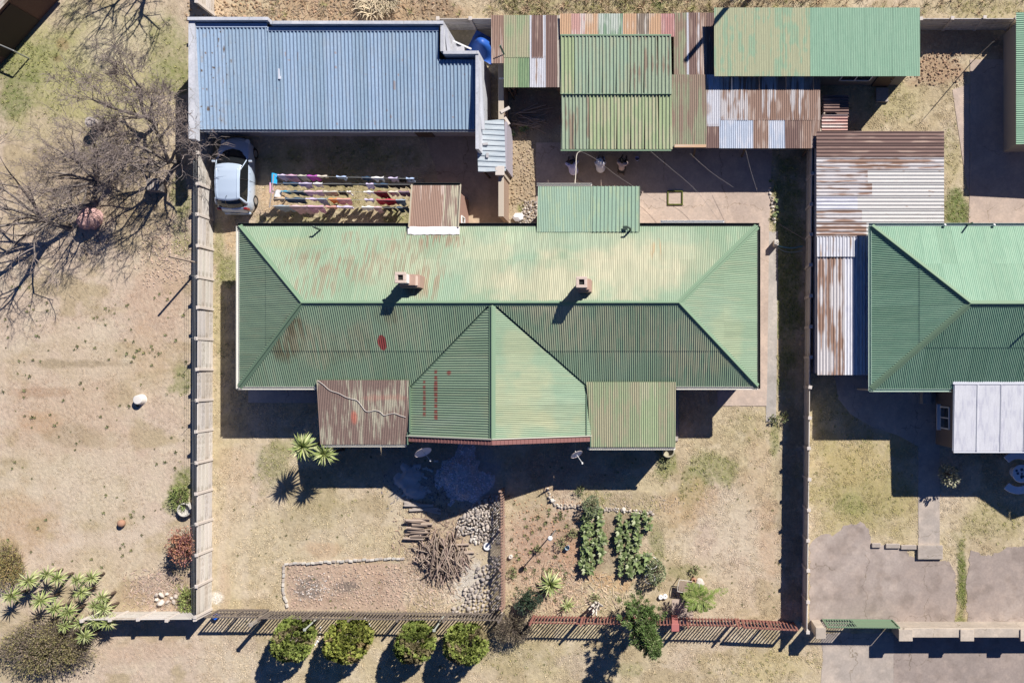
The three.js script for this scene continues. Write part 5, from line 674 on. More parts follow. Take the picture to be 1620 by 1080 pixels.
{ // four clipped round bushes: foliage in small upright sprays
  const cols = [[.26, .29, .065], [.21, .25, .05], [.31, .33, .09], [.18, .22, .045]];
  const bush = (label, x, y, s, seed, wx = 1, hy = 1, tint = [1, 1, 1], dead = 0) => {
    const q = P(x, y, 1.15), r = rngOf(seed), t = thing('round_bush', label, 'bush', V(q.x, 0, q.z), 0, null); const st = []; for (let i = 0; i < 7; i++) { const a = i * .9; st.push(tube([V(0, 0, 0), V(Math.cos(a) * .2, .8, Math.sin(a) * .2), V(Math.cos(a) * .45 * s, 1.5 * s, Math.sin(a) * .45 * s)], [.05, .035, .02], 5)); }
    part('stems', merge(st), barkM, t);
    const R = .98 * s, Hh = 1.22 * s * hy; // sprays: fans of leaves round a random point of an egg-shaped shell
    const clumps = []; for (let i = 0; i < 1150; i++) { const d = dir3(r), lm = 1 + (fbm(d.x * 1.8 + seed, d.z * 1.8 + d.y, 3) - .5) * .28, k = (i < 260 ? rr(.5, .85, r) : rr(.9, 1.02, r)) * lm, f = 1 - .28 * Math.max(0, d.y); clumps.push([V(d.x * R * k * f * wx, Hh + d.y * Hh * k, d.z * R * k * f / wx), d, (fbm(d.x * 2 + seed, d.z * 2 + d.y, 2) < dead ? [.27, .21, .11] : cols[Math.floor(r() * 4)]).map((q, i) => q * tint[i]), dir3(r)]); }
    part('foliage', leafCloud(1150 * 24, rnd => { const [c, d, col, ax] = clumps[Math.floor(rnd() * clumps.length)]; if (c.y < .08) return null; const o = V(0, 0, 0).crossVectors(ax, d).normalize(), a = (rnd() - .5) * 2.4; const dd = d.clone().multiplyScalar(Math.cos(a)).addScaledVector(o, Math.sin(a)).add(V(0, .35, 0)).addScaledVector(dir3(rnd), .25).normalize(); return { p: c.clone().addScaledVector(dir3(rnd), .03), d: dd, u: ax, l: rr(.09, .17, rnd), w: rr(.035, .065, rnd), c: vary(col, rnd, .2) }; }, seed), leafMat, t);
    return t;
  };
  bush('clipped round golden-green bush, leftmost of the four by the street fence', 464, 1011, 1.0, 201, .95, 1.05, [.92, .98, 1], .3); bush('clipped round golden-green bush, largest and second from left by the street fence', 550, 1014, 1.1, 202, 1.04, .95, [1.06, 1.02, .9], .2); bush('clipped round golden-green bush, third from left by the street fence', 656, 1017, .98, 203, .97, 1, [.88, .95, .9], .34); bush('clipped round golden-green bush, rightmost of the four by the street fence', 737, 1018, 1.02, 204, 1.06, 1.03, [1, 1.04, 1.05], .27);
}
shrub('dry_shrub', 'broad half-dry brown and olive shrub filling the lower left corner', 'shrub', P(84, 1019), { rx: 2.5, ry: .52, rz: 1.5, n: 15000, leaf: .085, cols: [[.20, .17, .075], [.16, .125, .08], [.26, .23, .09], [.13, .12, .05], [.22, .17, .12]], seed: 301, stems: 20, twigs: 900, wood: [.27, .22, .18], shell: .35, lump: .45, blobs: 70 });
shrub('dry_shrub', 'low olive and orange dry shrub at the left edge above the yuccas', 'shrub', P(18, 893), { rx: 1.1, ry: .35, rz: 1.3, n: 4200, leaf: .07, cols: [[.28, .25, .09], [.36, .26, .10], [.18, .17, .06]], seed: 302, twigs: 160, blobs: 26, wood: [.3, .22, .15], lump: .4 });
shrub('red_shrub', 'reddish brown leafy shrub against the outside of the long wall', 'shrub', P(305, 858), { rx: .78, ry: .72, rz: .95, n: 4200, leaf: .10, cols: [[.30, .12, .085], [.40, .19, .11], [.33, .15, .15], [.22, .085, .06], [.44, .26, .15]], seed: 303, twigs: 90, blobs: 22, shell: .4, lump: .35 });
shrub('leafy_shrub', 'bright green leafy clump beside the ring planter outside the wall', 'shrub', P(288, 786), { rx: .5, ry: .15, rz: .65, n: 700, shell: .2, lump: .5, leaf: .10, cols: [[.18, .23, .06], [.13, .18, .045], [.24, .26, .09]], seed: 304 });
shrub('leafy_shrub', 'yellow-green weedy clump in the wall corner near the blue bag', 'shrub', P(300, 948), { rx: .4, ry: .16, rz: .7, n: 600, shell: .2, lump: .5, leaf: .11, cols: [[.20, .25, .07], [.28, .30, .10]], seed: 305 });
shrub('dark_shrub', 'very dark green shrub at the left end of the red fence', 'shrub', P(838, 945), { rx: .8, ry: .62, rz: .62, n: 4200, leaf: .075, cols: [[.035, .06, .035], [.05, .085, .04], [.025, .045, .03]], seed: 306, blobs: 16, shell: .4, lump: .35 });
shrub('dry_bramble', 'dry brown bramble over the fence corner right of the round bushes', 'shrub', P(812, 990), { rx: 1.15, ry: .6, rz: .85, n: 3000, leaf: .06, cols: [[.20, .16, .11], [.12, .10, .06], [.27, .22, .15]], seed: 307, twigs: 600, blobs: 24, wood: [.19, .15, .12], shell: .3, lump: .4 });
shrub('pale_shrub', 'small shrub with pale grey-green leaves beside the neighbour\'s path', 'shrub', P(1493, 748), { rx: .42, ry: .6, rz: .55, n: 420, leaf: .16, cols: [[.34, .34, .22], [.28, .29, .18], [.40, .37, .27]], seed: 308, shell: .3, lump: .4 });
shrub('leafy_shrub', 'dusty green shrub at the upper end of the left vegetable strip', 'shrub', P(937, 797), { rx: .4, ry: .42, rz: .5, n: 900, leaf: .09, cols: [[.20, .23, .13], [.14, .18, .09]], seed: 309 });
shrub('leafy_shrub', 'grey-green shrub at the lower right corner of the vegetable strips', 'shrub', P(1038, 900), { rx: .42, ry: .45, rz: .6, n: 1100, leaf: .10, cols: [[.20, .24, .12], [.15, .19, .085], [.27, .29, .17]], seed: 310 });
for (const [x, y, s, w] of [[889, 858, .55, 'right of the lamp shadow'], [852, 866, .35, 'above the lamp shadow'], [811, 905, .5, 'along the dividing fence'], [1052, 728, .5, 'around the round planter'], [917, 775, .45, 'above the stone edging'], [943, 945, .45, 'behind the red fence'], [907, 842, .4, 'left of the vegetable strips'], [1100, 900, .4, 'beside the garden chair'], [1223, 662, .35, 'at the lower end of the side path'], [1240, 660, .5, 'in the shade of the right wall']]) shrub('garden_plant', 'small green plant ' + w, 'plant', P(x, y), { rx: .5 * s, ry: .22 * s, rz: .55 * s, n: 110, leaf: .10, cols: [[.20, .22, .09], [.15, .18, .07], [.26, .26, .12]], seed: x + y, stems: 4, shell: .1, lump: .5 });
{ // conifer leaning towards the street
  const p = P(1010, 958), t = thing('conifer', 'tall dark green conifer leaning out over the red fence', 'tree', p), top = V(.9, 4.3, 1.0), bend = f => V(top.x * f * f, top.y * f, top.z * f * f * .9 + .1 * f);
  part('trunk', tube([0, .3, .6, .85, .98].map(bend), [.12, .1, .07, .04, .015], 7), barkM, t);
  const r = rngOf(61), cl = []; for (let i = 0; i < 330; i++) { const f = Math.pow(r(), .8), a = r() * 6.28, w = (f < .12 ? .55 : lerp(1.02, .1, Math.pow((f - .1) / .9, 1.25))) * rr(.35, 1.05, r) * (1 + .35 * Math.sin(a * 3 + f * 9)), c = bend(lerp(.1, 1, f)); cl.push([c.add(V(Math.cos(a) * w, rr(-.15, .2, r), Math.sin(a) * w)), V(Math.cos(a), .55, Math.sin(a)), f]); }
  part('crown', leafCloud(330 * 70, rnd => { const [c, d, f] = cl[Math.floor(rnd() * cl.length)], q = cl[0] && rnd() < .25 + .25 * vn(c.x * 3, c.z * 3) ? [.19, .225, .095] : [.085, .15, .03]; return { p: c.clone().addScaledVector(dir3(rnd), rr(.02, .16, rnd)), d: d.clone().addScaledVector(dir3(rnd), .75), u: dir3(rnd), l: rr(.07, .17, rnd), w: rr(.025, .05, rnd), c: vary(q, rnd, .3) }; }, 62), leafMat, t);
}
{ // small palm
  const t = thing('palm', 'small feathery palm leaning right beside the red pillar', 'palm', P(1098, 936)), tr = V(.12, 1.35, -.05), r = rngOf(71); part('trunk', tube([V(-.15, 0, .1), V(0, .7, .02), tr], [.1, .08, .07], 8), barkM, t);
  const gs_ = mat(.17, .235, .045, .6), gs2 = mat(.24, .285, .075, .6);
  for (let i = 0; i < 15; i++) { const a = i / 15 * 6.28 + r() * .3, long = i === 0 ? 1.55 : rr(.6, .95, r), up = i === 0 ? .25 : rr(.1, .9, r); const pt = f => V(Math.cos(a) * long * f, tr.y + up * f - f * f * (i === 0 ? .35 : .55) * long, -Math.sin(a) * long * f).add(V(tr.x, 0, tr.z)); const L = [], spine = [0, .25, .5, .75, 1].map(pt); L.push(tube(spine, [.014, .012, .009, .006, .003], 4, false)); const lf = leafCloud(44, (rnd, f0) => { const f = .12 + f0 * .88, q = pt(f), tg = pt(Math.min(1, f + .02)).sub(q).normalize(), sd = V(-tg.z, 0, tg.x).normalize().multiplyScalar(rnd() < .5 ? 1 : -1); return { p: q, d: tg.multiplyScalar(.75).add(sd).add(V(0, rr(-.3, .3, rnd), 0)), u: V(0, 1, 0), l: .30 * Math.sin(Math.PI * lerp(.15, .95, f)) + .06, w: .035, c: [1, 1, 1] }; }, 72 + i); part('frond', merge([L[0], lf]), i % 2 ? gs_ : gs2, t); }
}
{ // vegetables, plant by plant
  const lg = (L, w, seed) => { const r = rngOf(seed), pos = [], idx = [], n = 4, k = [.15, .7, 1, .75, .15]; for (let i = 0; i <= n; i++) { const f = i / n, x = L * f, y = L * (.45 * f - .5 * f * f), ww = w * .5 * k[i]; pos.push(x, y + ww * .3 + (r() - .5) * .01, -ww, x, y, 0, x, y + ww * .3 + (r() - .5) * .01, ww); if (i) { const q = (i - 1) * 3; idx.push(q, q + 3, q + 1, q + 1, q + 3, q + 4, q + 1, q + 4, q + 2, q + 2, q + 4, q + 5); } } return geoOf(pos, null, null, null, idx); };
  const G = [lg(.34, .17, 1), lg(.27, .15, 2), lg(.3, .13, 3)], LM = [mat(.18, .235, .08, .7), mat(.235, .285, .11, .7), mat(.31, .34, .19, .7), mat(.14, .19, .065, .7)], r = rngOf(81);
  const veg = seed => { const q = rngOf(seed), t = thing('vegetable_plant', 'x', 'plant'); part('stem', tube([V(0, 0, 0), V(.02, .25, 0), V(0, .45, .02)], [.02, .016, .01], 5), LM[3], t); for (let i = 0; i < 22; i++) { const f = i / 22, o = part('leaf', G[i % 3], LM[Math.floor(q() * 4)], t); o.position.set(0, lerp(.12, .46, f), 0); o.rotation.order = 'YZX'; o.rotation.set((q() - .5) * .7, i * 2.4 + q(), lerp(.1, .9, f) + (q() - .5) * .3); o.scale.setScalar(rr(.5, .95, q)); } return t; };
  const protos = [veg(1), veg(2), veg(3)]; let used = 0;
  const put = (x, y, label, group, s) => { const i = used++ % 3, p = P(x, y), o = used <= 3 ? protos[i] : copyOf(protos[i]); o.position.copy(p); o.rotation.y = r() * 6.28; o.scale.set(s, s * .7, s); tag(o, label, 'plant', group); };
  for (let j = 0; j < 11; j++) for (let i = 0; i < 3; i++) { if (j > 8 && i === 2) continue; put(927 + i * 12.5 + rr(-4, 4, r) - (j > 6 ? 3 : 0), 808 + j * 9.2 + rr(-3, 3, r), 'leafy green vegetable plant in the narrower left-hand strip', 'vegetables of the left strip', rr(.75, 1.3, r)); }
  for (let j = 0; j < 11; j++) for (let i = 0; i < 4; i++) { if (j < 2 && i === 1 || j > 2 && j < 7 && i === 3) continue; put(981 + i * 14 + rr(-4, 4, r), 812 + j * 9.2 + rr(-3, 3, r), 'leafy green vegetable plant in the wider right-hand strip', 'vegetables of the right strip', rr(.75, 1.3, r)); }
  for (const [x, y, n] of [[826, 206, 'upper'], [833, 203, 'right'], [812, 212, 'lower']]) { put(x, y, `single green vegetable plant on the soil strip behind the dividing wall, ${n} of three`, null, .7); }
  for (const [x, y] of [[1219, 287], [1226, 297], [1228, 318], [1229, 329], [1231, 336], [1225, 341]]) put(x, y, 'light green plant growing on the stony edge of the courtyard', 'plants along the courtyard edge', rr(.4, .6, r));
}

// ---------------------------------------------------------------- parked car
{
  const car = thing('parked_car', 'small silver-blue hatchback parked nose up beside the long wall', 'car', V(-21.03, 0, -9.93));
  const paintM = new THREE.MeshPhysicalMaterial({ color: C(.48, .57, .69), roughness: .3, metalness: .08, clearcoat: 1, clearcoatRoughness: .06 }), glass = new THREE.MeshPhysicalMaterial({ color: C(.012, .014, .016), roughness: .05, metalness: 0, clearcoat: .5 }), black = mat(.015, .015, .016, .6), rubber = mat(.018, .018, .018, .9), alloy = mat(.45, .46, .48, .35, .7), lampM = new THREE.MeshPhysicalMaterial({ color: C(.75, .77, .8), roughness: .1, clearcoat: 1 }), tailM = new THREE.MeshPhysicalMaterial({ color: C(.22, .012, .012), roughness: .15, clearcoat: 1 });
  const lofty = (rows, close, bow) => { const pos = [], idx = [], n = rows[0].length; rows.forEach(r => r.forEach(p => pos.push(...p))); for (let i = 0; i < rows.length - 1; i++) for (let k = 0; k < n - 1; k++) { const a = i * n + k, b = a + n; idx.push(a, a + 1, b, a + 1, b + 1, b); } if (close) for (const i of [0, rows.length - 1]) { const c = pos.length / 3, o = rows[i]; const m = [0, 1, 2].map(q => o.reduce((s, p) => s + p[q], 0) / n); pos.push(...m); for (let k = 0; k < n - 1; k++) i ? idx.push(i * n + k, i * n + k + 1, c) : idx.push(k + 1, k, c); } for (let i = 0; i < pos.length; i += 3) { const x = pos[i], z = pos[i + 2], y = pos[i + 1], q = Math.min(1, Math.abs(x) / .84); if (bow) pos[i + 2] = z + (z < 0 ? bow[0] * Math.pow(q, 2) * smooth(-.05, -.85, z) : -bow[1] * q * q * smooth(.9, 1.7, z)); else pos[i + 2] = z + .30 * Math.pow(q, 3) * smooth(-1.1, -1.9, z) - .16 * Math.pow(q, 3) * smooth(1.3, 1.92, z); } return geoOf(pos, null, null, null, idx); };
  const lin = (tab, z) => { let i = 0; while (i < tab.length - 2 && z > tab[i + 1][0]) i++; const a = tab[i], b = tab[i + 1], t = smooth(0, 1, clamp((z - a[0]) / (b[0] - a[0]))) * .5 + clamp((z - a[0]) / (b[0] - a[0])) * .5; return a.slice(1).map((v, k) => lerp(v, b[k + 1], t)); };
  const BT = [[-1.9, .50, .60], [-1.84, .66, .68], [-1.66, .79, .78], [-1.25, .83, .90], [-.8, .838, .985], [0, .84, .975], [.9, .84, 1.0], [1.45, .825, 1.02], [1.72, .78, 1.0], [1.86, .69, .9], [1.92, .62, .62]];
  const sec = (z) => { const [W, T] = lin(BT, z), L = [[.0, .17], [.84, .17], [.95, .26], [1, .48], [.995, .62], [.965, T - .12], [.915, T - .035], [.84, T], [.5, T + .022], [0, T + .03]].map(([x, y]) => [x * W, Math.min(y, T + .03), z]); return [...L.slice(1).reverse().map(p => [-p[0], p[1], p[2]]), ...L].reverse(); };
  const zs = []; for (let z = -1.9; z <= 1.921; z += .0955) zs.push(z); part('body', lofty(zs.map(sec), true), paintM, car);
  const GT = [[-1.25, .70, .95, .80], [-.85, .665, 1.14, .79], [-.42, .62, 1.37, .785], [0, .605, 1.455, .78], [.4, .60, 1.49, .78], [1.0, .59, 1.475, .775], [1.38, .575, 1.43, .76], [1.58, .585, 1.24, .74], [1.74, .62, 1.01, .70]];
  const gsec = (z, k = 0, only) => { const [w, y, b] = lin(GT, z), T = lin(BT, z)[1] - .03, L = only ? [[w + .022, y - .035], [w + .01, y - .006], [w * .8, y + .012], [w * .4, y + .024], [0, y + .028]] : [[b, T], [lerp(b, w, .5) + .025, (T + y) / 2], [w + .012, y - .05], [w - .02, y - .01], [w * .5, y + .005], [0, y + .01]]; const q = L.map(([x, yy]) => [x + k * 0, yy + k, z]); return [...q.map(p => [-p[0], p[1], p[2]]), ...q.slice(0, -1).reverse()]; };
  const gz = []; for (let z = -1.25; z <= 1.741; z += .065) gz.push(z); part('glasshouse', lofty(gz.map(z => gsec(z)), false, [.48, .14]), glass, car);
  const rz = []; for (let z = -.42; z <= 1.45; z += .0623) rz.push(z); part('roof', lofty(rz.map(z => gsec(z, .004, true)), true, [.3, .2]), paintM, car);
  for (const s of [-1, 1]) {
    const rib = []; for (let z = -.12; z < 1.3; z += .1) { const [w, y] = lin(GT, z); rib.push(V(s * (w - .09), y + .026, z)); } part('roof_rib', tube(rib, .014, 5), paintM, car);
    part('pillar', tube([V(s * .775, .97, -.78), V(s * .70, 1.19, -.42), V(s * .625, 1.39, -.1)], [.03, .024, .02], 6), paintM, car); part('pillar', tube([V(s * .785, .98, .32), V(s * .71, 1.25, .36), V(s * .625, 1.45, .38)], [.03, .026, .024], 5), black, car); part('pillar', tube([V(s * .74, .99, 1.5), V(s * .68, 1.2, 1.42), V(s * .6, 1.42, 1.3)], [.075, .07, .05], 6), paintM, car);
    const m = part('mirror', cbox(.19, .13, .1, 0, 0, 0, .045), paintM, car); m.position.set(s * .915, 1.0, -.62); part('mirror_glass', cbox(.15, .095, .02, 0, 0, .052, .008), lampM, m);
    part('headlight', new THREE.SphereGeometry(.15, 12, 8).scale(.95, .55, 1.25).translate(s * .6, .68, -1.63), lampM, car); part('tail_light', cbox(.2, .34, .14, s * .66, .86, 1.74, .05), tailM, car);
    for (const z of [-1.18, 1.2]) { const w = part('wheel', new THREE.TorusGeometry(.215, .082, 10, 24).rotateY(Math.PI / 2).scale(1.15, 1, 1), rubber, car); w.position.set(s * .755, .29, z); part('rim', new THREE.CylinderGeometry(.17, .17, .15, 14).rotateZ(Math.PI / 2), alloy, w); }
    for (const z of [-.1, .78]) part('door_handle', cbox(.04, .035, .16, s * .83, .86, z, .015), paintM, car); part('door_seam', box(s * .835, .32, .33, s * .8435, .93, .342), black, car);
  }
  part('grille', cbox(.8, .14, .05, 0, .5, -1.885, .02), black, car); part('bumper', cbox(1.3, .16, .12, 0, .42, 1.87, .05), paintM, car); part('number_plate', cbox(.5, .11, .015, 0, .68, 1.925, .005), mat(.6, .58, .4), car); part('antenna', tube([V(0, 1.47, 1.18), V(-.02, 1.62, 1.36)], [.012, .005], 5), black, car); part('wiper', tube([V(.1, 1.03, -.84), V(.5, 1.02, -.8)], .012, 4), black, car); part('bonnet_seam', box(-.6, .985, -.905, .6, .99, -.895), black, car);
}

// ---------------------------------------------------------------- washing lines
{
  const hL = 1.75, rows = [[277, 283], [290, 292], [303, 304], [314, 317], [326, 329]], steel = mat(.36, .31, .28, .6, .4);
  const t = thing('washing_line_post', 'rusty T shaped washing line post at the left of the lines', 'post', V(P(429, 300, 1.75).x, 0, P(429, 301, 1.75).z)); part('pole', bar(V(0, 0, 0), V(0, 1.75, 0), .035, 8), steel, t); part('crossbar', bar(V(.12, 1.76, -.78), V(-.1, 1.76, .85), .03, 8), steel, t);
  const wm = mat(.4, .4, .38); rows.forEach(([a, b], i) => single('washing_line', tube([P(430 - i * 1.6, a, hL), P(540, (a + b) / 2, hL - .04), P(652, b, hL)], .008, 4), wm, ['top', 'second', 'middle', 'fourth', 'bottom'][i] + ' wire of the five washing lines', 'wire'));
  const CL = { blue: [.02, .36, .72], lilac: [.55, .48, .68], pink: [.62, .36, .50], beige: [.5, .46, .38], magenta: [.45, .06, .42], cream: [.62, .55, .46], sky: [.36, .46, .66], white: [.78, .77, .76], navy: [.02, .06, .12], black: [.018, .018, .02], teal: [.02, .27, .42], rose: [.60, .42, .46], grey: [.30, .28, .30], maroon: [.18, .02, .035], purple: [.16, .08, .15], tan: [.5, .36, .24], orange: [.66, .24, .06], red: [.42, .02, .05], slate: [.26, .32, .40], salmon: [.62, .30, .26] };
  const cloth = (x0, x1, y, len, cut, seed) => { const r = rngOf(seed), sway = rr(-.06, .16, r), a = P(x0, y, hL), b = P(x1, y, hL), w = b.x - a.x, n = Math.max(6, Math.round(w / .05)), m = 8, pos = [], idx = []; for (let i = 0; i <= n; i++) { const f = i / n, L = (len + .14) * (cut ? lerp(.45, 1, Math.abs(Math.sin(f * cut * Math.PI))) : 1) * rr(.88, 1.04, r); pos.push(f * w, -.16 * L - .02, -.09 - .02 * Math.sin(f * 9 + seed)); for (let j = 0; j < m; j++) { const q = j / (m - 1); pos.push(f * w + Math.sin(q * 3 + seed) * .02 + q * (f - .5) * -.04, -q * L + .01, (Math.sin(f * 11 + seed) * .045 + Math.sin(f * 23 + seed * 2) * .02) * q + q * sway); } } for (let i = 0; i < n; i++) for (let j = 0; j < m; j++) { const k = i * (m + 1) + j; idx.push(k, k + 1, k + m + 1, k + 1, k + m + 2, k + m + 1); } return [geoOf(pos, null, null, null, idx), a]; };
  const names = ['top', 'second', 'middle', 'fourth', 'bottom'], kinds = { 0: 'towel', 1: 'shirt', 2: 'trousers', 3: 'skirt' };
  const items = [[0, 437, 450, 'lilac', .55, 0, 'towel'], [0, 450, 468, 'pink', .6, 0, 'towel'], [0, 468, 483, 'beige', .5, 0, 'cloth'], [0, 483, 500, 'magenta', .55, 0, 'towel'], [0, 500, 516, 'cream', .4, 2, 'shirt'], [0, 530, 546, 'sky', .6, 1, 'shirt'], [0, 553, 570, 'black', .4, 2, 'trousers'], [0, 571, 586, 'navy', .5, 2, 'shirt'], [0, 586, 606, 'white', .35, 2, 'shirt'], [0, 613, 628, 'lilac', .55, 1, 'shirt'], [0, 629, 641, 'black', .45, 1, 'skirt'], [0, 641, 654, 'sky', .6, 2, 'shirt'],
    [1, 446, 471, 'navy', .5, 1, 'trousers'], [1, 471, 492, 'lilac', .55, 1, 'shirt'], [1, 494, 509, 'white', .2, 3, 'cloth'], [1, 510, 555, 'black', .35, 5, 'row of socks'], [1, 566, 576, 'black', .6, 1, 'skirt'], [1, 577, 589, 'lilac', .4, 0, 'cloth'], [1, 590, 612, 'navy', .65, 2, 'trousers'], [1, 613, 648, 'black', .4, 4, 'row of vests'],
    [2, 443, 457, 'teal', .6, 1, 'shirt'], [2, 457, 479, 'navy', .8, 3, 'dress'], [2, 480, 509, 'rose', .5, 3, 'blouse'], [2, 510, 531, 'beige', .6, 2, 'shirt'], [2, 533, 546, 'black', .8, 1, 'trousers'], [2, 547, 554, 'white', .6, 1, 'shirt'], [2, 574, 590, 'white', .4, 2, 'cloth'], [2, 590, 612, 'maroon', .8, 3, 'dress'], [2, 613, 628, 'cream', .3, 0, 'cloth'], [2, 629, 646, 'purple', .7, 2, 'shirt'],
    [3, 430, 449, 'tan', .3, 1, 'cloth'], [3, 449, 481, 'navy', .8, 2, 'trousers'], [3, 482, 500, 'lilac', .55, 1, 'shirt'], [3, 500, 516, 'slate', .8, 1, 'trousers'], [3, 517, 531, 'orange', .5, 0, 'towel'], [3, 531, 553, 'salmon', .6, 2, 'shirt'], [3, 575, 589, 'lilac', .6, 1, 'vest'], [3, 593, 625, 'red', .65, 0, 'blanket'], [3, 625, 641, 'slate', .6, 1, 'shirt'],
    [4, 431, 456, 'slate', .75, 0, 'towel'], [4, 456, 484, 'rose', .85, 0, 'sheet'], [4, 485, 510, 'pink', .7, 2, 'sheet'], [4, 513, 530, 'salmon', .6, 1, 'shirt'], [4, 531, 556, 'lilac', .6, 2, 'blouse'], [4, 571, 590, 'white', .35, 2, 'cloth'], [4, 590, 603, 'rose', .6, 1, 'shirt'], [4, 604, 625, 'black', .6, 2, 'trousers'], [4, 626, 645, 'navy', .7, 2, 'shirt']];
  const cm = {}; items.forEach(([k, x0, x1, c, len, cut, what], i) => { const y = lerp(rows[k][0], rows[k][1], (x0 - 430) / 220), [g, a] = cloth(x0, x1, y, len, cut, i + 3); a.y = hL - .02 - .03 * Math.sin((x0 - 430) / 220 * Math.PI); const m = cm[c] ||= new THREE.MeshPhysicalMaterial({ color: C(...CL[c]), roughness: 1, transmission: .12, thickness: 0, side: THREE.DoubleSide }); const half = x0 < 545 ? 'left' : 'right'; single('washing', g, m, `${c} ${what} hanging on the ${names[k]} washing line, ${half} half`, what.split(' ').pop().replace('socks', 'socks'), null, a); });
  for (const [x, y, w, d, c, l] of [[431, 282, .28, .5, 'blue', 'bright blue cloth draped over the top of the washing post'], [427, 297, .16, .5, 'pink', 'pink cloth hanging on the crossbar of the washing post'], [437, 306, .34, .34, 'white', 'white cloth hanging at the left ends of the washing lines']]) { const p = P(x, y, 1.72), g = new THREE.PlaneGeometry(w, d, 8, 10), q = g.attributes.position; for (let i = 0; i < q.count; i++) { const u = q.getX(i) / w, v = q.getY(i) / d; q.setXYZ(i, q.getX(i) + .1 * v * (c === 'white' ? 1 : 0), -Math.pow(Math.abs(u) * 2, 2) * .22 + .02 * Math.sin(v * 14) * Math.abs(u), -q.getY(i)); } g.computeVertexNormals(); single('washing', g, cm[c] ||= new THREE.MeshStandardMaterial({ color: C(...CL[c]), roughness: .95 }), l, 'cloth', null, p.setY(1.79)); }
}

// ---------------------------------------------------------------- people seated outside the sheds
function field(bones, extra = .0, k = .035) { return (x, y, z) => { let d = 9; for (const [a, b, ra, rb] of bones) { const bx = b.x - a.x, by = b.y - a.y, bz = b.z - a.z, L = bx * bx + by * by + bz * bz; let t = L ? ((x - a.x) * bx + (y - a.y) * by + (z - a.z) * bz) / L : 0; t = t < 0 ? 0 : t > 1 ? 1 : t; const q = Math.hypot(x - a.x - bx * t, y - a.y - by * t, z - a.z - bz * t) - (ra + (rb - ra) * t) - extra; const h = Math.max(0, k - Math.abs(d - q)) / k; d = Math.min(d, q) - h * h * k * .25; } return d; }; }
function meshField(f, center, half, n) {
  const mc = new MarchingCubes(n, leafMat, false, false, 200000); mc.isolation = 0; mc.reset(); const fl = mc.field;
  for (let z = 0; z < n; z++) for (let y = 0; y < n; y++) for (let x = 0; x < n; x++) fl[x + y * n + z * n * n] = -f(center.x + (x - n / 2) / (n / 2) * half, center.y + (y - n / 2) / (n / 2) * half, center.z + (z - n / 2) / (n / 2) * half);
  mc.update(); const c = mc.count, pos = mc.positionArray.slice(0, c * 3), nor = mc.normalArray.slice(0, c * 3); for (let i = 0; i < c; i++) { pos[i * 3] = center.x + pos[i * 3] * half; pos[i * 3 + 1] = center.y + pos[i * 3 + 1] * half; pos[i * 3 + 2] = center.z + pos[i * 3 + 2] * half; }
  const g = new THREE.BufferGeometry(); g.setAttribute('position', new THREE.BufferAttribute(pos, 3)); g.setAttribute('normal', new THREE.BufferAttribute(nor, 3)); g.computeVertexNormals(); return g;
}
function fingers(wrist, fwd, out, side) { const L = [], up = V(0, 0, 0).crossVectors(out, fwd).normalize(); for (let i = 0; i < 4; i++) { const b = wrist.clone().addScaledVector(fwd, .075).addScaledVector(out, (i - 1.5) * .021), l = [.068, .08, .076, .06][i]; L.push(tube([b, b.clone().addScaledVector(fwd, l * .45).addScaledVector(up, -.004), b.clone().addScaledVector(fwd, l * .75).addScaledVector(up, -.018), b.clone().addScaledVector(fwd, l * .9).addScaledVector(up, -.035)], [.0095, .009, .008, .006], 6)); } const tb = wrist.clone().addScaledVector(fwd, .025).addScaledVector(out, -.035 * side); L.push(tube([tb, tb.clone().addScaledVector(out, -.028 * side).addScaledVector(fwd, .025), tb.clone().addScaledVector(out, -.035 * side).addScaledVector(fwd, .058)], [.012, .0105, .007], 6)); return L; }
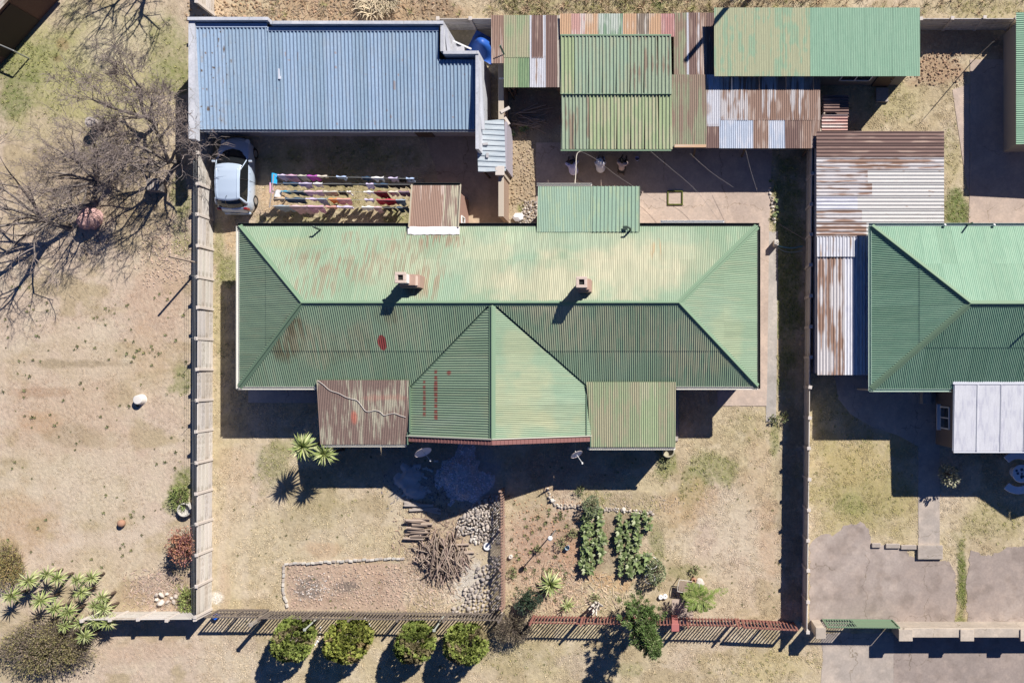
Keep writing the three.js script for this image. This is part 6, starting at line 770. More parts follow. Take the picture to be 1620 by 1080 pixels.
function person(label, p, turn, o) {
  const t = thing('person', label, 'person', p, turn), skin = mat(.13, .075, .05, .6), sh = .46, ln = o.lean, S = (x, y, z) => V(x, y, z);
  const hip = S(0, sh + .08, 0), chest = S(0, sh + .40, -ln * .55), neck = S(0, sh + .54, -ln * .8), head = S(o.tilt || 0, sh + .70, -ln - .02), bones = [], both = s => { const shd = S(s * .17, sh + .49, -ln * .7), el = S(s * (.24 + (o.arms || 0)), sh + .24, -ln - .12), wr = S(s * .12, sh + .16, -ln - .32), kn = S(s * .13, sh + .06, -.44), an = S(s * .12, .09, -.46 + (o.feet || 0)), toe = S(s * .14, .05, -.62 + (o.feet || 0)); return { shd, el, wr, kn, an, toe, hj: S(s * .09, sh + .05, -.02) }; };
  const Lf = both(-1), Rt = both(1);
  for (const q of [Lf, Rt]) bones.push([q.shd, q.el, .05, .04], [q.el, q.wr, .04, .028], [q.hj, q.kn, .085, .058], [q.kn, q.an, .058, .036], [q.an, q.toe, .04, .03], [q.wr, q.wr.clone().add(S(0, -.01, -.07)), .03, .034]);
  bones.push([hip, chest, .13, .135], [chest, neck, .12, .06], [Lf.shd, Rt.shd, .06, .06], [neck, head, .05, .055], [head.clone().add(S(0, .03, .015)), head.clone().add(S(0, .01, -.02)), .098, .092], [head.clone().add(S(0, -.06, -.05)), head.clone().add(S(0, -.075, -.06)), .05, .045], [head.clone().add(S(0, .0, -.105)), head.clone().add(S(0, -.025, -.122)), .012, .018], [head.clone().add(S(-.095, 0, .01)), head.clone().add(S(-.1, -.02, .012)), .02, .016], [head.clone().add(S(.095, 0, .01)), head.clone().add(S(.1, -.02, .012)), .02, .016]);
  const body = meshField(field(bones, 0, .04), S(0, .62, -.2), .72, 84);
  part('body', merge([body, ...fingers(Lf.wr.clone().add(S(0, -.01, -.03)), S(.25, -.2, -.95).normalize(), S(1, 0, .2).normalize(), -1), ...fingers(Rt.wr.clone().add(S(0, -.01, -.03)), S(-.25, -.2, -.95).normalize(), S(1, 0, -.2).normalize(), 1)]), skin, t);
  const top = [[hip, chest, .13, .135], [chest, neck.clone().add(S(0, -.05, 0)), .12, .07], [Lf.shd, Rt.shd, .06, .06]]; for (const q of [Lf, Rt]) top.push([q.shd, q.shd.clone().lerp(q.el, .8), .052, .05]); if (o.wide) top.push([S(0, sh + .34, .02 - ln * .5), S(0, sh + .12, .06), .19, .21]);
  part('shirt', meshField(field(top, .022, .05), S(0, .78, -.05), .5, 56), mat(...o.top, .95), t);
  const leg = [[hip, hip.clone().add(S(0, -.05, 0)), .15, .16]]; for (const q of [Lf, Rt]) leg.push([q.hj, q.kn, .09, .065], [q.kn, q.kn.clone().lerp(q.an, .75), .065, o.skirt ? .08 : .05]); if (o.skirt) leg.push([S(0, sh + .06, -.1), S(0, sh + .03, -.42), .12, .1], [S(0, sh, -.42), S(0, .2, -.44), .1, .12]);
  part(o.skirt ? 'skirt' : 'trousers', meshField(field(leg, .018, .05), S(0, .4, -.22), .46, 56), mat(...o.low, .95), t);
  if (o.hat) { const ht = [[0, .135], [.05, .13], [.088, .108], [.10, .09], [.085, .03], [.07, .028], [.18, -.01], [.178, -.018], [.06, .01]]; part('hat', new THREE.LatheGeometry([[.0, .13], [.06, .128], [.092, .11], [.105, .04], [.18, .012], [.182, .0], [.1, .022]].map(q => new THREE.Vector2(...q)), 24).translate(head.x, head.y + .035, head.z + .01), mat(...o.hat, .95), t); }
  else part('hair', meshField(field([[head.clone().add(S(0, .045, .025)), head.clone().add(S(0, .02, .035)), .104, .1], [head.clone().add(S(0, -.03, .06)), head.clone().add(S(0, -.05, .06)), .07, .06]], 0, .03), head, .17, 28), mat(.012, .011, .01), t);
  for (const s of [-1, 1]) { part('shoe', new THREE.SphereGeometry(.05, 10, 8).scale(.9, .75, 2.1).translate(s * .135, .04, -.56 + (o.feet || 0)), mat(...(o.shoe || [.02, .02, .02])), t); const e = part('eye', new THREE.SphereGeometry(.013, 8, 6).translate(head.x + s * .036, head.y + .012, head.z - .1), mat(.6, .58, .55), t); part('pupil', new THREE.SphereGeometry(.007, 6, 5).translate(head.x + s * .036, head.y + .012, head.z - .109), mat(.01, .01, .01), e); }
  part('mouth', new THREE.SphereGeometry(.02, 8, 6).scale(1.1, .35, .5).translate(head.x, head.y - .062, head.z - .098), mat(.16, .06, .05), t);
  const stool = thing('stool', 'low wooden stool under ' + o.who, 'stool', p, turn); part('seat', cbox(.36, .05, .32, 0, sh - .095, .02), MW.dwood, stool); for (const [a, b] of [[-1, -1], [1, -1], [-1, 1], [1, 1]]) part('leg', cbox(.04, sh - .12, .04, a * .14, (sh - .12) / 2, .02 + b * .12), MW.dwood, stool); return t;
}
{ const fl = .03, at = (x, y) => { const p = P(x, y, .6); return V(p.x, fl, p.z); };
  person('seated person in a loose lilac top, leftmost of the three in the shade', at(907, 268), .2, { lean: .22, arms: .06, wide: 1, top: [.55, .52, .74], low: [.05, .05, .10], who: 'the person in the lilac top', skirt: 1 });
  person('seated person in a white sun hat and pale top, middle of the three', at(950, 264), 0, { lean: .08, wide: 1, top: [.70, .68, .74], low: [.28, .32, .45], hat: [.74, .73, .78], who: 'the person in the white hat', skirt: 1 });
  person('seated person in a pinkish brown top, rightmost of the three in the shade', at(983, 267), -.25, { lean: .25, top: [.52, .40, .37], low: [.02, .02, .024], feet: .05, who: 'the person in the pinkish top' });
}

// ---------------------------------------------------------------- things about the yards
const MT = { stone: mat(.36, .31, .27), stone2: mat(.43, .37, .32), stone3: mat(.28, .245, .225), pale: mat(.55, .5, .44), wood: mat(.29, .22, .17), wood2: mat(.37, .29, .23), wood3: mat(.20, .15, .12), concrete: mat(.45, .42, .38), clay: mat(.36, .20, .13), chain: mat(.6, .6, .6) };
function pile(name, label, cat, c, test, n, s0, s1, mats, seed, o = {}) {
  const t = thing(name, label, cat, c), r = rngOf(seed), placed = []; let tries = 0;
  while (placed.length < n && tries++ < n * 60) { const [px, py] = test(r), q = P(px, py), s = rr(s0, s1, r); if (placed.some(k => Math.hypot(k[0] - q.x, k[1] - q.z) < (k[2] + s) * (o.pack || .78))) continue; placed.push([q.x, q.z, s]); const m = part('stone', ROCKS[Math.floor(r() * 5)], mats[Math.floor(r() * mats.length)], t); m.position.set(q.x - c.x, s * .35 + (o.heap ? o.heap(px, py) : 0), q.z - c.z); m.rotation.set(r() * 3, r() * 6, r() * 3); m.scale.set(s * (o.long || 1) * rr(.85, 1.2, r), s * rr(.8, 1, r), s * rr(.75, 1.05, r)); }
  return t;
}
pile('stone_pile', 'heap of grey stones beside the dividing fence, near the street', 'stones', P(765, 945), r => { for (;;) { const x = rr(716, 794, r), y = rr(878, 974, r); if (x > 775 - (y - 878) * .62 + 8 * Math.sin(y * .2)) return [x, y]; } }, 190, .08, .17, [MT.stone, MT.stone2, MT.stone, MT.stone3], 401);
pile('cobble_pile', 'dense heap of grey cobbles at the edge of the house shadow', 'stones', P(760, 820), r => { for (;;) { const x = rr(724, 796, r), y = rr(782, 858, r); if (x + y > 1548 - (y > 830 ? 14 : 0) && !(y > 846 && x < 745)) return [x, y]; } }, 240, .065, .125, [MT.stone, MT.stone2, MT.stone, MT.pale], 402, { long: 1.35, pack: .72, heap: (x, y) => .22 * smooth(45, 5, Math.hypot(x - 765, y - 815)) });
pile('rubble_heap', 'heap of pale stones in the strip behind the dividing wall', 'stones', P(835, 338), r => { for (;;) { const x = rr(819, 850, r), y = rr(318, 358, r); if (x + y * .3 > 926) return [x, y]; } }, 85, .05, .12, [MT.stone2, MT.pale, MT.stone, MT.stone3], 403);
pile('stone_edging', 'row of pale stones edging the top of the vegetable strips', 'stones', P(950, 800), r => { const f = r(); const p = f < .2 ? [lerp(866, 878, f * 5), lerp(774, 797, f * 5)] : [lerp(878, 1032, (f - .2) / .8), lerp(799, 811, (f - .2) / .8)]; return [p[0] + rr(-2, 2, r), p[1] + rr(-2.5, 2.5, r)]; }, 62, .06, .13, [MT.pale, MT.stone2, MT.stone], 404);
pile('stone_edging', 'stones lining the edge of the courtyard by the right wall', 'stones', P(1222, 320), r => { const f = r(); return [lerp(1218, 1226, f) + rr(-2, 2, r), lerp(296, 352, f)]; }, 22, .07, .14, [MT.pale, MT.stone2], 405);
pile('stone_edging', 'few white stones round the foot of the second round bush', 'stones', P(578, 1010), r => { const a = rr(-.8, .9, r); return [548 + 33 * Math.cos(a) + 6, 1000 + 31 * Math.sin(a)]; }, 13, .05, .08, [MT.pale, MW.white], 406);
pile('stone_edging', 'few white stones round the foot of the leftmost round bush', 'stones', P(498, 1005), r => { const a = rr(-.3, .9, r); return [468 + 33 * Math.cos(a) + 6, 998 + 31 * Math.sin(a)]; }, 9, .05, .08, [MT.pale, MW.white], 407);
pile('stone_pile', 'pale flat stones in the litter outside the left wall corner', 'stones', P(265, 946), r => [rr(248, 278, r), rr(938, 954, r)], 9, .1, .22, [MT.pale, MT.stone2], 408);
{ // gravel heap in the shade
  const c = P(735, 752), g = new THREE.CircleGeometry(1.5, 40).rotateX(-Math.PI / 2), p = g.attributes.position; const gm = new THREE.PlaneGeometry(3.1, 3.6, 36, 40).rotateX(-Math.PI / 2), q = gm.attributes.position; const hh = (x, z) => { const d = Math.hypot(x / 1.25, z / 1.5) + (fbm(x * 1.3 + 4, z * 1.3, 3) - .5) * 1.1; return .5 * smooth(1, .1, d) + (d < 1 ? .05 * vn(x * 8, z * 8) : 0) - .03; }; for (let i = 0; i < q.count; i++) q.setY(i, hh(q.getX(i), q.getZ(i)));
  gm.computeVertexNormals(); const t = thing('gravel_heap', 'low heap of bluish grey gravel in the shadow of the front gable', 'gravel', c); part('heap', gm, mat(.5, .49, .51), t); const r = rngOf(55), list = [], cols = []; for (let i = 0; i < 1700; i++) { const x = rr(-1.45, 1.45, r), z = rr(-1.7, 1.7, r), y = hh(x, z); if (y < 0) continue; list.push(M4(V(x, y + .01, z), r() * 6, rr(.02, .055, r), r() * 3, r() * 3)); cols.push(C(...vary([.62, .60, .64], r, .35))); }
  const s = shade(new THREE.InstancedMesh(ROCKS[2], mat(1, 1, 1), list.length)); s.name = 'gravel'; list.forEach((m, i) => s.setMatrixAt(i, m)); cols.forEach((k, i) => s.setColorAt(i, k)); s.userData.kind = 'stuff'; t.add(s);
}
{ // ash and rubble mound in the shade, loose bricks about it
  const c = P(650, 762), gm = new THREE.PlaneGeometry(2.2, 2.2, 30, 30).rotateX(-Math.PI / 2), q = gm.attributes.position; for (let i = 0; i < q.count; i++) { const x = q.getX(i), z = q.getZ(i), d = Math.hypot(x, z); q.setY(i, .22 * smooth(1.05, .1, d + (fbm(x * 2, z * 2 + 3) - .5) * 1.1) + .10 * fbm(x * 4, z * 4, 3) - .05 - .14 * smooth(.35, .05, Math.hypot(x + .1, z - .05)) + .04 * vn(x * 7, z * 7) - .05); } gm.computeVertexNormals(); single('ash_mound', gm, mat(.5, .48, .47), 'small grey mound with a hollow in the shade by the first satellite dish', 'mound', null, c);
  const bg = cbox(.23, .08, .11, 0, .04, 0, .008), r = rngOf(66), m = [mat(.45, .45, .43), mat(.5, .5, .48), mat(.40, .41, .40)]; let first = null; for (const [x, y] of [[672, 741], [676, 741], [682, 744], [690, 729], [700, 745], [706, 729], [707, 742], [703, 731], [669, 751], [673, 755], [664, 757], [671, 774], [673, 771], [665, 775], [645, 785], [639, 783], [696, 752], [699, 752]]) { const o = first ? copyOf(first) : single('loose_brick', bg, m[0], 'loose grey brick lying in the shade in front of the gable', 'brick', 'bricks in the shade before the gable', V(0, 0, 0)); first ||= o; o.material = m[Math.floor(r() * 3)]; o.position.copy(P(x, y)); o.rotation.y = r() * 3; }
}
{ // brick edged bed
  const t = thing('brick_edging', 'uneven grey brick edging round the dug bed behind the street fence', 'edging', P(449, 890)), o = P(449, 890), g = cbox(.2, .11, .115, 0, .03, 0, .012), r = rngOf(67), run = (ax, ay, bx, by) => { const a = P(ax, ay), b = P(bx, by), L = a.distanceTo(b), n = Math.round(L / .215), an = -Math.atan2(b.z - a.z, b.x - a.x); for (let i = 0; i < n; i++) { const m = part('brick', g, [MT.concrete, MT.stone2, MT.pale][Math.floor(r() * 3)], t), f = (i + .5) / n; m.position.set(lerp(a.x, b.x, f) - o.x + rr(-.02, .02, r), rr(-.01, .03, r), lerp(a.z, b.z, f) - o.z + rr(-.03, .03, r)); m.rotation.set(rr(-.15, .15, r), an + rr(-.2, .2, r), rr(-.1, .1, r)); } };
  run(450, 892, 505, 889); run(505, 889, 640, 882); run(449, 893, 448, 935); run(448, 935, 455, 960);
}
{ // clods in the dug bed and other soil
  const r = rngOf(68), L = [], cc = [], add = (n, x, y, rx, ry, s0, s1, c) => { for (let i = 0; i < n; i++) { const p = P(rr(x - rx, x + rx, r), rr(y - ry, y + ry, r)), s = rr(s0, s1, r); p.y = s * .1; L.push(M4(p, r() * 6, s, r(), r())); cc.push(C(...vary(c, r, .25))); } };
  add(480, 545, 928, 90, 34, .02, .06, [.42, .31, .24]); add(40, 490, 928, 26, 22, .015, .05, [.55, .5, .46]); add(500, 868, 870, 60, 80, .015, .055, [.38, .23, .14]); add(350, 825, 260, 20, 70, .02, .07, [.33, .25, .16]); add(400, 700, 890, 80, 80, .015, .05, [.42, .34, .27]); add(250, 1480, 110, 40, 26, .02, .08, [.34, .23, .15]); add(500, 500, 14, 210, 18, .02, .09, [.36, .245, .15]); add(200, 260, 400, 40, 50, .015, .05, [.48, .38, .3]);
  stuff('soil_clods', ROCKS[1], mat(1, 1, 1), 'clods and small stones in the dug soil', L, cc);
}
{ // brush pile, firewood
  const r = rngOf(69), SG = [0, 1, 2, 3, 4, 5].map(k => { const q = rngOf(k + 3), L = rr(.9, 1.6, q), pts = []; for (let i = 0; i <= 4; i++) pts.push(V((q() - .5) * .1, (q() - .5) * .07, (i / 4 - .5) * L)); const g = [tube(pts, [.034, .03, .027, .022, .014], 6)]; if (k % 2) g.push(tube([pts[2], pts[2].clone().add(V(.14, .05, .25))], [.02, .009], 5)); return merge(g); }), wd = [MT.wood, MT.wood2, MT.wood3, mat(.33, .24, .20)];
  const t = thing('brush_pile', 'tangled heap of cut reddish brown branches on the bare soil', 'branches', P(700, 880)); for (let i = 0; i < 165; i++) { const a = r() * 6.28, d = Math.sqrt(r()), m = part('branch', SG[Math.floor(r() * 6)], wd[Math.floor(r() * 4)], t); m.position.set(Math.cos(a) * d * 1.35, .05 + (1 - d * d) * rr(.05, .62, r), Math.sin(a) * d * 1.0); m.rotation.order = 'YXZ'; m.rotation.set(rr(-.25, .25, r), rr(-.75, .75, r) + (r() < .14 ? 1.4 : 0), r() * 6); m.scale.setScalar(rr(.75, 1.1, r)); }
  const lg = [.055, .07, .045].map(q => new THREE.CylinderGeometry(q, q * .9, .95, 9).rotateZ(Math.PI / 2)), w = thing('firewood_stack', 'short stack of cut logs at the edge of the house shadow', 'firewood', P(662, 836)); for (let i = 0; i < 17; i++) { const m = part('log', lg[i % 3], wd[i % 3], w); m.position.set(rr(-.3, .3, r), .06 + (i % 3) * .09, -.5 + i * .062); m.rotation.set(r() * 6, rr(-.3, .3, r), rr(-.06, .06, r)); m.scale.x = rr(.8, 1.2, r); }
  const pk = thing('plank_stack', 'few grey planks lying in the shade above the firewood', 'planks', P(668, 802)); for (let i = 0; i < 6; i++) { const m = part('plank', cbox(1.5, .035, .12, 0, 0, 0, .008), MT.stone2, pk); m.position.set(rr(-.2, .3, r), .04 + i * .02, rr(-.25, .25, r)); m.rotation.y = rr(-.35, .2, r); }
  [[726, 861, 1.05, .04], [738, 873, .8, -.05], [733, 875, .7, .12]].forEach(([x, y, l, a], i) => { const m = single('log', new THREE.CylinderGeometry(.06, .07, l, 9).rotateZ(Math.PI / 2), MT.wood2, ['longest loose log right of the brush pile', 'middle loose log right of the brush pile', 'lowest loose log right of the brush pile'][i], 'log', null, P(x, y).setY(.06)); m.rotation.y = a; });
}
function dish(label, px, py, dia, h, lx, lz) { const p = P(px, py, h), t = thing('satellite_dish', label, 'satellite dish', V(p.x, h, p.z)), n = V(.46, .42, .78).normalize(); const pts = []; for (let i = 0; i <= 8; i++) { const q = i / 8; pts.push(new THREE.Vector2(q * dia / 2, q * q * dia * .11)); } const g = new THREE.LatheGeometry(pts, 30), qn = new THREE.Quaternion().setFromUnitVectors(V(0, 1, 0), n); g.applyQuaternion(qn); part('reflector', g, mat(.85, .84, .85, .6), t); part('rim', new THREE.TorusGeometry(dia / 2, .012, 6, 36).rotateX(Math.PI / 2).translate(0, dia * .11, 0).applyQuaternion(qn), mat(.5, .42, .40), t); const f = V(lx, .12, lz), arm = V(.12, -.1, .22); part('feed_arm', tube([arm.clone().multiplyScalar(.3), f], .014, 6), MT.chain, t); part('receiver', cbox(.07, .08, .1, f.x, f.y, f.z, .02), MW.white, t); part('bracket', tube([V(0, 0, 0), V(-.05, -.1, -.15), V(-.05, -.25, -.84)], .025, 7), MW.wire, t); return t; }
dish('larger grey satellite dish by the corner of the rusted porch', 668, 713, .82, 2.25, .42, .45); dish('smaller white satellite dish below the right end of the gable', 911, 717, .6, 2.25, .32, .46);
{ // street-side lamp in the garden
  const t = thing('garden_lamp', 'thin garden lamp post with a white globe in the bare soil', 'lamp', P(878.5, 838)); part('post', bar(V(0, 0, 0), V(0, 2.0, 0), .03, 8), MW.wire, t); part('globe', new THREE.SphereGeometry(.125, 18, 14).translate(0, 2.1, 0), mat(.82, .82, .8, .4), t); part('collar', new THREE.CylinderGeometry(.06, .05, .06, 12).translate(0, 2.0, 0), MW.wire, t);
}
single('pole', bar(V(0, 0, 0), V(-.05, 2.7, .0), .055, 8), MT.wood2, 'brown wooden pole standing just outside the long wall', 'pole', null, P(321, 418));
single('utility_pole', bar(V(0, 0, 0), V(0, 7.7, 0), .12, 10), MT.wood3, 'tall pole beyond the top edge that shadows the sheds', 'pole', null, P(1228, -50));
single('thin_pole', merge([bar(V(0, 0, 0), V(.02, 2.5, 0), .022, 6), bar(V(.02, 2.45, 0), V(-.15, 3.1, .2), .014, 5)]), MW.wire, 'thin metal aerial pole in the shaded yard at the upper right', 'pole', null, P(1537, 99));
single('roof_pipe', bar(V(0, 0, 0), V(0, .9, 0), .04, 8), MG.capd, 'thin vent pipe at the back eave of the neighbouring roof', 'pipe', null, P(1531, 356, 2.6).setY(2.3));
single('roof_pipe', bar(V(0, 0, 0), V(0, .7, 0), .05, 8), MG.capd, 'vent pipe on the front slope of the neighbouring roof at the right edge', 'pipe', null, P(1622, 524, 3.8).setY(3.6));
{ // basin, pot, ring planters
  const lathe = (pts, n = 28) => new THREE.LatheGeometry(pts.map(q => new THREE.Vector2(...q)), n);
  single('upturned_tub', lathe([[0, .34], [.2, .34], [.235, .32], [.265, .02], [.285, 0]]), mat(.66, .62, .57, .6), 'white tub upside down on the open plot', 'tub', null, P(223, 632));
  single('clay_pot', lathe([[0, .3], [.08, .3], [.16, .24], [.19, .13], [.15, .02], [.1, 0]]), MT.clay, 'round brown clay pot on the open plot', 'pot', null, P(194, 827));
  const ring = (label, x, y, R, m, h = .3) => single('ring_planter', lathe([[R, 0], [R, h], [R - .04, h + .03], [R - .09, h], [R - .09, .1], [0, .12]]), m, label, 'planter', null, P(x, y));
  ring('broken pale ring planter holding plants outside the long wall', 296, 805, .36, MT.concrete, .32); ring('round cement planter at the corner of the green porch', 1057, 713, .33, mat(.34, .31, .22), .34); ring('small white ring planter nearest the conifer', 1045, 944, .12, MW.white, .12); ring('small white ring planter right of its twin near the conifer', 1052, 943, .13, MW.white, .12); ring('brown pot rim behind the garden chair', 1097, 917, .14, MT.clay, .25); ring('white washing bowl among the stones by the dividing fence', 771, 864, .2, MW.white, .1); ring('tiny white pot beside the dividing fence, garden side', 808, 880, .11, MT.pale, .15);
  single('hoop', new THREE.TorusGeometry(.3, .018, 6, 30).rotateX(1.2), MW.white, 'thin white hoop standing at the lower right of the vegetables', 'hoop', null, P(1031, 888).setY(.3)); single('hoop', new THREE.TorusGeometry(.26, .018, 6, 30).rotateX(.9), MW.white, 'thin white hoop leaning in the grey-green shrub', 'hoop', null, P(1028, 912).setY(.4));
  single('plastic_bucket', lathe([[0, .02], [.11, .02], [.14, .28], [.15, .29], [.13, .28], [.11, .05]]), mat(.01, .12, .62, .4), 'bright blue bucket at the corner of the left wall', 'bucket', null, P(345, 973)); single('plastic_bucket', lathe([[0, .02], [.1, .02], [.125, .24], [.11, .24], [.09, .05]]), mat(.32, .42, .52, .5), 'pale blue bucket left of the vegetable strips', 'bucket', null, P(898, 865));
  single('small_bucket', lathe([[0, .02], [.09, .02], [.11, .2], [.1, .2], [.08, .04]]), mat(.4, .42, .75, .5), 'small lilac bucket in the shade under the shed eave', 'bucket', null, P(1008, 252));
  single('white_sack', rockGeo(91, .55), mat(.72, .70, .70), 'crumpled white sack beside the heap of pale stones', 'sack', null, P(821, 345).setY(.12)).scale.set(.32, .3, .26);
  single('tree_stump', merge([new THREE.CylinderGeometry(.27, .3, .75, 12).translate(0, .375, 0), new THREE.TorusGeometry(.15, .04, 6, 18).rotateX(Math.PI / 2).translate(0, .76, 0)]), mat(.42, .37, .34), 'pale weathered stump with a ring on top between the bare trees', 'stump', null, P(158, 200));
  { const g = rockGeo(93, .9), t = single('earth_mound', new THREE.IcosahedronGeometry(1, 4), new THREE.MeshStandardMaterial({ vertexColors: true, roughness: 1 }), 'rounded reddish pink mound among the bare branches', 'mound', null, P(148, 348).setY(.25)); const q = t.geometry.attributes.position, cc = []; for (let i = 0; i < q.count; i++) { const x = q.getX(i), y = q.getY(i), z = q.getZ(i), k = 1 + (fbm(x * 2 + 5, z * 2 + y * 2, 3) - .5) * .5 + .06 * Math.sin((z + x * .4 + fbm(x * 3, y * 3, 2)) * 14); q.setXYZ(i, x * .5 * k, Math.max(-.25, y * .62 * k), z * .55 * k); const n = vn(x * 6, z * 6 + y * 4); cc.push(...mix3([.42, .25, .23], [.54, .35, .32], n)); } t.geometry.setAttribute('color', new THREE.Float32BufferAttribute(cc, 3)); t.geometry.computeVertexNormals(); }
  { const t = thing('wooden_crate', 'weathered grey crate under the bare tree next to the wall', 'crate', P(253, 296)); for (let i = 0; i < 4; i++) part('slat', cbox(.62, .6, .02, 0, .3, 0, .006).translate(0, 0, 0).rotateY(i * Math.PI / 2).translate(Math.sin(i * Math.PI / 2) * .3, 0, Math.cos(i * Math.PI / 2) * .3), MT.stone3, t); for (let i = 0; i < 5; i++) part('slat', cbox(.1, .02, .6, -.25 + i * .125, .61, 0, .005), MT.stone, t); }
  single('hose', tube(new THREE.CatmullRomCurve3([V(0, .03, 0), V(.3, .1, .1), V(.8, .06, .14), V(1.3, .04, .05)]).getPoints(20), .035, 7), mat(.12, .26, .30, .4), 'teal hose running from the standpipe to the right wall', 'hose', null, P(1229, 388)); single('hose', tube(new THREE.CatmullRomCurve3([V(0, .03, 0), V(.4, .05, .22), V(.9, .06, .26), V(1.3, .04, .16)]).getPoints(20), .02, 6), mat(.30, .36, .36, .4), 'thin grey hose curving below the teal one', 'hose', null, P(1229, 391));
  { const t = thing('standpipe', 'small concrete standpipe block with tap beside the house', 'tap', P(1226, 386)); part('block', cbox(.22, .5, .3, 0, .25, 0, .03), MT.pale, t); part('tap', tube([V(0, .5, 0), V(.0, .62, 0), V(.1, .62, 0), V(.12, .55, 0)], .02, 6), MW.wire, t); }
  single('stick', bar(V(0, .05, 0), V(1.25, .4, .85), .018, 5), MT.wood2, 'pale stick leaning in the shade by the right wall', 'stick', null, P(1232, 354));
  single('plank', cbox(.12, .03, .7, 0, .05, 0, .008).rotateY(.9), MT.wood2, 'pale plank lying by the feet of the leftmost seated person', 'plank', null, P(915, 285));
}
{ // cables over the courtyard
  const w = (label, pts, r = .006, m = MT.stone3) => single('cable', tube(new THREE.CatmullRomCurve3(pts.map(q => P(...q))).getPoints(24), r, 5), m, label, 'cable');
  w('pale rope from the shed eave down to the back lean-to', [[918, 239, 1.9], [913, 243, 1.88], [911, 270, 2.0], [909, 299, 2.32]], .022, mat(.55, .5, .42)); w('sagging wire over the seated people', [[918, 239, 1.9], [940, 250, 1.8], [975, 277, 1.85], [1040, 318, 2.3]]); w('wire crossing the courtyard left of the drain', [[1030, 240, 1.85], [1060, 265, 1.7], [1100, 300, 1.9], [1140, 352, 2.5]]); w('wire crossing the courtyard right of the drain', [[1092, 243, 1.85], [1125, 272, 1.7], [1160, 296, 1.9]]); w('wire hanging at the right end of the courtyard', [[1180, 238, 1.85], [1188, 270, 1.7], [1198, 302, 1.6]]);
}
{ // garden seating at the right edge
  const cx = P(1606, 746).x, cz = P(0, 746).z, cm = mat(.74, .76, .8, .7), dk = mat(.10, .11, .14, .7);
  const t = thing('garden_table', 'round pale concrete table at the right edge', 'table', V(cx, 0, cz)); part('top', new THREE.LatheGeometry([[0, .68], [.42, .68], [.46, .70], [.46, .75], [.43, .77], [0, .765]].map(q => new THREE.Vector2(...q)), 36), cm, t); part('pedestal', new THREE.LatheGeometry([[.28, 0], [.26, .1], [.13, .3], [.16, .68]].map(q => new THREE.Vector2(...q)), 20), cm, t); const r = rngOf(8); for (let i = 0; i < 8; i++) part('inlay', new THREE.CylinderGeometry(.05 + r() * .05, .05, .012, 5).translate(Math.cos(i * .8) * .2 * (i % 3), .772, Math.sin(i * .8) * .2), dk, t);
  const arc = (a0, a1, r0, r1) => { const s = new THREE.Shape(); s.absarc(0, 0, r1, a0, a1, false); s.absarc(0, 0, r0, a1, a0, true); return new THREE.ExtrudeGeometry(s, { depth: .09, bevelEnabled: true, bevelSize: .02, bevelThickness: .02, bevelSegments: 2, curveSegments: 20 }).rotateX(-Math.PI / 2); };
  [['upper', .75, 2.3], ['lower', -2.3, -.75]].forEach(([w, a, b]) => { const o = thing('garden_bench', 'curved pale concrete bench on the ' + w + ' side of the round table', 'bench', V(cx, 0, cz)); part('seat', arc(a, b, .72, 1.06).translate(0, .34, 0), cm, o); for (const q of [a + .3, b - .3]) part('leg', cbox(.2, .34, .2, Math.cos(q) * .89, .17, -Math.sin(q) * .89), cm, o); });
}
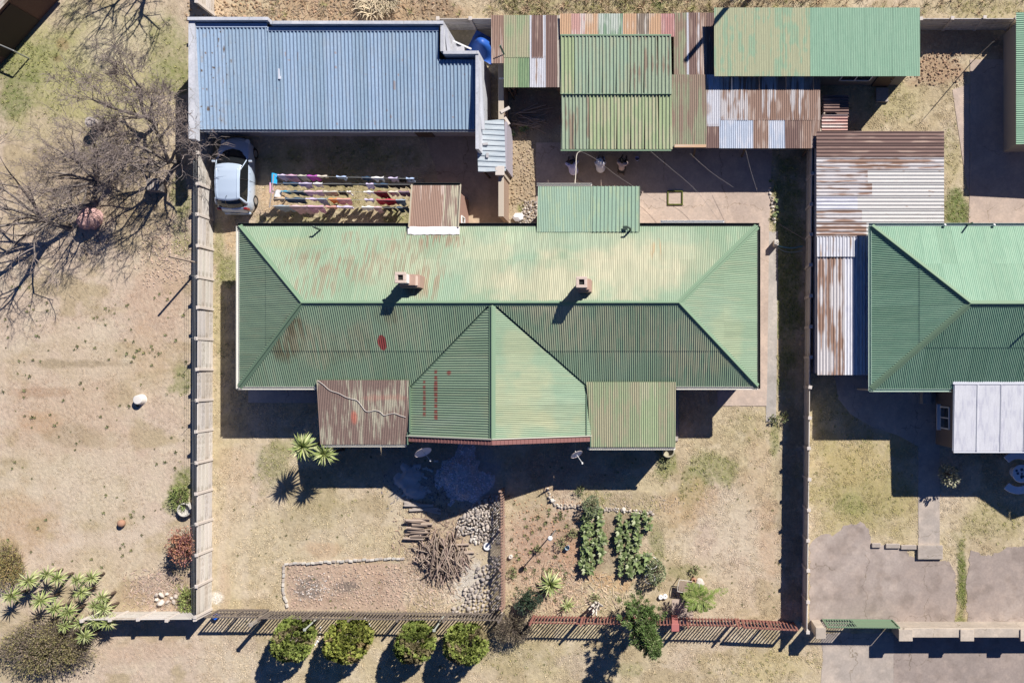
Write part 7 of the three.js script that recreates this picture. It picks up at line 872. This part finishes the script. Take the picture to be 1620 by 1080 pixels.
{ // tilted garden chair and pale things beside the palm
  const t = thing('garden_chair', 'old brown slatted garden chair beside the small palm', 'chair', P(1083, 924), -.15); for (let i = 0; i < 5; i++) part('slat', cbox(.11, .025, .5, -.24 + i * .12, .46, 0, .006), MT.wood, t); part('frame', merge([tube(new THREE.CatmullRomCurve3([V(-.34, .46, .3), V(-.36, .5, 0), V(-.33, .46, -.3)]).getPoints(10), .02, 6), bar(V(-.32, .45, .3), V(.32, .45, .3), .02), bar(V(-.32, .45, -.3), V(.32, .45, -.3), .02)]), MT.pale, t); for (const [a, b] of [[-1, -1], [1, -1], [-1, 1], [1, 1]]) part('leg', bar(V(a * .3, .45, b * .28), V(a * .34, 0, b * .32), .02), MT.wood, t); part('backrest', merge([0, 1, 2].map(i => cbox(.03, .08, .56, .36 + i * .03, .56 + i * .12, 0, .01))), MT.wood2, t);
  single('rag_heap', rockGeo(97, .5), MT.pale, 'pale crumpled cloth between the chair and the palm', 'cloth', null, P(1107, 922).setY(.1)).scale.set(.22, .25, .3);
  const k = thing('dead_plant', 'thick pale forked stems of a dead plant beside the conifer', 'plant', P(944, 952)), r = rngOf(12), L = []; for (let i = 0; i < 9; i++) { const a = i * .75, d = rr(.15, .5, r), y = rr(.4, .95, r); const e = V(Math.cos(a) * d, y, Math.sin(a) * d + .1), m = V(e.x * .45, y * .5, e.z * .45); part('stem', tube([V(0, 0, 0), m, e], [.06, .05, .045], 7), MT.pale, k); part('stem', tube([m, m.clone().add(V(rr(-.2, .2, r), .3, rr(-.1, .25, r)))], [.04, .035], 6), MT.pale, k); }
}
{ // gap beside the blue roofed building: tarpaulin, tub, boards
  const g = new THREE.PlaneGeometry(1.5, 1.2, 22, 18).rotateX(-Math.PI / 2), q = g.attributes.position; for (let i = 0; i < q.count; i++) { const x = q.getX(i), z = q.getZ(i); q.setY(i, .75 * smooth(1, .1, Math.hypot(x / .8, z / .65)) + .12 * fbm(x * 4, z * 4, 3) + .02); } g.computeVertexNormals(); single('tarpaulin', g, mat(.02, .10, .42, .5), 'blue tarpaulin over a heap in the narrow gap', 'tarpaulin', null, P(766, 76)).rotation.y = -.5;
  single('board', cbox(.95, .03, .08, 0, 0, 0, .01), MW.white, 'narrow white board behind the parapet of the blue roofed building', 'board', null, P(731, 71, 2.5)).rotation.y = -.42; single('plastic_tub', cbox(.42, .4, .34, 0, .2, 0, .05), mat(.42, .42, .45), 'pale tub in the shaded gap near the tarpaulin', 'tub', null, P(730, 82));
  const r = rngOf(17), t = thing('scrap_heap', 'heap of dark poles and scrap under the striped shed roof edge', 'scrap', P(838, 188)); for (let i = 0; i < 22; i++) { const m = part('pole', bar(V(-.7, 0, 0), V(.7, 0, 0), .025, 5), MT.wood2, t); m.position.set(rr(-.4, .6, r), rr(.05, .4, r), rr(-.5, .5, r)); m.rotation.y = rr(-.5, .5, r); }
  single('leaning_board', beam(V(0, 0, 0), V(-.28, 1.1, -.62), .09, .04), MG.cap, 'dark green board sticking up at the step of the striped shed roof', 'board', null, P(806, 105, 1.6).setY(1.5)); single('bracket_arm', cbox(.3, .05, .08, 0, 0, 0, .01), MW.white, 'short white bracket beside the striped shed roof', 'bracket', null, P(794, 124, 1.6));
}

renderer.render(scene, camera);
